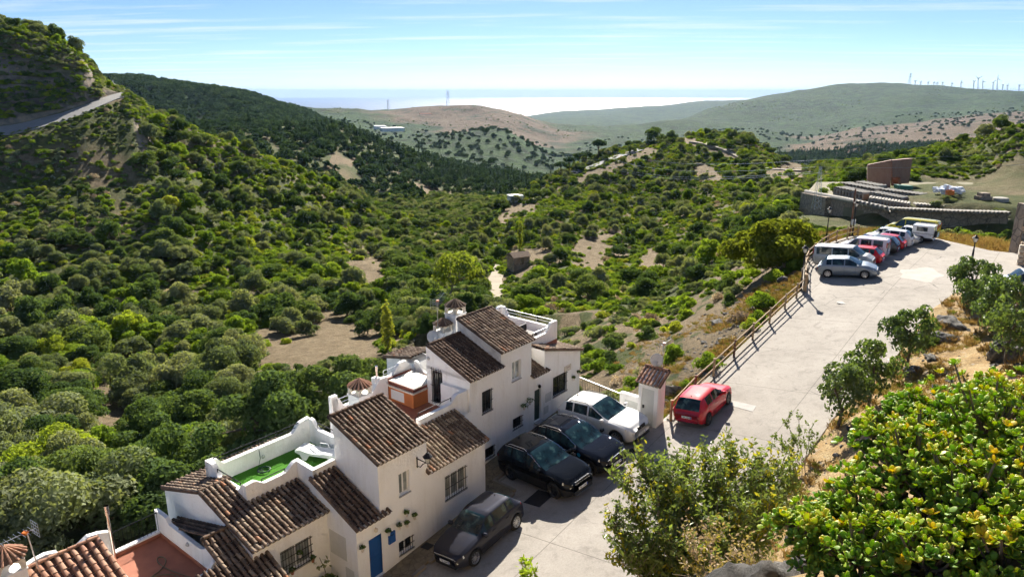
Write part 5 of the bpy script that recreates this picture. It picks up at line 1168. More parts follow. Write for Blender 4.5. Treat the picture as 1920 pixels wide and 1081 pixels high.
    mb = MB(); p0 = skin(L * (g['roofR'] + .05), 10); mb.prism([(p0.x + .08, -.02, p0.z - .005), (p0.x - .06, -.02, p0.z - .005), (p0.x - .06, 0, p0.z + .05), (p0.x + .04, 0, p0.z + .01)], (0, .02, 0)); B(mb, 'aerial', 'black_plastic')
    return T, bo, skin
def car_matrix(s, t, hs, ht, scale=1.0):
    p = h(s, t, 0); f = HD * hs + HN * ht; f.normalize(); dz = (float(road_z(p.x + f.x)) - float(road_z(p.x - f.x))) / 2
    f = Vector((f.x, f.y, dz)).normalized(); sl = (float(road_z(p.x + .5)) - float(road_z(p.x - .5))); up = Vector((-sl, 0, 1)).normalized(); l = up.cross(f).normalized(); up = f.cross(l)
    M = Matrix(((f.x, l.x, up.x, p.x), (f.y, l.y, up.y, p.y), (f.z, l.z, up.z, float(road_z(p.x)) + .004), (0, 0, 0, 1)))
    return M @ Matrix.Diagonal((scale, scale, scale, 1))
SUV = dict(L=4.4, W=1.82, H=1.64, wb=2.64, fo=.86, wr=.36, hoodf=.83, hoodc=1.07, belt=1.07, rearz=1.06, cowl=.215, roofF=-.01, roofR=-.355, glassR=-.478, win=[(.15, -.035), (-.055, -.235)], quarter=(-.255, -.35), rw=.72, clad=True)
HATCH = dict()
PK = 'cars parked by the white houses'; LOT = 'cars parked along the car park fence'
car('hatchback_car', 'dark grey hatchback parked along the kerb below the blue-doored house', dict(L=4.05, W=1.75, H=1.45, wb=2.55, fo=.80), MATS['paint_grey'], car_matrix(-2.52, 2.02, -1, 0, .985), PK)
car('suv_car', 'black compact suv with seven-slot grille and chrome window line', dict(SUV, rails='chrome', grille='slots', chromeline=True, rim='five', skid=True), MATS['paint_black'], car_matrix(2.26, 1.72, -.15, 1, 1.04), PK)
K_T, K_B, k_skin = car('suv_car', 'dark blue-black suv with white lettering and blue disc on door', dict(SUV, L=4.5, W=1.86, wb=2.68, H=1.64, rails='chrome', grille='wide', chromeline=True, rim='five', skid=True), MATS['paint_darkgrey'], car_matrix(4.42, 2.05, -.12, 1, 1.03), PK)
car('suv_car', 'white suv with twin kidney grille parked beside the utility hut', dict(SUV, L=4.44, W=1.82, H=1.60, wb=2.67, grille='kidney', rim='multi', clad=False, rails='black'), MATS['paint_white'], car_matrix(7.15, 1.75, -.10, 1, 1.04), PK)
car('hatchback_car', 'red hatchback seen from behind beside the wooden fence', dict(L=3.97, W=1.70, H=1.46, wb=2.46, fo=.78, rim='five', win=[(.155, -.12), (-.14, -.29)], quarter=None, roofR=-.36, glassR=-.47), MATS['paint_red'], car_matrix(10.66, 5.42, 1, 0, .97), 'cars on the ramp')
car('hatchback_car', 'silver-blue five-door hatchback at the front end of the car park row', dict(L=4.22, W=1.76, H=1.52, wb=2.6, fo=.86, rim='cover', hoodc=1.02, belt=.97, rearz=.97, cowl=.24, roofF=.03), MATS['paint_silverblue'], car_matrix(34.6, 5.85, .17, 1, .95), LOT)
VAN = dict(L=4.9, W=1.80, H=1.98, wb=2.9, fo=1.0, wr=.34, hoodf=.98, hoodc=1.28, belt=1.14, rearz=1.75, cowl=.33, roofF=.16, roofR=-.475, glassR=-.492, win=[(.285, .11), (.09, -.16), (-.18, -.44)], quarter=None, rw=.85, box=True, rim='multi')
car('minivan', 'silver passenger van with long dark side windows beside silver-blue hatchback', VAN, MATS['paint_silver'], car_matrix(36.9, 5.0, 0.02, 1, .87), LOT, 'van')
car('hatchback_car', 'dark red hatchback between the silver van and the pale van', dict(L=4.2, W=1.78, H=1.5, rails=False), MATS['paint_red'], car_matrix(38.9, 5.5, 0, -1, .88), LOT)
KAN = dict(L=4.25, W=1.80, H=1.82, wb=2.7, fo=.85, wr=.32, hoodf=.92, hoodc=1.2, belt=1.08, rearz=1.62, cowl=.27, roofF=.10, roofR=-.475, glassR=-.492, win=[(.225, .04), (.0, -.20), (-.24, -.42)], quarter=None, rw=.85, box=True)
car('minivan', 'pale pinkish-white small van with three side windows in car park row', KAN, MATS['paint_pearl'], car_matrix(41.0, 5.3, 0, -1, .9), LOT, 'van')
car('suv_car', 'slate grey suv seen from behind next to the pale van', dict(SUV), MATS['paint_slate'], car_matrix(43.2, 5.6, 0, -1, .88), LOT)
car('hatchback_car', 'low red car mostly hidden behind the slate grey suv', dict(H=1.42), MATS['paint_red'], car_matrix(45.1, 5.8, 0, -1, .9), LOT)
car('suv_car', 'white crossover behind the red car in the car park', dict(SUV, clad=False), MATS['paint_white'], car_matrix(46.8, 6.0, 0, -1, .88), LOT)
car('saloon_car', 'silver grey car nosing out beside the white crossover', dict(L=4.4, H=1.45), MATS['paint_silver'], car_matrix(48.5, 6.3, 0, 1, .86), LOT)
car('van', 'yellow van with dark windows at the far end of the car park', dict(VAN, L=4.95, W=1.92, H=2.0), MATS['paint_yellow'], car_matrix(51.9, 6.9, .05, -1, .88), LOT, 'van')
# camper pickup: a cab with a tall box body
cm_M = car_matrix(50.1, 7.0, .02, -1, .82)
T, bo, sk = car('camper_pickup', 'white pickup with boxy camper body in front of the yellow van', dict(L=4.9, W=1.76, H=1.62, wb=2.95, wr=.36, hoodf=.98, hoodc=1.12, belt=1.0, rearz=1.0, cowl=.22, roofF=.10, roofR=-.10, glassR=-.16, win=[(.19, .06), (.04, -.08)], quarter=None, clad=True), MATS['paint_white'], cm_M, LOT, 'pickup')
mb = MB(); mb.box((-1.45, 0, 1.42), (1.02, .86, .48)); mb.build('camper_box', MATS['paint_white'], T, False, cm_M)
for sg in (1, -1):
    mb = MB(); mb.box((-1.35, .863 * sg, 1.52), (.52, .006, .22)); w = mb.build('camper_window', MATS['black_plastic'], T, False, cm_M)
    mb = MB(); mb.box((-1.35, .871 * sg, 1.52), (.44, .004, .16)); mb.build('pane', MATS['car_glass'], w, False, cm_M)
    mb = MB(); mb.box((-1.45, .868 * sg, 1.06), (1.02, .006, .02)); mb.build('trim_strip', MATS['black_plastic'], T, False, cm_M)
mb = MB(); mb.lathe([(.10, -.09), (.36, -.09), (.37, 0), (.36, .09), (.10, .09)], 18, Matrix.Translation((-2.56, .1, 1.0)) @ Matrix.Rotation(math.pi / 2, 4, 'Y')); mb.build('spare_wheel', MATS['tyre_rubber'], T, True, cm_M)
mb = MB(); mb.tube([(-.5, .8, 1.98), (-2.4, .8, 1.98)], .015, 5); mb.tube([(-.5, -.8, 1.98), (-2.4, -.8, 1.98)], .015, 5); mb.build('roof_rack', MATS['galvanised'], T, False, cm_M)
car('pickup_truck', 'white pickup partly cut off at the edge beyond the bank', dict(L=5.0, W=1.8, H=1.72, wb=3.0, wr=.36, hoodf=.98, hoodc=1.12, belt=1.02, rearz=1.05, cowl=.2, roofF=.08, roofR=-.16, glassR=-.21, win=[(.17, .03), (.01, -.13)], quarter=None), MATS['paint_white'], car_matrix(35.0, 16.6, -.30, -1, 1.0), None, 'pickup')
# lettering and blue disc on the dark suv's door
kM = WORLD[K_T.name]
def text_part(txt, size, M, mat, parent, name='lettering', ext=.002):
    cu = bpy.data.curves.new(name, 'FONT'); cu.body = txt; cu.size = size; cu.extrude = ext; cu.align_x = 'CENTER'; cu.align_y = 'CENTER'; tmp = bpy.data.objects.new('tmp', cu); COL.objects.link(tmp); dg = bpy.context.evaluated_depsgraph_get(); me = bpy.data.meshes.new_from_object(tmp.evaluated_get(dg)); bpy.data.objects.remove(tmp); me.materials.clear(); me.materials.append(MATS[mat]); return put(bpy.data.objects.new(name, me), parent, M)
p = k_skin(.02, 4, -1); text_part('Nuevolux8Xalude', .21, kM @ Matrix.Translation((-.02, p.y - .014, p.z - .09)) @ Matrix.Rotation(math.pi / 2, 4, 'X'), 'lettering_white', K_T)
mb = MB(); mb.lathe([(0.001, 0), (.10, 0), (.10, .006)], 20, kM @ Matrix.Translation((.90, p.y - .006, p.z - .09)) @ Matrix.Rotation(math.pi / 2, 4, 'X')); mb.build('blue_disc', MATS['decal_blue'], K_T)

# ------------------------------------------------------------------ things on and around the houses
def hput(mb, name, mats, label, cat, group=None, parent=None, smooth=False):
    o = mb.build(name, mats, parent, smooth)
    if parent is None: tag(o, label, cat, group)
    return o
simple('plant_dark', (0.035, 0.06, 0.02), 0.8, var=0.5, scale=30); simple('plastic_white', (0.74, 0.75, 0.76), 0.45, var=0.03); simple('dish_white', (0.70, 0.69, 0.66), 0.6, var=0.08); simple('hose_green', (0.02, 0.06, 0.04), 0.6); simple('hose_tan', (0.17, 0.13, 0.07), 0.7); simple('rattan', (0.02, 0.018, 0.018), 0.7)
simple('wood_rail', (0.36, 0.255, 0.15), 0.85, var=0.3, scale=7); simple('wood_dark', (0.15, 0.075, 0.045), 0.85, var=0.3, scale=7); simple('lamp_glass', (0.55, 0.55, 0.5), 0.2); simple('cast_iron', (0.02, 0.02, 0.022), 0.55, 0.5); simple('rubber_mat', (0.022, 0.020, 0.020), 0.9, var=0.3); simple('orange_plastic', (0.65, 0.17, 0.02), 0.5)
def leafy(c, r, n, size, rng, flat=1.0):
    d = rng.normal(size=(n, 3)); d /= np.linalg.norm(d, axis=1, keepdims=True); d[:, 2] = np.abs(d[:, 2]) * flat; C = np.array(c) + d * r * rng.uniform(.5, 1, (n, 1)); nn = d + rng.normal(size=(n, 3)) * .6; nn /= np.linalg.norm(nn, axis=1, keepdims=True)
    return quads(C, nn, size, rng=rng)
prg = np.random.default_rng(5)
def wall_pot(s, t, z, label, pot='white_pot', r=.07, group='flower pots hung on the facades', leaf='leaf_dark', spread=.13):
    T = thing('flower_pot', label, 'flower pot', h(s, t, z - .1), 0, group); M = Matrix.Translation(h(s, t, z - .1))
    mb = MB(); mb.lathe([(0.001, -.02), (r * .68, -.02), (r, .12), (r * 1.08, .13), (r * .9, .13), (0.001, .11)], 10, M); mb.build('pot', MATS[pot], T, True)
    mb = MB(); mb.tube([h(s, t - .1, z - .02), h(s, t + r, z - .02)], .008, 4); mb.build('bracket', MATS['black_iron'], T)
    V, F = leafy(h(s, t, z + .05), spread, 70, .05, prg); me = mesh_from('plant', [(V, F, 0)], [MATS[leaf]]); put(bpy.data.objects.new('plant', me), T)
for (s, t, z, lb) in ((-4.68, .12, -15.63, 'highest white pot of the cluster between blue door and upper window'), (-4.28, .12, -15.96, 'white pot of the cluster farthest from the blue door'), (-4.69, .12, -16.08, 'leafiest white pot in the middle of the cluster right of blue door'), (-5.08, .12, -15.98, 'small white pot of the cluster nearest the blue letter box'), (-5.62, .12, -15.95, 'white pot hanging directly above the blue letter box'), (-6.88, .12, -15.96, 'white pot hanging on the wall left of the blue door'),
                      (9.33, -1.58, -15.07, 'white pot beside the far grille window'), (9.83, -1.58, -14.91, 'white pot at the far corner of the green-door house')): wall_pot(s, t, z, lb)
wall_pot(5.36, -1.56, -15.05, 'trailing dark plant on wall left of green door, upper one', spread=.24); wall_pot(4.88, -1.56, -15.16, 'trailing dark plant on wall left of green door, lower one', spread=.22)
wall_pot(-8.42, -1.5, -16.05, 'dark hanging plant on the bars of the turf-terrace house window', spread=.12); wall_pot(-7.9, -1.5, -16.55, 'small terracotta pot on the barred window sill', 'terracotta_pot', group=None); wall_pot(-8.78, -1.5, -16.55, 'terracotta pot with bushy plant at the low end of the barred sill', 'terracotta_pot', group=None)
T = thing('potted_plant', 'tall spindly plant in big terracotta pot in the corner by the white meter panel', 'potted plant', h(-7.5, -1.2, hroad(-7.5, -1.2) + .12)); zb = hroad(-7.5, -1.2) + .12
mb = MB(); mb.lathe([(.001, 0), (.17, 0), (.24, .36), (.26, .36), (.26, .40), (.2, .40), (.001, .36)], 14, Matrix.Translation(h(-7.5, -1.2, zb))); mb.build('pot', MATS['terracotta_pot'], T, True)
V, F = leafy(h(-7.5, -1.2, zb + .42), .34, 160, .09, prg, .5); put(bpy.data.objects.new('plant', mesh_from('plant', [(V, F, 0)], [MATS['leaf_dark']])), T)
mb = MB(); mb.tube([h(-7.5, -1.2, zb + .4), h(-7.62, -1.25, zb + 1.0), h(-7.75, -1.3, zb + 1.5)], .012, 5); mb.build('stem', MATS['bark'], T); V, F = leafy(h(-7.68, -1.28, zb + 1.15), .36, 14, .13, prg); put(bpy.data.objects.new('leaf_spray', mesh_from('leaf_spray', [(V, F, 0)], [MATS['leaf_olive']])), T)
mb = MB(); hbox(mb, -5.57, -5.25, 0.002, .07, -16.54, -16.08); lbx = hput(mb, 'letter_box', MATS['blue_paint'], 'bright blue letter box on the wall right of blue door', 'letter box')
mb = MB(); hbox(mb, -5.50, -5.32, .07, .076, -16.2, -16.17); mb.build('slot', MATS['black_plastic'], lbx)
for s, t, z, lb in ((-6.15, .04, -15.6, 'small round lamp above the blue door'), (6.25, -1.62, -14.5, 'black wall lamp above the green door')):
    mb = MB(); mb.lathe([(.001, -.08), (.07, -.06), (.08, .04), (.02, .1)], 10, Matrix.Translation(h(s, t, z))); lo = hput(mb, 'wall_lamp', MATS['mortar' if s < 0 else 'black_iron'], lb, 'lamp'); mb = MB(); mb.tube([h(s, t - .06, z + .08), h(s, t, z + .08)], .015, 5); mb.build('bracket', MATS['black_iron'], lo)
def bulkhead(p, n, lb):
    mb = MB(); R = n.to_track_quat('Z', 'Y').to_matrix().to_4x4(); R.translation = p; mb.lathe([(.08, 0), (.085, .03), (.06, .06), (.001, .065)], 12, R); o = hput(mb, 'bulkhead_light', MATS['galvanised'], lb, 'lamp'); mb = MB(); mb.lathe([(.05, .062), (.03, .085), (.001, .09)], 10, R); mb.build('lens', MATS['lamp_glass'], o)
bulkhead(h(1.045, -4.28, -12.05), -HD, 'round black light on the side wall above the hot tub door'); bulkhead(h(-10.905, -4.6, -15.62), -HD, 'round light on the parapet of the red-floored terrace'); bulkhead(h(-6.9, -5.915, -14.3), HN, 'small fitting on the inside wall of the turf terrace')
# street lantern on a scrolled wall bracket
T = thing('wall_lantern', 'black iron lantern on scrolled bracket beside the tall tiled block', 'lantern', h(-3.95, .05, -13.7))
mb = MB(); mb.tube([h(-3.95, 0, -13.62), h(-3.95, .62, -13.62)], .022, 6); mb.tube([h(-3.95, 0, -13.95), h(-3.95, .2, -13.92), h(-3.95, .34, -13.75), h(-3.95, .5, -13.64)], .018, 6); mb.tube([h(-3.95, .03, -13.55), h(-3.95, .03, -14.0)], .025, 6); mb.build('bracket', MATS['cast_iron'], T)
def lantern_head(T, base, k=1.0):
    p = Vector(base); Mx = Matrix.Translation(p) @ Matrix.Scale(k, 4)
    mb = MB(); mb.lathe([(.10, .02), (.19, .34)], 4, Mx @ Matrix.Rotation(math.pi / 4, 4, 'Z')); mb.build('lantern_glass', MATS['lamp_glass'], T)
    mb = MB()
    for a in range(4):
        c, s_ = math.cos(a * math.pi / 2 + math.pi / 4), math.sin(a * math.pi / 2 + math.pi / 4); mb.tube([Mx @ Vector((.11 * c, .11 * s_, 0)), Mx @ Vector((.205 * c, .205 * s_, .35))], .012 * k, 4)
    mb.lathe([(.11, 0), (.11, .02), (.02, -.06)], 4, Mx @ Matrix.Rotation(math.pi / 4, 4, 'Z')); mb.lathe([(.25, .33), (.25, .36), (.09, .50), (.10, .54), (.03, .58), (.001, .66)], 8, Mx); mb.build('lantern_frame', MATS['cast_iron'], T)
lantern_head(T, h(-3.95, .62, -13.60), .78)
# hot tub
T = thing('hot_tub', 'square hot tub with orange painted base and cream cover on roof terrace', 'hot tub', h(.9, -5.3, -14.32))
mb = MB(); hbox(mb, .10, 1.70, -6.18, -4.42, -14.31, -13.62); mb.build('base', MATS['orange_paint'], T)
mb = MB(); hbox(mb, .06, 1.74, -6.2, -4.38, -13.62, -13.54); mb.build('ledge', MATS['mortar'], T)
mb = MB(); hbox(mb, .14, 1.68, -6.14, -4.44, -13.54, -13.40); mb.build('shell_rim', MATS['brown_trim'], T)
for i in range(2):
    for j in range(2):
        mb = MB(); s0, t0 = .12 + i * .79, -6.17 + j * .88; hbox(mb, s0, s0 + .78, t0, t0 + .87, -13.40, -13.345); hbox(mb, s0 + .04, s0 + .74, t0 + .04, t0 + .83, -13.345, -13.332); mb.build('cover_panel', MATS['tub_cover'], T)
mb = MB(); hbox(mb, .09, .099, -5.95, -5.05, -14.2, -13.72); mb.build('access_panel', MATS['plastic_white'], T)
mb = MB(); mb.lathe([(.001, 0), (.10, 0), (.10, .006)], 16, Matrix.Translation(h(.55, -5.0, -13.331))); mb.build('cover_disc', MATS['mortar'], T)
# sun lounger on the turf
T = thing('sun_lounger', 'white moulded plastic sun lounger on the artificial turf', 'sun lounger', h(-5.35, -4.4, -14.7))
prof = [(-1.0, .36), (-.75, .40), (-.45, .33), (-.1, .30), (.3, .33), (.6, .36), (.85, .34), (.95, .29)]
mb = MB(); ax = (HN * .92 + HD * .38).normalized(); ay = Vector((-ax.y, ax.x, 0)); c0 = h(-5.1, -4.55, -14.68)
for k in range(22):
    a = -1.0 + 1.95 * k / 22; b = a + .075; za = float(np.interp(a, [p[0] for p in prof], [p[1] for p in prof])); zb_ = float(np.interp(b, [p[0] for p in prof], [p[1] for p in prof]))
    m = MB(); P = [c0 + ax * a - ay * .27 + Vector((0, 0, za)), c0 + ax * b - ay * .27 + Vector((0, 0, zb_)), c0 + ax * b + ay * .27 + Vector((0, 0, zb_)), c0 + ax * a + ay * .27 + Vector((0, 0, za))]; m.prism(P, (0, 0, -.02)); m.build('slat', MATS['plastic_white'], T)
for sg in (-1, 1):
    m = MB(); up = [(a, z + .02) for a, z in prof]; lo = [(.95, .12), (.80, -.02), (.68, -.02), (.5, .22), (-.35, .22), (-.5, -.02), (-.66, -.02), (-.78, .2), (-1.0, .28)]; m.prism([c0 + ax * a + ay * .27 * sg + Vector((0, 0, z)) for a, z in up + lo], ay * .05 * sg); m.build('side_frame', MATS['plastic_white'], T)
m = MB(); m.tube([c0 + ax * -.2 + ay * .3 + Vector((0, 0, .32)), c0 + ax * -.15 + ay * .3 + Vector((0, 0, .52)), c0 + ax * .2 + ay * .3 + Vector((0, 0, .52)), c0 + ax * .25 + ay * .3 + Vector((0, 0, .33))], .022, 6); m.build('armrest', MATS['plastic_white'], T)
mb = MB(); hbox(mb, -6.75, -6.25, -3.35, -2.85, -14.69, -14.30); hput(mb, 'storage_box', MATS['plastic_white'], 'pale square box inside the turf terrace parapet', 'box')
def hose(name, label, pts, mat, r):
    mb = MB(); mb.tube(pts, r, 6); return hput(mb, name, MATS[mat], label, 'hose', None, None, True)
hose('garden_hose', 'dark green hose coiled on the turf terrace', [h(-7.05, -5.9, -13.95), h(-7.05, -5.86, -14.3), h(-7.2, -5.8, -14.6)] + [h(-7.15 + .24 * math.cos(a) * (1 + .12 * math.sin(a * .37)), -5.5 + .24 * math.sin(a), -14.66 + a * .0015) for a in np.linspace(2, 34, 110)], 'hose_green', .013)
hose('garden_hose', 'tan hose lying in loose loops on the red terrace floor', [h(-12.55 + .035 * a + .42 * math.sin(a * .62) * math.exp(-((a - 12) / 16)**2), -4.15 + .05 * a * math.sin(a * .21) + .28 * math.cos(a * .62), -16.18) for a in np.linspace(0, 34, 120)], 'hose_tan', .02)
# satellite dishes and aerials
def dish(p, direction, r, label, mast=None):
    T = thing('satellite_dish', label, 'satellite dish', p); d = Vector(direction).normalized(); R = d.to_track_quat('Z', 'Y').to_matrix().to_4x4(); R.translation = Vector(p)
    mb = MB(); mb.lathe([(.001, 0), (r * .4, r * .03), (r * .75, r * .10), (r, r * .18), (r, r * .16), (r * .4, r * .01), (.001, -.015)], 20, R); mb.build('reflector', MATS['dish_white'], T, True)
    mb = MB(); f = Vector(p) + d * r * .9 - Vector((0, 0, r * .25)); mb.tube([Vector(p) - Vector((0, 0, r)) + d * .05, f], .012, 5); mb.box(f, (.04, .03, .03)); mb.build('feed_arm', MATS['galvanised'], T)
    if mast: mb = MB(); mb.tube([Vector(p) - d * .06, Vector(mast[0]), Vector(mast[1])], .02, 6); mb.build('mount', MATS['galvanised'], T)
    return T
dish(h(2.4, -5.35, -11.62), HN * .8 + Vector((0, 0, .45)) - HD * .2, .33, 'round white satellite dish behind the green-door house roof', (h(2.4, -5.45, -11.9), h(2.4, -5.45, -13.2)))
def aerial(base, top, label, boomdir, n=9, width=.34, grid=False, k=1.0):
    T = thing('tv_aerial', label, 'aerial', base); base, top = Vector(base), Vector(top)
    mb = MB(); mb.tube([base, top], .022, 6); mb.build('mast', MATS['galvanised'], T)
    d = Vector(boomdir).normalized(); s_ = d.cross(Vector((0, 0, 1))).normalized(); mb = MB(); c = top - Vector((0, 0, .08)); mb.tube([c - d * .25 * k, c + d * .75 * k], .012, 5); mb.build('boom', MATS['galvanised'], T)
    for i in range(n):
        m = MB(); q = c + d * (-.15 + .88 * i / (n - 1)) * k; w = width * k * (1 - .45 * i / n); m.tube([q - s_ * w, q + s_ * w], .008, 4); m.build('element', MATS['galvanised'], T)
    m = MB(); u = Vector((0, 0, 1))
    for a in range(5): m.tube([c - d * .25 * k + s_ * .24 * k + u * (a - 2) * .12 * k, c - d * .25 * k - s_ * .24 * k + u * (a - 2) * .12 * k], .008, 4)
    for a in range(4): m.tube([c - d * .25 * k + s_ * (a - 1.5) * .16 * k - u * .24 * k, c - d * .25 * k + s_ * (a - 1.5) * .16 * k + u * .24 * k], .008, 4)
    m.build('reflector_grid', MATS['galvanised'], T)
    m = MB(); m.box(c + d * .05, (.07, .07, .04)); m.build('amplifier', MATS['orange_plastic'], T)
aerial(h(2.7, -5.25, -13), h(2.68, -5.25, -9.75), 'tall tv aerial beside the chimneys of the green-door house', HD * .9 + HN * -.2 + Vector((0, 0, .35)))
aerial(h(-14.95, -6.35, -15.6), h(-15.1, -6.35, -13.55), 'tv aerial beside the chimney at the corner, grid reflector showing', -HD + HN * .1, 7, .3)
# furniture on the far roof terrace
for i, (s, t) in enumerate(((7.0, -4.3), (7.9, -3.7))):
    T = thing('rattan_armchair' if i else 'rattan_table', ('black rattan table with plant' if not i else 'black rattan armchair') + ' on the far roof terrace', 'chair' if i else 'table', h(s, t, -12.95))
    mb = MB(); hbox(mb, s - .4, s + .4, t - .35, t + .35, -12.95, -12.5); mb.build('seat_block', MATS['rattan'], T); mb = MB(); hbox(mb, s - .4, s + .4, t - .42, t - .35, -12.95, -12.15 if i else -12.48); mb.build('backrest', MATS['rattan'], T)
mb = MB(); hbox(mb, 9.12 - .55, 9.74 - .55, -1.698, -1.675, -14.5, -14.17); pl = hput(mb, 'street_plaque', MATS['mortar'], 'cream tiled street plaque near the far corner of the green-door house', 'plaque'); text_part('CALLE', .11, Matrix(((HD.x, 0, HN.x, 0), (HD.y, 0, HN.y, 0), (0, 1, 0, 0), (0, 0, 0, 1))) if False else Matrix.Translation(h(8.9, -1.672, -14.28)) @ Matrix(((HD.x, 0, HN.x, 0), (HD.y, 0, HN.y, 0), (0, 1, 0, 0), (0, 0, 0, 1))), 'brown_trim', pl)
for z0, z1, s0, s1 in ((-15.65, -15.17, 6.86, 7.38), (-16.27, -15.87, 6.72, 7.14)): mb = MB(); hbox(mb, s0, s1, -1.698, -1.684, z0, z1); mb.build('meter_panel', MATS['meter_panel'], HO_)

# ------------------------------------------------------------------ utility hut, iron railing, street furniture
UT = thing('utility_hut', 'narrow white utility hut with tiled top and grey metal door', 'hut', h(8.75, 3.5, -16)); zb = -17.0
mb = MB(); facade(mb, 8.25, 9.0, 4.0, zb, -13.62)
side(mb, 8.25, 2.95, 4.0, zb, -13.62, [(3.12, 3.80, -15.98, -13.95)]); mb.poly([h(9.0, 4.0, zb), h(9.0, 2.95, zb), h(9.0, 2.95, -13.2), h(9.0, 4.0, -13.2)]); mb.poly([h(9.0, 2.95, zb), h(8.25, 2.95, zb), h(8.25, 2.95, -13.62), h(9.0, 2.95, -13.2)])
mb.poly([h(8.25, 4.0, -13.62), h(9.0, 4.0, -13.62), h(9.0, 4.0, -13.2)]); mb.poly([h(8.25, 2.95, -13.62), h(8.25, 4.0, -13.62), h(9.0, 4.0, -13.2), h(9.0, 2.95, -13.2)]); mb.build('wall', MATS['white'], UT)
mb = MB(); hbox(mb, 8.30, 8.35, 3.12, 3.80, -15.98, -13.95); d = mb.build('door', MATS['meter_panel'], UT); mb = MB(); hbox(mb, 8.24, 8.29, 3.2, 3.28, -15.0, -14.85); mb.build('handle', MATS['black_iron'], d)
roof(UT, h(8.12, 4.08, -13.66), HN * -1.2, h(9.05, 0, -13.15) - h(8.12, 0, -13.66), 'tile_salmon', pitch=.2, expo=.27, ridge=True)
mb = MB(); hbox(mb, 8.9, 9.15, 1.55, 2.94, zb, -14.85); lw = mb.build('side_wall', MATS['white'], UT); mb = MB(); hbox(mb, 8.885, 8.899, 1.85, 2.6, -15.75, -15.15); mb.build('meter_panel', MATS['meter_panel'], UT)
dish(h(9.2, 3.35, -12.75), HN * .55 + HD * -.75 + Vector((0, 0, .3)), .33, 'white satellite dish on top of the utility hut', (h(9.22, 3.55, -13.0), h(9.1, 3.7, -13.3)))
aerial(h(9.05, 3.75, -13.6), h(9.05, 3.75, -11.7), 'slim tv aerial on the utility hut', HD + Vector((0, 0, .05)), 8, .26)
RL = thing('iron_railing', 'black iron railing between the green-door house and the utility hut', 'railing', h(10.3, 0, -16.3))
a, b = h(10.15, -1.75, 0), h(9.1, 1.55, 0); za, zb2 = -16.35, -16.1
mb = MB(); mb.tube([Vector((a.x, a.y, za + 1.05)), Vector((b.x, b.y, zb2 + 1.05))], .03, 6); mb.build('handrail', MATS['galvanised'], RL)
mb = MB(); mb.tube([Vector((a.x, a.y, za + .12)), Vector((b.x, b.y, zb2 + .12))], .02, 6); mb.build('bottom_rail', MATS['black_iron'], RL)
for i in range(25):
    f = i / 24; p = a.lerp(b, f); z = za + (zb2 - za) * f; m = MB(); m.tube([Vector((p.x, p.y, z + (.0 if i % 12 == 0 else .12))), Vector((p.x, p.y, z + 1.05))], .024 if i % 12 == 0 else .010, 5); m.build('baluster', MATS['black_iron'], RL)
# wooden fence
FN = thing('wooden_fence', 'two-rail timber fence along the ramp and car park', 'fence', h(20, FENCE_T, -14.3))
def rp(s, t, e): p = h(s, t, 0); return Vector((p.x, p.y, float(road_z(p.x)) + e))
fpts = [(9.2, FENCE_T + .15), (12.24, FENCE_T), (14.6, FENCE_T)] + [(14.6 + 2.87 * k, FENCE_T) for k in (1, 2, 3, 4)] + [(28.4, FENCE_T), (30.0, FENCE_T + .05), (31.6, 3.7), (33.6, 3.1), (35.6, 2.5), (37.6, 2.1), (39.6, 2.0), (41.6, 1.95), (43.6, 1.95), (45.6, 2.1), (47.6, 2.5), (49.2, 3.0)]
for i, (s, t) in enumerate(fpts):
    m = MB(); m.tube([rp(s, t, -.4), rp(s, t, 1.12 + (.18 if i == 8 else 0))], .07 if i != 8 else .14, 8); m.build('post', MATS['wood_dark' if i in (1, 3) else 'wood_rail'], FN, True)
    if i:
        for e in (.52, .98): m = MB(); m.tube([rp(*fpts[i - 1], e + random.uniform(-.03, .03)), rp(s, t, e + random.uniform(-.03, .03))], .043, 7); m.build('rail', MATS['wood_rail'], FN, True)
mb = MB()
for i in range(len(fpts) - 1):
    (s0, t0), (s1, t1) = fpts[i], fpts[i + 1]; P = [rp(s0, t0 - .22, -.6), rp(s0, t0 + .15, -.6), rp(s0, t0 + .15, .07), rp(s0, t0 - .22, .07)]; Q = [rp(s1, t1 - .22, -.6), rp(s1, t1 + .15, -.6), rp(s1, t1 + .15, .07), rp(s1, t1 - .22, .07)]; mb.grid([P, Q], True)
tag(mb.build('kerb', MATS['kerb_stone']), kind='structure')
def lamp_post(p, hh, label, lean=0.0):
    T = thing('street_lamp', label, 'street lamp', p, 0, 'lantern street lamps'); p = Vector(p)
    mb = MB(); mb.lathe([(.13, 0), (.13, .12), (.08, .2), (.07, .9), (.05, 1.0), (.04, hh - .1), (.06, hh)], 10, Matrix.Translation(p)); mb.build('post', MATS['cast_iron'], T, True); lantern_head(T, p + Vector((0, 0, hh + .05)), .95)
lamp_post(rp(30.1, FENCE_T - .25, 0), 2.75, 'black lantern street lamp at the bend of the wooden fence'); lamp_post(rp(44.4, 1.55, 0), 2.7, 'black lantern street lamp behind the passenger vans'); lamp_post(rp(49.0, 2.6, 0), 2.7, 'black lantern street lamp beside the leaning utility pole'); lamp_post(Vector((33.6, 52.0, -12.84)) if False else rp(44.0, 12.6, 0), 1.5, 'black lantern street lamp above the trees on the bank')
T = thing('utility_pole', 'dark timber utility pole at the far end of the fence', 'utility pole', rp(49.8, 2.2, 0)); mb = MB(); mb.tube([rp(49.8, 2.2, -.3), rp(49.8, 2.2, 4.3)], [.09, .07], 8); mb.build('pole', MATS['wood_dark'], T, True); mb = MB(); mb.tube([rp(50.6, 2.0, -.3), rp(49.9, 2.2, 3.6)], .07, 6); mb.build('stay', MATS['galvanised'], T); mb = MB(); mb.box(rp(49.8, 2.35, 1.2), (.18, .12, .25)); mb.build('meter_box', MATS['meter_panel'], T)
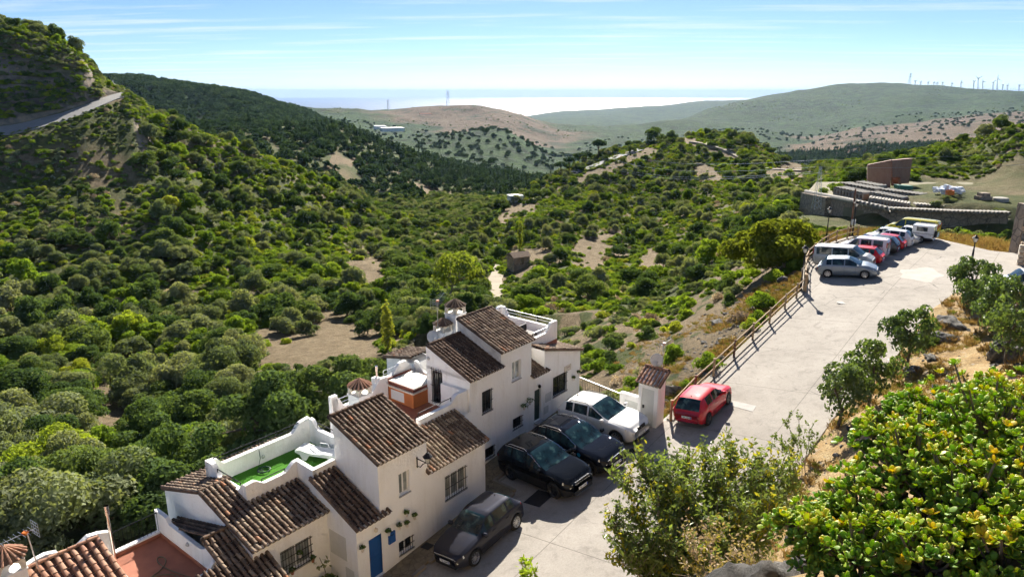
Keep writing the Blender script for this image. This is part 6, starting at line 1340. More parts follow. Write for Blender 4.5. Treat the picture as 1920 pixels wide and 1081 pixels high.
def ground_plate(name, label, cat, pts, mat, dz=.012):
    mb = MB(); P = [rp(s, t, dz) for s, t in pts]; mb.prism([p - Vector((0, 0, .03)) for p in P], (0, 0, .03)); return hput(mb, name, mat, label, cat)
g1 = ground_plate('drain_grate', 'dark square drain grate on pavement near the dark grey hatchback', 'grate', [(-4.05, .12), (-3.7, .12), (-3.7, .55), (-4.05, .55)], MATS['cast_iron'], .135)
g2 = ground_plate('drain_grate', 'small dark drain grate in front of the white suv', 'grate', [(5.75, 3.85), (6.1, 3.85), (6.1, 4.2), (5.75, 4.2)], MATS['cast_iron'])
ground_plate('rubber_mat', 'dark rectangular steel plate beside the black suv front wheel', 'plate', [(.36, 1.9), (1.42, 1.9), (1.42, 2.75), (.36, 2.75)], MATS['rubber_mat'])
simple('pale_concrete', (0.37, 0.35, 0.325), 0.85, var=0.12)
ground_plate('inspection_cover', 'pale concrete inspection slab beside the red hatchback', 'cover', [(12.25, 6.2), (12.05, 7.5), (11.4, 7.55), (11.7, 6.3)], MATS['pale_concrete'])
mb = MB(); mb.lathe([(.001, .014), (.33, .014), (.36, .0)], 20, Matrix.Translation(rp(28.2, 7.2, 0))); hput(mb, 'manhole_cover', MATS['pale_concrete'], 'round pale manhole cover in the middle of the ramp', 'cover')
tag(road_sheet('concrete_patch', [tuple(h(37.1 + 2.3 * math.cos(a) * (1 + .22 * math.sin(3 * a + 1)), 10.2 + 1.3 * math.sin(a) * (1 + .2 * math.cos(5 * a)), 0)[:2]) for a in np.linspace(0, 2 * math.pi, 22)[:-1]], simple('patch_concrete', (0.40, 0.37, 0.325), .9, var=.12, scale=1.5), .004), kind='structure')

# ------------------------------------------------------------------ mountain road with crash barrier
G3 = TV.reshape(nr, nc, 3); r6 = int(np.argmin(np.abs(s_arr - 6))); r7 = int(np.argmin(np.abs(s_arr - 7))); cc = [c for c in range(nc) if -260 < t_px[c] < 238]
mb = MB(); inner = [Vector(G3[r7, c]) + Vector((0, 0, .25)) for c in cc]; outer = [Vector(G3[r6, c]) + Vector((0, 0, .25)) for c in cc]
tail = [(at(236, 172, 243), at(231, 181, 238)), (at(226, 165, 258), at(240, 174, 252)), (at(208, 157, 280), at(232, 165, 272)), (at(192, 151, 310), at(212, 155, 300))]
outer += [b for a, b in tail]; inner += [a for a, b in tail]
rowsP = [[o_ - Vector((0, 0, 6)), o_, i_, i_ - Vector((0, 0, 6))] for o_, i_ in zip(outer, inner)]; mb.grid(rowsP)
simple('asphalt_pale', (0.23, 0.225, 0.215), 0.9, var=0.12, scale=.4); tag(mb.build('mountain_road', MATS['asphalt_pale']), kind='structure')
CB = thing('crash_barrier', 'low crash barrier along the outer edge of the bending mountain road', 'barrier', outer[len(cc) - 40]); sel = outer[len(cc) - 60:]
mb = MB(); mb.grid([[p + Vector((0, 0, .45)), p + Vector((0, 0, 1.0))] for p in sel]); mb.build('beam', MATS['wood_dark'], CB)
for p in sel[::6]: m = MB(); m.box(p + Vector((0, 0, .5)), (.12, .12, .5)); m.build('post', MATS['galvanised'], CB)
# ------------------------------------------------------------------ cemetery
t = NT('rubble_stone'); P = t.pos(); v = t.vor(1.1, P, 'F1', 'Color'); e = t.vor(1.1, P, 'DISTANCE_TO_EDGE'); c = t.mix(0.0, t.ramp(t.noise(1.6, 5, 0.65, P), [(0.3, (0.20, 0.155, 0.115)), (0.7, (0.42, 0.335, 0.25))]), v, 'OVERLAY'); t.col(t.mix(t.ramp(e, [(0.0, 1.0), (0.06, 0.0)]), c, (0.10, 0.085, 0.07))); t.set(rough=0.95); t.bump(e, 0.6, 0.15); MATS['rubble'] = t.m
t = NT('brown_slats'); P = t.pos(); w = t.new('ShaderNodeTexWave', wave_type='BANDS', bands_direction='Z'); w.inputs['Scale'].default_value = 2.2; w.inputs['Distortion'].default_value = .4; t.link(P, w.inputs[0]); t.col(t.mix(t.ramp(t.noise(.7, 5, 0.6, P), [(0.35, 0.0), (0.7, .6)]), t.ramp(w.outputs['Fac'], [(0.2, (0.19, 0.10, 0.068)), (0.5, (0.30, 0.165, 0.11))]), (0.36, 0.23, 0.17))); t.set(rough=0.8); t.bump(w.outputs['Fac'], 0.5, 0.1); MATS['brown_slats'] = t.m
simple('niche_brick', (0.27, 0.19, 0.14), 0.9, var=0.25, scale=2); simple('cement_grey', (0.34, 0.32, 0.28), 0.9, var=0.2, scale=2); simple('gravel_yard', (0.19, 0.17, 0.10), 0.95, var=0.15, scale=.5); simple('teal_metal', (0.03, 0.16, 0.12), 0.6)
def img_wall(name, label, top, drop, th, mat, cat='wall', z_to=None):
    """vertical wall whose top follows measured points (px, py, distance)"""
    mb = MB(); P = [at(*q) for q in top]
    for i in range(len(P) - 1):
        a, b = P[i], P[i + 1]; d = (b - a); d.z = 0; n = Vector((-d.y, d.x, 0)).normalized() * th
        if n.y < 0: n = -n
        mb.prism([a, b, b - Vector((0, 0, drop)), a - Vector((0, 0, drop))], n)
    o = mb.build(name, MATS[mat]); return tag(o, label, cat)
yard = [at(1512, 366, 132), at(1600, 382, 114), at(1672, 394, 108), at(1780, 397, 106), at(1892, 399, 104), at(1960, 392, 108)]; yz = -18.3
mb = MB(); ring = [Vector((p.x, p.y + .3, yz)) for p in yard] + [Vector((p.x, p.y, yz)) for p in (at(1960, 340, 150), at(1800, 338, 152), at(1640, 338, 150), at(1530, 342, 150))]; mb.prism(ring, (0, 0, -4)); tag(mb.build('cemetery_yard', MATS['gravel_yard']), kind='structure')
w1 = img_wall('cemetery_wall', 'dark rubble cemetery wall nearest the car park, curved with tiled top', [(1672, 392, 107.5), (1720, 394, 106.5), (1780, 397, 105.8), (1840, 399, 105), (1892, 400, 104)], 7.5, 1.0, 'rubble'); w2 = img_wall('cemetery_wall', 'stepped rubble cemetery wall behind the lattice pole', [(1512, 361, 132), (1560, 370, 121), (1600, 378, 114.5), (1640, 388, 110.5), (1672, 395, 108)], 7.5, 1.0, 'rubble')
def coping(w, top, n):
    P = [at(*q) for q in top]; L = [0]
    for i in range(len(P) - 1): L.append(L[-1] + (P[i + 1] - P[i]).length)
    for k in range(n):
        d = L[-1] * (k + .5) / n; i = max(j for j in range(len(L) - 1) if L[j] <= d); p = P[i].lerp(P[i + 1], (d - L[i]) / (L[i + 1] - L[i])); m = MB(); r = L[-1] / n / 2 * .95
        m.lathe([(r, -.5), (r, .9)], 8, Matrix.Translation(p + Vector((0, .25, 0))) @ Matrix.Rotation(math.pi / 2, 4, 'X')); m.build('coping_arch', MATS['cement_grey'], w)
coping(w1, [(1672, 391, 107), (1780, 396, 105.3), (1892, 399, 103.5)], 30); coping(w2, [(1512, 360, 131.5), (1600, 377, 114), (1672, 393, 107.5)], 30)
def niche_block(pa, pb, hgt, depth, n, rows, label):
    """row of burial niches from point pa to pb (front edge, top), arched cells each a part"""
    a, b = at(*pa), at(*pb); d = b - a; d.z = 0; L = d.length; d.normalize(); nb = Vector((-d.y, d.x, 0)); nb = nb if nb.y > 0 else -nb
    T = thing('niche_block', label, 'burial niches', (a + b) / 2 - Vector((0, 0, hgt)), 0, 'rows of burial niches'); dn = Vector((0, 0, -1)); z1 = max(a.z, b.z)
    q = lambda x, e, y: Vector((a.x, a.y, a.z + (b.z - a.z) * x / L)) + d * x + nb * e + dn * y
    mb = MB(); mb.prism([q(0, .35, 0), q(L, .35, 0), q(L, .35, hgt), q(0, .35, hgt)], nb * depth); mb.build('body', MATS['niche_brick'], T)
    cw = L / n; ch = hgt / rows
    for r in range(rows + 1): m = MB(); y = min(r * ch, hgt - .05); m.prism([q(0, 0, y), q(L, 0, y), q(L, 0, y + .14), q(0, 0, y + .14)], nb * .36); m.build('shelf', MATS['cement_grey'], T)
    for c in range(n + 1):
        m = MB(); x = c * cw; m.prism([q(max(x - .09, 0), .01, .14), q(min(x + .09, L), .01, .14), q(min(x + .09, L), .01, hgt), q(max(x - .09, 0), .01, hgt)], nb * .34); m.build('divider', MATS['cement_grey'], T)
    for c in range(n):
        x = (c + .5) * cw; m = MB(); m.lathe([(cw * .52, 0), (cw * .52, depth)], 8, Matrix.Translation(q(x, .05, .02)) @ nb.to_track_quat('Z', 'Y').to_matrix().to_4x4()); m.build('vault_cap', MATS['cement_grey'], T)
niche_block((1563, 353, 126), (1617, 364, 120), 2.6, 2.6, 9, 3, 'niche block nearest the lattice pole'); niche_block((1572, 345, 134), (1640, 357, 127), 2.2, 2.6, 10, 3, 'long niche block behind the one nearest the lattice pole'); niche_block((1628, 372, 112), (1706, 384, 109), 2.2, 2.6, 13, 3, 'lowest niche row just above the stepped wall'); niche_block((1630, 362, 119), (1690, 373, 115), 2.0, 2.6, 10, 3, 'middle niche row in front of the brown monument'); niche_block((1648, 357, 126), (1724, 367, 120), 2.2, 2.6, 11, 3, 'niche row right below the brown monument'); niche_block((1600, 343, 140), (1645, 351, 135), 2.0, 2.6, 7, 3, 'niche row left of the brown monument'); niche_block((1718, 384, 110.5), (1800, 390, 109), 2.0, 1.8, 13, 2, 'niche row along the curved wall, nearer half'); niche_block((1803, 390, 109), (1878, 392, 107.5), 2.0, 1.8, 12, 2, 'niche row along the curved wall, farther half')
MN = thing('monument', 'tall brown slatted monument of two angled panels rising over the cemetery', 'monument', at(1668, 352, 138))
def slab4(nm, pts, th, mat):
    mb = MB(); mb.prism([at(*p) for p in pts], th); mb.build(nm, MATS[mat], MN)
slab4('panel', [(1626, 345, 146), (1669, 354, 137), (1672, 300, 137), (1627, 309, 146)], (.3, .8, 0), 'brown_slats'); slab4('panel', [(1688, 344, 141), (1704, 344, 143), (1711, 297, 143), (1688, 299, 141)], (0, .8, 0), 'brown_slats'); slab4('panel', [(1672.5, 333, 138.6), (1688, 332, 141), (1688, 299, 141), (1672.5, 300.5, 138.6)], (0, .8, 0), 'brown_slats'); slab4('back_panel', [(1673, 354, 144), (1690, 350, 145), (1690, 328, 145), (1673, 328, 144)], (0, .6, 0), 'wood_dark')
mb = MB(); mb.prism([at(1684, 354, 130), at(1712, 355, 132), at(1712, 349, 132), at(1684, 347, 130)], (0, 1.6, 0)); hput(mb, 'skip_container', MATS['teal_metal'], 'teal metal skip at the foot of the brown monument', 'skip')
simple('heap_white', (0.62, 0.66, 0.74), 0.8, var=0.25, scale=3)
mb = MB(); hr = random.Random(4)
for k in range(90): c = at(hr.gauss(1777, 11), hr.gauss(355.5, 2.6), 118 + hr.uniform(-3, 3)); mb.box(c, (hr.uniform(.15, .4), hr.uniform(.15, .4), hr.uniform(.1, .3)), None)
tag(mb.build('debris', MATS['heap_white']), 'heap of white and bluish debris in the cemetery yard', kind='stuff')
mb = MB(); mb.box(at(1781, 361, 114), (.5, .4, .35)); mb.box(at(1781, 357, 114), (.25, .25, .12)); hput(mb, 'orange_barrel', MATS['orange_plastic'], 'orange container beside the white debris heap', 'container')
mb = MB(); c = at(1843, 373, 113); mb.box(c, (.95, .8, .5)); mb.box(c + Vector((0, 0, .75)), (.7, .6, .25)); hput(mb, 'stone_block', MATS['rubble'], 'stepped stone block at the far side of the cemetery yard', 'block')
mb = MB(); c = at(1876, 376, 112); mb.lathe([(1.1, -.6), (1.1, .4), (.9, .5), (.001, .55)], 16, Matrix.Translation(c)); hput(mb, 'round_basin', MATS['cement_grey'], 'round pale cistern at the edge of the cemetery', 'cistern')
# ------------------------------------------------------------------ pylons, wires, turbines, far buildings
def lattice(name, label, px, py0, py1, Y, w, arms=(), cat='pylon', mat='galvanised', grp=None):
    a, b = at(px, py1, Y), at(px, py0, Y); H_ = (b - a).z; T = thing(name, label, cat, a, 0, grp); mb = MB(); r = max(.03, Y * .00011)
    lv = 9; f = lambda k: w * (1 - .78 * k / lv); cs = [(-1, -1), (1, -1), (1, 1), (-1, 1)]
    for k in range(lv):
        z0, z1 = H_ * k / lv, H_ * (k + 1) / lv
        for i in range(4):
            p = lambda c, z, q: a + Vector((c[0] * q, c[1] * q, z)); c0, c1 = cs[i], cs[(i + 1) % 4]
            mb.tube([p(c0, z0, f(k)), p(c0, z1, f(k + 1))], r, 4, False); mb.tube([p(c0, z0, f(k)), p(c1, z1, f(k + 1))], r * .7, 4, False)
    mb.build('lattice_mast', MATS[mat], T)
    for z, l in arms: m = MB(); m.tube([a + Vector((-l, 0, H_ * z)), a + Vector((l, 0, H_ * z))], r * 1.6, 5); m.build('crossarm', MATS['cement_grey' if Y < 200 else mat], T)
    return T, a, H_
lattice('lattice_pole', 'grey lattice power pole with white crossarm standing before the cemetery', 1530, 312, 392, 112, .55, [(.84, 1.5)])
lattice('power_pylon', 'tall power pylon on the brown hill before the sea', 840, 170, 199, 2760, 6, [(.9, 8), (.75, 10)], grp='far pylons'); lattice('power_pylon', 'faint pylon on the left end of the brown hill', 728, 187, 207, 2760, 4, [(.9, 7)], grp='far pylons'); lattice('power_pylon', 'big pylon on the skyline left of the wind turbines', 1704, 137, 163, 4390, 8, [(.92, 12), (.75, 14)], grp='far pylons'); lattice('power_pylon', 'small pylon on the far coast ridge', 1097, 203, 218, 8950, 7, [(.9, 10)], grp='far pylons')
def wire(label, pts, r=.035):
    mb = MB(); P = [at(*q) for q in pts]; out = []
    for i in range(len(P) - 1):
        for k in range(8): f = k / 8; q = P[i].lerp(P[i + 1], f); q.z -= 4 * f * (1 - f) * (P[i + 1] - P[i]).length * .012; out.append(q)
    out.append(P[-1]); mb.tube(out, r, 4); hput(mb, 'power_line', MATS['galvanised'], label, 'power line', 'power lines over the valley')
wire('topmost power line crossing in front of the pine knoll', [(830, 268, 620), (1150, 284, 330), (1530, 300, 113), (2100, 272, 90)], .02); wire('second power line crossing in front of the pine knoll', [(830, 280, 620), (1150, 298, 330), (1530, 313, 113), (2100, 300, 90)], .02); wire('third power line crossing in front of the pine knoll', [(830, 292, 620), (1150, 311, 330), (1524, 322, 113)], .02); wire('lowest power line crossing in front of the pine knoll', [(830, 300, 620), (1150, 316, 330), (1536, 324, 113)], .02)
def turbine(px, py0, py1, Y, label, rot):
    py0 = py1 - (py1 - py0) * .72; a, b = at(px, py1, Y), at(px, py0, Y); H_ = (b - a).z; T = thing('wind_turbine', label, 'wind turbine', a, 0, 'wind turbines on the far ridge'); mb = MB(); mb.tube([a - Vector((0, 0, 8)), b], [2.6, 1.5], 8); mb.build('tower', MATS['plastic_white'], T, True)
    mb = MB(); mb.box(b + Vector((0, 0, .5)), (1.8, 4, 1.8)); mb.build('nacelle', MATS['plastic_white'], T)
    for k in range(3):
        an = rot + k * 2.0944; d = Vector((math.cos(an), 0, math.sin(an))); s_ = Vector((-d.z, 0, d.x)); R_ = H_ * .5; m = MB(); c = b + Vector((0, -5, .5)); m.prism([c - s_ * 1.2, c + s_ * 1.2, c + d * R_ * .3 + s_ * 2.2, c + d * R_ + s_ * .5, c + d * R_ - s_ * .3], (0, .6, 0)); m.build('blade', MATS['plastic_white'], T)
tl = [(1716, 149, 162), (1726, 151, 162), (1740, 152, 162), (1751, 152, 163), (1757, 153, 163), (1767, 153, 163), (1785, 154, 164), (1802, 151, 164), (1826, 148, 165), (1834, 140, 166), (1843, 149, 166), (1862, 150, 167), (1870, 141, 167), (1880, 156, 168), (1889, 157, 168), (1911, 157, 169)]
lt = random.Random(3)
ordn = ['first', 'second', 'third', 'fourth', 'fifth', 'sixth', 'seventh', 'eighth', 'ninth', 'tenth', 'eleventh', 'twelfth', 'thirteenth', 'fourteenth', 'fifteenth', 'sixteenth']
for i, (x, y0, y1) in enumerate(tl): turbine(x, y0, y1, 4350, ('tall ' if y1 - y0 > 20 else 'small ') + 'wind turbine, %s along the ridge counted from the big pylon' % ordn[i], lt.uniform(0, 2))
def cottage(px, py, Y, w, d, hgt, label, roofc='tile_salmon', wallm='white', rz=.3, flat=False):
    c = at(px, py, Y); T = thing('farm_house', label, 'house', c, rz, 'far farm buildings'); M = Matrix.Translation(c) @ Matrix.Rotation(rz, 4, 'Z')
    mb = MB(); mb.box((0, 0, hgt / 2 - 1.5), (w / 2, d / 2, hgt / 2 + 1.5), M); mb.build('wall', MATS[wallm], T)
    mb = MB()
    if flat: mb.box((0, 0, hgt + .2), (w / 2 + .2, d / 2 + .2, .2), M)
    else: mb.prism([(-w / 2 - .3, -d / 2 - .4, hgt - .1), (-w / 2 - .3, d / 2 + .4, hgt - .1), (-w / 2 - .3, 0, hgt + d * .25)], (w + .6, 0, 0), M)
    mb.build('roof', MATS[roofc], T)
    for k in range(max(1, int(w // 3))):
        m = MB(); x = -w / 2 + (k + .5) * w / max(1, int(w // 3)); m.box((x, -d / 2 - .03, hgt * .5), (.45, .05, .6), M); m.build('window', MATS['glass'], T)
cottage(966, 381, 318, 6, 5, 3.4, 'small white farmhouse on the nose of the knoll', flat=True, roofc='white'); cottage(985, 392, 312, 5, 4, 2.2, 'low white outbuilding beside the small white farmhouse', flat=True, roofc='cement_grey'); cottage(972, 497, 172, 4.5, 3.5, 2.6, 'ruined stone hut with tiled roof beside the valley track', 'tile_dark', 'rubble', .5)
cottage(420, 199, 1080, 24, 12, 5, 'largest white villa on the far left ridge', flat=True, roofc='white'); cottage(452, 208, 1060, 20, 12, 6, 'lower white villa on the far left ridge'); cottage(377, 190, 1090, 14, 10, 6, 'villa at the left end of the far ridge'); cottage(735, 243, 1420, 44, 40, 3.5, 'long pale farm shed beyond the wooded ridge', flat=True, roofc='white'); cottage(712, 239, 1440, 22, 30, 3, 'shorter pale farm shed beyond the wooded ridge', flat=True, roofc='white'); cottage(798, 219, 2500, 40, 20, 8, 'lone building on the brown hill'); cottage(1555, 288, 1500, 36, 40, 4, 'pale flat-roofed shed in the brown fields', flat=True, roofc='white'); cottage(1805, 236, 2100, 40, 20, 9, 'white farm in the brown fields under the wind turbines'); cottage(1240, 281, 412, 6, 5, 4, 'pale hut among the trees on the knoll top', flat=True, roofc='cement_grey')
def path(name, pts, w, mat, lift=.35):
    mb = MB(); P = [at(*q) for q in pts]; out = []
    for i in range(len(P) - 1):
        for k in range(6): out.append(P[i].lerp(P[i + 1], k / 6))
    out.append(P[-1]); rows = []
    for i, p in enumerate(out):
        z = ter_z(p.x, p.y); z = p.z if z is None else z; d = out[min(i + 1, len(out) - 1)] - out[max(i - 1, 0)]; d.z = 0; n = Vector((d.y, -d.x, 0)).normalized() * w / 2; rows.append([Vector((p.x, p.y, z + lift)) - n - Vector((0, 0, 1.5)), Vector((p.x, p.y, z + lift)) - n, Vector((p.x, p.y, z + lift)) + n, Vector((p.x, p.y, z + lift)) + n - Vector((0, 0, 1.5))])
    mb.grid(rows); tag(mb.build(name, MATS[mat]), kind='structure')
simple('dirt_track', (0.29, 0.245, 0.18), 0.95, var=0.15, scale=.3)
path('road', [(1075, 338, 352), (1130, 314, 362), (1165, 300, 372), (1200, 287, 382)], 5, 'asphalt_pale', .6); path('path', [(1300, 268, 372), (1335, 280, 352), (1375, 290, 336), (1400, 303, 325)], 5, 'dirt_track'); path('path', [(1435, 318, 300), (1480, 330, 285), (1520, 336, 270)], 4, 'dirt_track'); path('path', [(945, 585, 125), (930, 560, 142), (928, 535, 160), (940, 500, 185)], 3.2, 'dirt_track')

# ------------------------------------------------------------------ single trees that stand out
def ground_at(px, py, Y=None):
    """first terrain or bank hit along the line of sight to a measured point"""
    d = Vector(ray(px, py)).normalized(); best = None
    for T_ in (TBVH, BBVH):
        hh = T_.ray_cast(Vector((0, 0, 0)), d)
        if hh[0] is not None and (best is None or hh[3] < best[1]): best = (hh[0], hh[3])
    return best[0]
def single_tree(kind, var, p, r, label, cat='tree', zs=1.0, rot=0.0, group=None):
    pr = PROTO[kind][var % len(PROTO[kind])]; M = Matrix.Translation(Vector(p) - Vector((0, 0, .05 * r))) @ Matrix.Rotation(rot, 4, 'Z') @ Matrix.Diagonal((r, r, r * zs, 1)); T = thing(kind, label, cat, mat=M, group=group)
    put(bpy.data.objects.new('crown', pr['crown']), T, M)
    if pr['trunk']: put(bpy.data.objects.new('trunk', pr['trunk']), T, M)
    return T
def on_ter(px, Y):
    p = at(px, 300, Y); z = ter_z(p.x, p.y); return Vector((p.x, p.y, z if z is not None else p.z))
g = on_ter
single_tree('umbrella_pine', 0, g(1122, 384), 5.6, 'largest umbrella pine with bright flat crown on the knoll ridge', zs=1.15); single_tree('umbrella_pine', 1, g(1086, 372), 4.6, 'umbrella pine just left of the largest on the knoll ridge', rot=1); single_tree('umbrella_pine', 0, g(1068, 364), 4.4, 'umbrella pine halfway down the knoll ridge road', rot=2); single_tree('umbrella_pine', 1, g(1052, 352), 4.6, 'lowest umbrella pine at the end of the knoll ridge', rot=3); single_tree('umbrella_pine', 1, g(1100, 378), 4.0, 'umbrella pine tucked between the two largest', rot=4)
single_tree('oak_tree', 1, g(1224, 404), 6.2, 'broad dark oak crowning the knoll top', zs=1.1); single_tree('oak_tree', 2, g(1258, 398), 4.4, 'smaller dark oak right of the broad one on the knoll top'); single_tree('oak_tree', 0, g(935, 308), 4.6, 'dark round oak beside the small white farmhouse'); single_tree('oak_tree', 3, g(1000, 312), 4.2, 'dark oak below the low white outbuilding')
single_tree('poplar_tree', 0, ground_at(728, 664), 2.35, 'pale yellow-green poplar at the end of the dry clearing'); single_tree('poplar_tree', 1, ground_at(975, 470), 2.6, 'slender yellow poplar across the valley track', zs=1.35); single_tree('airy_tree', 0, ground_at(858, 575), 5.0, 'large airy yellow-green eucalyptus behind the chimneys', zs=1.15); single_tree('airy_tree', 1, ground_at(345, 905), 2.4, 'thin bushy tree with pale seed heads behind the turf terrace')
single_tree('olive_tree', 0, ground_at(575, 628), 2.0, 'lone rounded bush in the middle of the dry clearing'); single_tree('oak_tree', 1, ground_at(690, 626), 2.2, 'dark rounded bush casting shadow at the right of the dry clearing'); single_tree('leafy_tree', 1, ground_at(200, 855), 2.4, 'brightest green tree beside the dirt patch')
for k, (x, y_, r, lb) in enumerate(((1480, 160, 3.6, 'dark oak on the left corner of the cemetery slope'), (1545, 158, 3.4, 'dense tree behind the lattice pole'), (1590, 160, 3.6, 'dense tree left of the brown monument'), (1615, 156, 3.0, 'tree touching the brown monument'), (1505, 176, 3.0, 'tree by the pale field'), (1760, 176, 2.6, 'tree on the skyline right of the brown monument'), (1868, 178, 3.6, 'large oak on the right skyline'), (1840, 180, 2.8, 'oak beside the large one on the right skyline'), (1570, 130, 2.2, 'tree between the niche blocks'), (1660, 168, 2.8, 'tree behind the brown monument'), (1790, 112, 1.3, 'low bushy tree on the cemetery yard'), (1770, 110, 1.2, 'shrub at the edge of the cemetery yard'), (1888, 106, 1.6, 'yellow-green bush at the end of the curved wall'))):
    p = on_ter(x, y_)
    if 100 < y_ < 152: p.z = max(p.z, -18.3)
    single_tree(('oak_tree', 'olive_tree', 'leafy_tree')[k % 3] if y_ > 120 else 'grey_shrub', k, p, r, lb, zs=.95)
make_kind('carob_tree', 'leaf_carob', 3, k_round(2400, .070, 14, .22, .85, 1.65, 1.15)) if leaf_mat('leaf_carob', [(0.0, (0.095, 0.15, 0.055)), (1.0, (0.15, 0.21, 0.075))], .4, gloss=.03) else None
make_kind('big_carob', 'leaf_bigcarob', 1, k_shrub(6500, .055, 16, .75, .75)) if leaf_mat('leaf_bigcarob', [(0.0, (0.16, 0.19, 0.035)), (1.0, (0.18, 0.21, 0.04))], .5) else None
cb = rp(40.5, -2.2, -.9); single_tree('big_carob', 0, cb, 4.6, 'huge spreading carob behind the fence at the car park corner', zs=.95); single_tree('big_carob', 0, rp(45.5, -1.4, -1.0), 3.2, 'second carob mass behind the passenger vans', rot=2.0, zs=.95)
def btree(x, y, r, var, label, zs=1.0, rot=0.0): return single_tree('carob_tree', var, (x, y, bank_at(x, y)), r, label, zs=zs, rot=rot)
btree(14.4, 28.6, 1.4, 0, 'young carob nearest the jade plant, left of a pair on the bank', 1.15); btree(16.4, 30.0, 1.35, 1, 'young carob right of the pair on the bank', 1.35, 1); btree(20.0, 33.6, 1.4, 2, 'young carob standing alone mid-bank with bare trunk', 1.4, 2); btree(28.4, 42.5, 1.45, 0, 'young carob highest on the bank near the car park', 1.1, 3); btree(26.6, 38.4, 1.5, 1, 'bushy tree on the bank in front of the white pickup', 1.3, 4); btree(22.2, 29.9, 1.35, 2, 'tall loose tree on the bank rising above the jade plant', 1.3, 5); btree(24.8, 34.0, 1.4, 0, 'tall loose tree right of the bare-trunked carob', 1.3, 1.5)
for x, y, r, kd, lb in ((22.4, 36.2, .8, 'dark_shrub', 'low dark shrub beside the rocks on the bank'), (26.2, 33.0, .9, 'green_shrub', 'yellow-green shrub behind the tall loose tree'), (10.2, 22.6, .9, 'grey_shrub', 'grey shrub at the foot of the bank'), (23.8, 27.2, .9, 'dark_shrub', 'dark low shrub under the tall loose tree')):
    tag(put(bpy.data.objects.new(kd, PROTO[kd][0]['joined']), None, Matrix.Translation((x, y, bank_at(x, y))) @ Matrix.Diagonal((r, r, r * 1.1, 1))), lb, 'shrub')
for s, t, r, kd, lb in ((15.9, 3.4, 1.0, 'green_shrub', 'rounded bright shrub leaning through the fence above the red hatchback'), (22.4, 3.4, .8, 'green_shrub', 'leafy shrub under the middle of the fence'), (24.2, 3.2, .75, 'green_shrub', 'leafy shrub under the upper fence'), (27.0, 2.6, 1.1, 'leafy', 'tall leafy shrub below the fence bend'), (28.2, 1.8, 1.0, 'green_shrub', 'green shrub below the lantern lamp'), (10.8, .2, 1.3, 'grey_shrub', 'feathery grey shrub behind the iron railing'), (12.6, -.4, 1.0, 'yellow_shrub', 'yellow-green shrub beyond the iron railing'), (11.6, -2.6, 1.3, 'grey_shrub', 'grey shrub at the far corner of the green-door house'), (16.5, -1.0, .8, 'dry_shrub', 'dry brown shrub on the dirt slope'), (35.0, .6, 1.0, 'leafy', 'bright leafy shrub beside the passenger van'), (13.4, 3.2, .45, 'green_shrub', 'small green tuft by the fence beside the red hatchback')):
    kd = 'green_shrub' if kd == 'leafy' else kd; p = h(s, t, 0); z = ter_z(p.x, p.y); z = float(road_z(p.x)) - .4 if z is None else z
    tag(put(bpy.data.objects.new(kd, PROTO[kd][1]['joined']), None, Matrix.Translation((p.x, p.y, z)) @ Matrix.Diagonal((r, r, r * 1.25, 1))), lb, 'shrub')

# ------------------------------------------------------------------ rocks, walls and clutter at the right edge
t = NT('grey_rock'); P = t.pos(); c = t.ramp(t.noise(2.2, 9, 0.7, P, .4), [(0.34, (0.045, 0.042, 0.038)), (0.5, (0.15, 0.14, 0.125)), (0.62, (0.23, 0.215, 0.195)), (0.72, (0.30, 0.27, 0.22))]); t.col(c); t.set(rough=0.95); t.bump(t.noise(9, 10, 0.8, P), 1.0, 0.12); MATS['rock'] = t.m
def rock(p, s, label, seed, mat='rock', kind='thing'):
    V, F = ico(4); V = V.copy(); n = fbm(V[:, 0] * 1.7 + seed, V[:, 1] * 1.7 + V[:, 2] * 1.3, 4, seed) * 1.1 - .55 * np.abs(fbm(V[:, 0] * 4 + V[:, 2] * 2, V[:, 1] * 4 - seed, 5, seed + 2)); V = V * (1 + .55 * n[:, None]) * np.array(s); me = mesh_from('rock', [(V, F, 0)], [MATS[mat]]); me.polygons.foreach_set('use_smooth', [True] * len(me.polygons)); return tag(put(bpy.data.objects.new('rock', me), None, Matrix.Translation(Vector(p)) @ Matrix.Rotation(seed, 4, 'Z')), label, 'rock')
def bz(x, y, e=0): return (x, y, bank_at(x, y) + e)
rock(bz(2.0, 4.75, -.22), (.42, .34, .26), 'large grey pitted rock at the foot of the jade plant', 3); rock(bz(2.7, 5.4, .0), (.4, .35, .3), 'grey rock half hidden behind the jade plant branches', 5); rock(bz(22.8, 30.9, .3), (.65, .6, .75), 'dark upright boulder on the bank', 7); rock(bz(23.5, 36.8, .1), (1.3, .7, .4), 'flat pale rock outcrop near the top of the bank', 9); rock(bz(25.4, 39.0, .05), (1.0, .6, .35), 'pale outcrop under the highest carob', 11); rock(bz(19.8, 32.6, .05), (.5, .4, .3), 'small rock beside the bare-trunked carob', 13); rock(bz(26.0, 30.0, .2), (.8, .7, .6), 'dark boulder at the right edge of the bank', 15); rock(bz(21.4, 33.9, .0), (.6, .3, .25), 'low rock by the street edge', 17)
for k, (s, t) in enumerate(((10.6, 3.0), (11.3, 2.4), (10.0, 2.1), (11.9, 1.8), (10.7, 1.4), (12.6, 2.6), (34, 1.4))):
    p = h(s, t, 0); z = ter_z(p.x, p.y) or -16; rock((p.x, p.y, z + .1), (random.uniform(.3, .7), random.uniform(.25, .5), random.uniform(.25, .45)), ('biggest', 'pale', 'dark', 'flat', 'small', 'outlying', 'lone')[k] + (' grey rock of the heap behind the utility hut' if k < 6 else ' rock on the slope beside the passenger van'), 20 + k)
RW = thing('stone_wall', 'tall rough stone retaining wall at the right edge beyond the car park', 'wall', (42.0, 56.0, -12.84)); rr = random.Random(9)
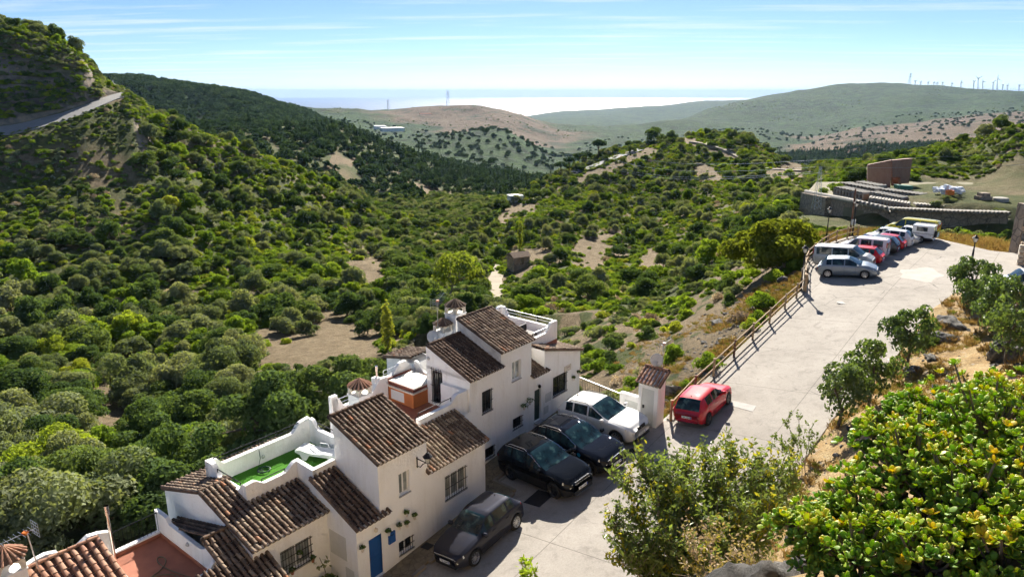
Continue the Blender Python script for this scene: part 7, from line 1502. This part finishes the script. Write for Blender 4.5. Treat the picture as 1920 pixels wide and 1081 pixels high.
mb = MB(); mb.box((45.2, 57.6, -11.0), (3.6, .5, 2.2), None); mb.build('core', MATS['rubble'], RW)
for r_ in range(7):
    x = 41.6 + rr.uniform(0, .3)
    while x < 48.6:
        w = rr.uniform(.4, .9); m = MB(); m.box((x + w / 2, 57.02 + rr.uniform(-.05, .05), -12.85 + .27 + r_ * .57), (w / 2 - .025, .14, .25)); o = m.build('stone', MATS['rock'], RW); x += w
BW = thing('brick_wall', 'low pale brick wall at the right edge of the car park', 'wall', (40, 52, -12.84)); mb = MB(); bm_w = []
brick = None
mbb = MB(); mbb.box((0, 0, 0), (.30, .12, .085)); brick = mbb.mesh('brick', MATS['niche_pale'] if 'niche_pale' in MATS else simple('niche_pale', (0.46, 0.36, 0.25), .9, var=.2, scale=4))
mb.prism([(38.9, 53.2, -13.2), (45, 50.6, -13.2), (45, 50.6, -11.3), (38.9, 53.2, -11.3)], (.1, .22, 0)); mb.build('core', MATS['mortar'], BW)
d = Vector((45 - 38.9, 50.6 - 53.2, 0)); L_ = d.length; d.normalize(); an = math.atan2(d.y, d.x)
for r_ in range(9):
    for c in range(10):
        q = Vector((38.9, 53.2, 0)) + d * ((c + .5 + .5 * (r_ % 2)) * .64); put(bpy.data.objects.new('brick', brick), BW, Matrix.Translation((q.x - .03, q.y - .06, -12.74 + r_ * .20)) @ Matrix.Rotation(an, 4, 'Z'))
T = thing('wooden_crate', 'weathered timber crate stall holding a red sack at the right edge', 'crate', bz(31.2, 39.5)); b0 = Vector(bz(31.2, 39.5))
for k in range(5): m = MB(); m.box(b0 + Vector((0, -.6 + .3 * k, .55)), (1.1, .05, .06)); m.build('slat', MATS['wood_rail'], T)
for a in (-1, 1):
    for b in (-1, 1): m = MB(); m.box(b0 + Vector((a * 1.0, b * .6, .45)), (.09, .09, .55)); m.build('post', MATS['wood_dark'], T)
for a in (-1, 1): m = MB(); m.box(b0 + Vector((0, a * .62, .25)), (1.05, .04, .12)); m.build('plank', MATS['wood_rail'], T)
simple('red_sack', (.42, .02, .06), .6); mb = MB(); mb.lathe([(.001, 0), (.42, .05), (.5, .35), (.3, .6), (.001, .66)], 14, Matrix.Translation(b0 + Vector((.1, 0, .6)))); hput(mb, 'red_sack', MATS['red_sack'], 'rounded red sack lying in the timber crate', 'sack', None, None, True)
mb = MB(); b0 = Vector(bz(27.9, 35.0, .35)); mb.box(b0, (.9, .5, .45)); mb.box(b0 + Vector((0, 0, .48)), (.95, .55, .04)); hput(mb, 'concrete_block', MATS['pale_concrete'], 'weathered white concrete block at the right edge of the bank', 'block')
T = thing('brick_pier', 'short brick pier with two holes beside the white pickup', 'pier', bz(30.6, 41.6)); b0 = Vector(bz(30.6, 41.6))
for k in range(7):
    for a in (-1, 1): put(bpy.data.objects.new('brick', brick), T, Matrix.Translation(b0 + Vector((a * .2, 0, .1 + k * .19))) @ Matrix.Diagonal((.62, 1.6, 1.05, 1)))

# ------------------------------------------------------------------ jade plant in the right foreground
t = NT('jade_leaf'); rim = t.new('ShaderNodeAttribute', attribute_name='rim').outputs['Fac']; tint = t.new('ShaderNodeAttribute', attribute_name='tint').outputs['Fac']
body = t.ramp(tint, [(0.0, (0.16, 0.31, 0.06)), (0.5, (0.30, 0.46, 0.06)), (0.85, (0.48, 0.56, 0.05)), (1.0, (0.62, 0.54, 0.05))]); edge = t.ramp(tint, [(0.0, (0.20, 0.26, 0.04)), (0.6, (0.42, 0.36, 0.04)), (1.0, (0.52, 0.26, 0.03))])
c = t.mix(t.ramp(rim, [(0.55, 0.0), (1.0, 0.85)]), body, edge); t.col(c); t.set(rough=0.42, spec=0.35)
tl_ = t.new('ShaderNodeBsdfTranslucent'); t.link(t.mix(1.0, c, (1.35, 1.3, .4), 'MULTIPLY'), tl_.inputs[0]); mxs = t.new('ShaderNodeMixShader'); mxs.inputs[0].default_value = .5; t.link(t.b.outputs[0], mxs.inputs[1]); t.link(tl_.outputs[0], mxs.inputs[2]); t.link(mxs.outputs[0], t.out.inputs['Surface']); MATS['jade_leaf'] = t.m
NA = 10; ring = np.array([[.5 + .5 * math.cos(a), .36 * math.sin(a) * (1.0 + .18 * math.cos(a)), .0] for a in np.linspace(0, 2 * math.pi, NA, endpoint=False)])
inn = np.array([[.52 + .36 * math.cos(a), .25 * math.sin(a) * (1 + .18 * math.cos(a)), .0] for a in np.linspace(0, 2 * math.pi, NA, endpoint=False)])
cup = lambda V: V + np.c_[np.zeros(len(V)), np.zeros(len(V)), .16 * (V[:, 0]**2) + .25 * V[:, 1]**2]
LV = np.concatenate([cup(ring), cup(inn) + [0, 0, .05], cup(inn) - [0, 0, .05], cup(np.array([[.52, 0, 0]])) + [0, 0, .065], cup(np.array([[.52, 0, 0]])) - [0, 0, .065]])
LF = []
for i in range(NA):
    j = (i + 1) % NA; LF += [(i, j, NA + j, NA + i), (j, i, 2 * NA + i, 2 * NA + j), (NA + i, NA + j, 3 * NA), (2 * NA + j, 2 * NA + i, 3 * NA + 1)]
LR = np.concatenate([np.ones(NA), np.full(NA, .45), np.full(NA, .45), [0, 0]])
JL = [(1715, 915, 4.3, .44), (1850, 860, 4.6, .55), (1610, 965, 4.1, .25), (1545, 990, 4.0, .17), (1800, 990, 3.9, .45), (1650, 830, 4.6, .19), (1900, 960, 3.9, .45), (1745, 812, 4.9, .25), (1850, 770, 5.1, .24), (1610, 1050, 3.7, .26), (1740, 1075, 3.5, .30), (1930, 800, 5.0, .36), (1690, 770, 5.0, .12), (1490, 1000, 3.9, .14), (1880, 1075, 3.4, .30), (1980, 900, 4.3, .45), (1540, 1060, 3.75, .17)]
jr = np.random.default_rng(17); jroot = Vector(bz(3.0, 4.0, -.2)); leaves = []; stems = MB(); lobC = [(np.array(at(x, y, Y)), r) for x, y, Y, r in JL]
JP = thing('jade_plant', 'large jade plant with fat yellow-edged green leaves filling the corner', 'plant', jroot)
for c, r in lobC:
    stems.tube([jroot, jroot.lerp(Vector(c), .5) - Vector((0, 0, .1)), Vector(c)], [.035, .026, .018], 6); n = int(330 * (r / .45)**2) + 18
    for k in range(n):
        d = jr.normal(size=3); d /= np.linalg.norm(d)
        if d[2] < -.35: d[2] = -d[2]
        rr_ = r * (jr.uniform(.60, 1.05) if jr.random() < .82 else jr.uniform(1.05, 1.32)); p = c + d * rr_
        if k % 3 == 0: stems.tube([Vector(c + d * r * .25), Vector(c + d * rr_ * .7) - Vector((0, 0, .02)), Vector(p)], [.012, .009, .006], 5, False)
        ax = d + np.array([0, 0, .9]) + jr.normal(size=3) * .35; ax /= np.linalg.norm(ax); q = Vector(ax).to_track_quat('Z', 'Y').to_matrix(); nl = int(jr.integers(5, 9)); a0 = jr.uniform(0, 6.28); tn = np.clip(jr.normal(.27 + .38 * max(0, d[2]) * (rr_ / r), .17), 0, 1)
        for i in range(nl):
            a = a0 + i * 2.4; el = .25 + .95 * i / nl; sz = jr.uniform(.040, .064) * (1 - .3 * i / nl); R = q @ Matrix.Rotation(a, 3, 'Z') @ Matrix.Rotation(-el, 3, 'Y') @ Matrix.Rotation(jr.normal() * .25, 3, 'X'); leaves.append((np.array(R) * sz, p + np.array(R @ Vector((.006, 0, 0))), np.clip(tn + jr.normal() * .12, 0, 1)))
stems.build('stem', simple('jade_bark', (.20, .15, .11), .9, var=.3, scale=12), JP, True)
cen = np.array([l[1] for l in leaves]); lpx, lpy = project(cen); dist_ = np.linalg.norm(cen, axis=1); ok = (lpx > 1440) & (lpx < 1915) & (lpy > 700) & (lpy < 1078)
order = np.argsort(np.where(ok, dist_ - .35 * jr.random(len(dist_)), 99)); single_l = set(order[:280].tolist())
def jade_mesh(name, ls):
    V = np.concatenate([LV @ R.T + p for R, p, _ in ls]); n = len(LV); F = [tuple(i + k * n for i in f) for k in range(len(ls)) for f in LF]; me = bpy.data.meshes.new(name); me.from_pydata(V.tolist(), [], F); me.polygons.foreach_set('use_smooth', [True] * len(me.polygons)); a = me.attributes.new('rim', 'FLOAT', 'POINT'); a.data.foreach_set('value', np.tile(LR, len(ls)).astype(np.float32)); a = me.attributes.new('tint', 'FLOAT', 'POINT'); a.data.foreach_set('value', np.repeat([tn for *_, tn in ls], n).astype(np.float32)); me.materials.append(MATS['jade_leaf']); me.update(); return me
tag(put(bpy.data.objects.new('foliage', jade_mesh('foliage', [l for i, l in enumerate(leaves) if i not in single_l])), JP), kind='stuff')
LM = [jade_mesh('leaf', [(np.eye(3), np.zeros(3), q / 5)]) for q in range(6)]
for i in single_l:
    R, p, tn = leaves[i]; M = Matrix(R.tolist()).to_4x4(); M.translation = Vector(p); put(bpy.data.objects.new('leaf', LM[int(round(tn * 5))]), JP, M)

# ------------------------------------------------------------------ twiggy wild olive shrub in the middle foreground
leaf_mat('leaf_lentisk', [(0.0, (0.15, 0.205, 0.075)), (1.0, (0.18, 0.23, 0.085))], .45, gloss=.02); leaf_mat('leaf_lentisk_young', [(0.0, (0.36, 0.34, 0.06)), (1.0, (0.40, 0.36, 0.06))], .5)
def twig_shrub(name, label, root, tips, per, leafn, size, spread, mats, seed, rad=.016, young=.25):
    rg = np.random.default_rng(seed); st = MB(); C1 = []; C2 = []; root = Vector(root); T = thing(name, label, 'shrub', root)
    for tp in tips:
        tp = Vector(tp); m = root.lerp(tp, .5) + Vector((rg.normal() * .12, rg.normal() * .12, .12)); st.tube([root + Vector((rg.normal() * .1, rg.normal() * .1, 0)), m, tp], [rad, rad * .7, rad * .3], 5, False)
        for k in range(per):
            f = rg.uniform(.30, 1.0); b = (root.lerp(m, f * 2) if f < .5 else m.lerp(tp, f * 2 - 1)); d = Vector(rg.normal(size=3)); d.z = abs(d.z) * .9 + .25; d = (d.normalized() + (tp - root).normalized() * .8).normalized(); L = spread * rg.uniform(.5, 1.2); e = b + d * L; st.tube([b, b.lerp(e, .5) + Vector((0, 0, .02)), e], [rad * .32, rad * .22, rad * .1], 4, False)
            n = leafn; f2 = rg.uniform(.15, 1.05, n); cc_ = np.array(b)[None] + np.outer(f2, np.array(e - b)) + rg.normal(size=(n, 3)) * .028; (C2 if rg.random() < young else C1).append(cc_)
    st.build('stem', MATS['bark_pale'], T)
    for C, m in ((C1, mats[0]), (C2, mats[1])):
        if not C: continue
        C = np.concatenate(C); nn = rg.normal(size=(len(C), 3)) + np.array([0, 0, .5]); nn /= np.linalg.norm(nn, axis=1, keepdims=True); V, F = quads(C, nn, size, 2.3, rg); tag(put(bpy.data.objects.new('foliage', mesh_from('foliage', [(V, F, 0)], [MATS[m]])), T), kind='stuff')
    return T
tips = [at(x, y, Y) for x, y, Y in [(1150, 985, 8.3), (1175, 905, 8.8), (1205, 870, 9.0), (1250, 900, 8.6), (1285, 870, 9.2), (1320, 855, 9.4), (1370, 860, 9.6), (1420, 865, 9.6), (1465, 875, 9.4), (1490, 900, 9.0), (1230, 960, 8.2), (1290, 930, 8.4), (1350, 900, 8.8), (1410, 900, 8.9), (1450, 940, 8.5), (1330, 980, 8.0), (1390, 970, 8.2), (1260, 1020, 7.8), (1200, 1030, 7.9), (1170, 1060, 7.8), (1310, 1040, 7.6), (1280, 880, 9.0), (1440, 880, 9.2), (1380, 860, 9.4), (1220, 900, 8.8)]]
twig_shrub('wild_olive_shrub', 'twiggy wild olive shrub overhanging the street in the middle foreground', bz(2.75, 8.0, -.1), tips, 82, 20, .032, .46, ('leaf_lentisk', 'leaf_lentisk_young'), 5, .016, .12)
twig_shrub('feathery_shrub', 'light feathery shrub at the street edge above the wild olive', bz(12.2, 26.7), [Vector(bz(12.2, 26.7)) + Vector(v) for v in ((-1.2, .3, 1.3), (-.8, .5, 1.9), (-.3, .2, 2.1), (.2, .3, 1.7), (-1.5, -.2, 1.0), (.5, 0, 1.2), (-.6, -.4, 1.5))], 10, 12, .06, .55, ('leaf_lentisk', 'leaf_lentisk'), 8, .02)
twig_shrub('dry_brush', 'dry straw-coloured brush at the bottom edge beside the rock', bz(2.05, 5.9), [at(x, y, Y) for x, y, Y in ((1290, 1030, 6.2), (1330, 1015, 6.2), (1370, 1040, 6.0), (1260, 1075, 6.0), (1400, 1060, 5.8), (1345, 1075, 5.8))], 16, 10, .018, .35, ('dry_grass', 'leaf_dry'), 12, .007, .5)
twig_shrub('green_sprig', 'small leafy sprig at the bottom edge over the concrete', at(985, 1110, 7.0), [at(972, 1072, 7.0), at(985, 1068, 7.1), at(1000, 1078, 7.0)], 6, 8, .035, .10, ('leaf_green', 'leaf_green'), 14, .008)
# ------------------------------------------------------------------ dry grass and weeds
def tuft(name, mat, n, hgt, seed):
    rg = np.random.default_rng(seed); V = []; F = []
    for k in range(n):
        a = rg.uniform(0, 6.28); r = rg.uniform(0, .16); l = rg.uniform(.0, .5) * hgt; b = np.array([r * math.cos(a), r * math.sin(a), 0]); tp = b + np.array([l * math.cos(a), l * math.sin(a), hgt * rg.uniform(.5, 1)]); s_ = np.array([-math.sin(a), math.cos(a), 0]) * .008; o_ = len(V); V += [b - s_, b + s_, (b + tp) / 2 + np.array([0, 0, .05]) + s_ * .7, tp, (b + tp) / 2 + np.array([0, 0, .05]) - s_ * .7]; F.append(tuple(o_ + i for i in range(5)))
    return mesh_from(name, [(np.array(V), F, 0)], [MATS[mat]])
TU = [tuft('dry_tuft', 'dry_grass', 34, .32, k) for k in range(3)] + [tuft('green_tuft', 'green_grass', 34, .26, 9)]
gr = np.random.default_rng(33); items = []
X_ = gr.uniform(3, 36, 9000); Y_ = gr.uniform(16, 44, 9000); fy = np.interp(X_, foot[:, 0], foot[:, 1]); m = (Y_ < fy - .25) & (Y_ > fy - 16) & (fbm(X_ * .5, Y_ * .5, 3, 3) > -.18)
for x, y in zip(X_[m], Y_[m]): s_ = gr.uniform(.5, 1.3); items.append((TU[3] if gr.random() < .16 else TU[int(gr.integers(3))], (x, y, bank_at(x, y) - .02), (s_, s_, s_ * gr.uniform(.5, 1.2)), gr.uniform(0, 6.28)))
S1 = gr.uniform(9.5, 36, 5200); T1 = FENCE_T - .35 - gr.exponential(2.6, 5200)
for s, t in zip(S1, T1):
    if fbm(np.array([s * .35]), np.array([t * .35]), 3, 6)[0] < -.06: continue
    p = h(s, t, 0); z = ter_z(p.x, p.y)
    if z is None: continue
    k = gr.uniform(.4, 1.2); items.append((TU[3] if gr.random() < .3 else TU[int(gr.integers(3))], (p.x, p.y, z - .02), (k, k, k * gr.uniform(.4, 1.1)), gr.uniform(0, 6.28)))
for k in range(2600):                                   # tall dry grass between the car park and the cemetery wall
    x, y = gr.uniform(30, 48), gr.uniform(58, 84); z = ter_z(x, y)
    if z is None or in_poly(np.array([x]), np.array([y]), ROAD_OUT)[0]: continue
    s_ = gr.uniform(1.4, 3.6); items.append((TU[int(gr.integers(3))], (x, y, z), (s_, s_, s_ * .9), gr.uniform(0, 6.28)))
scatter_mass('dry_grass', items, 'dry straw-coloured grass on the banks')
st_items = []; PB = [mesh_from('pebble', [(ICO1[0] * np.array([1, .8, .6]) * gr.uniform(.8, 1.2, (len(ICO1[0]), 1)), ICO1[1], 0)], [MATS['rock']]) for _ in range(3)]
for k in range(1500):
    if k % 2: x, y = gr.uniform(8, 30), gr.uniform(18, 44); z = bank_at(x, y); bad_ = y > np.interp(x, foot[:, 0], foot[:, 1]) - .1
    else: p = h(gr.uniform(9.5, 34), FENCE_T - .4 - gr.exponential(3.0), 0); x, y = p.x, p.y; z = ter_z(x, y); bad_ = z is None
    if bad_: continue
    s_ = gr.exponential(.06) + .03; st_items.append((PB[k % 3], (x, y, z), (s_, s_, s_), gr.uniform(0, 6.28)))
scatter_mass('gravel', st_items, 'loose pale stones on the banks')

# ------------------------------------------------------------------ haze
mb = MB(); mb.box((0, 24000, -180), (61500, 33000, 300))
hz = bpy.data.materials.new('haze'); hz.use_nodes = True; hn = hz.node_tree.nodes; hn.remove(hn['Principled BSDF'])
pv = hn.new('ShaderNodeVolumePrincipled'); pv.inputs['Color'].default_value = (0.42, 0.60, 0.92, 1); pv.inputs['Density'].default_value = HAZE_D
pv.inputs['Anisotropy'].default_value = 0.1
hz.node_tree.links.new(pv.outputs[0], hn['Material Output'].inputs['Volume'])
tag(mb.build('haze', hz), kind='stuff')
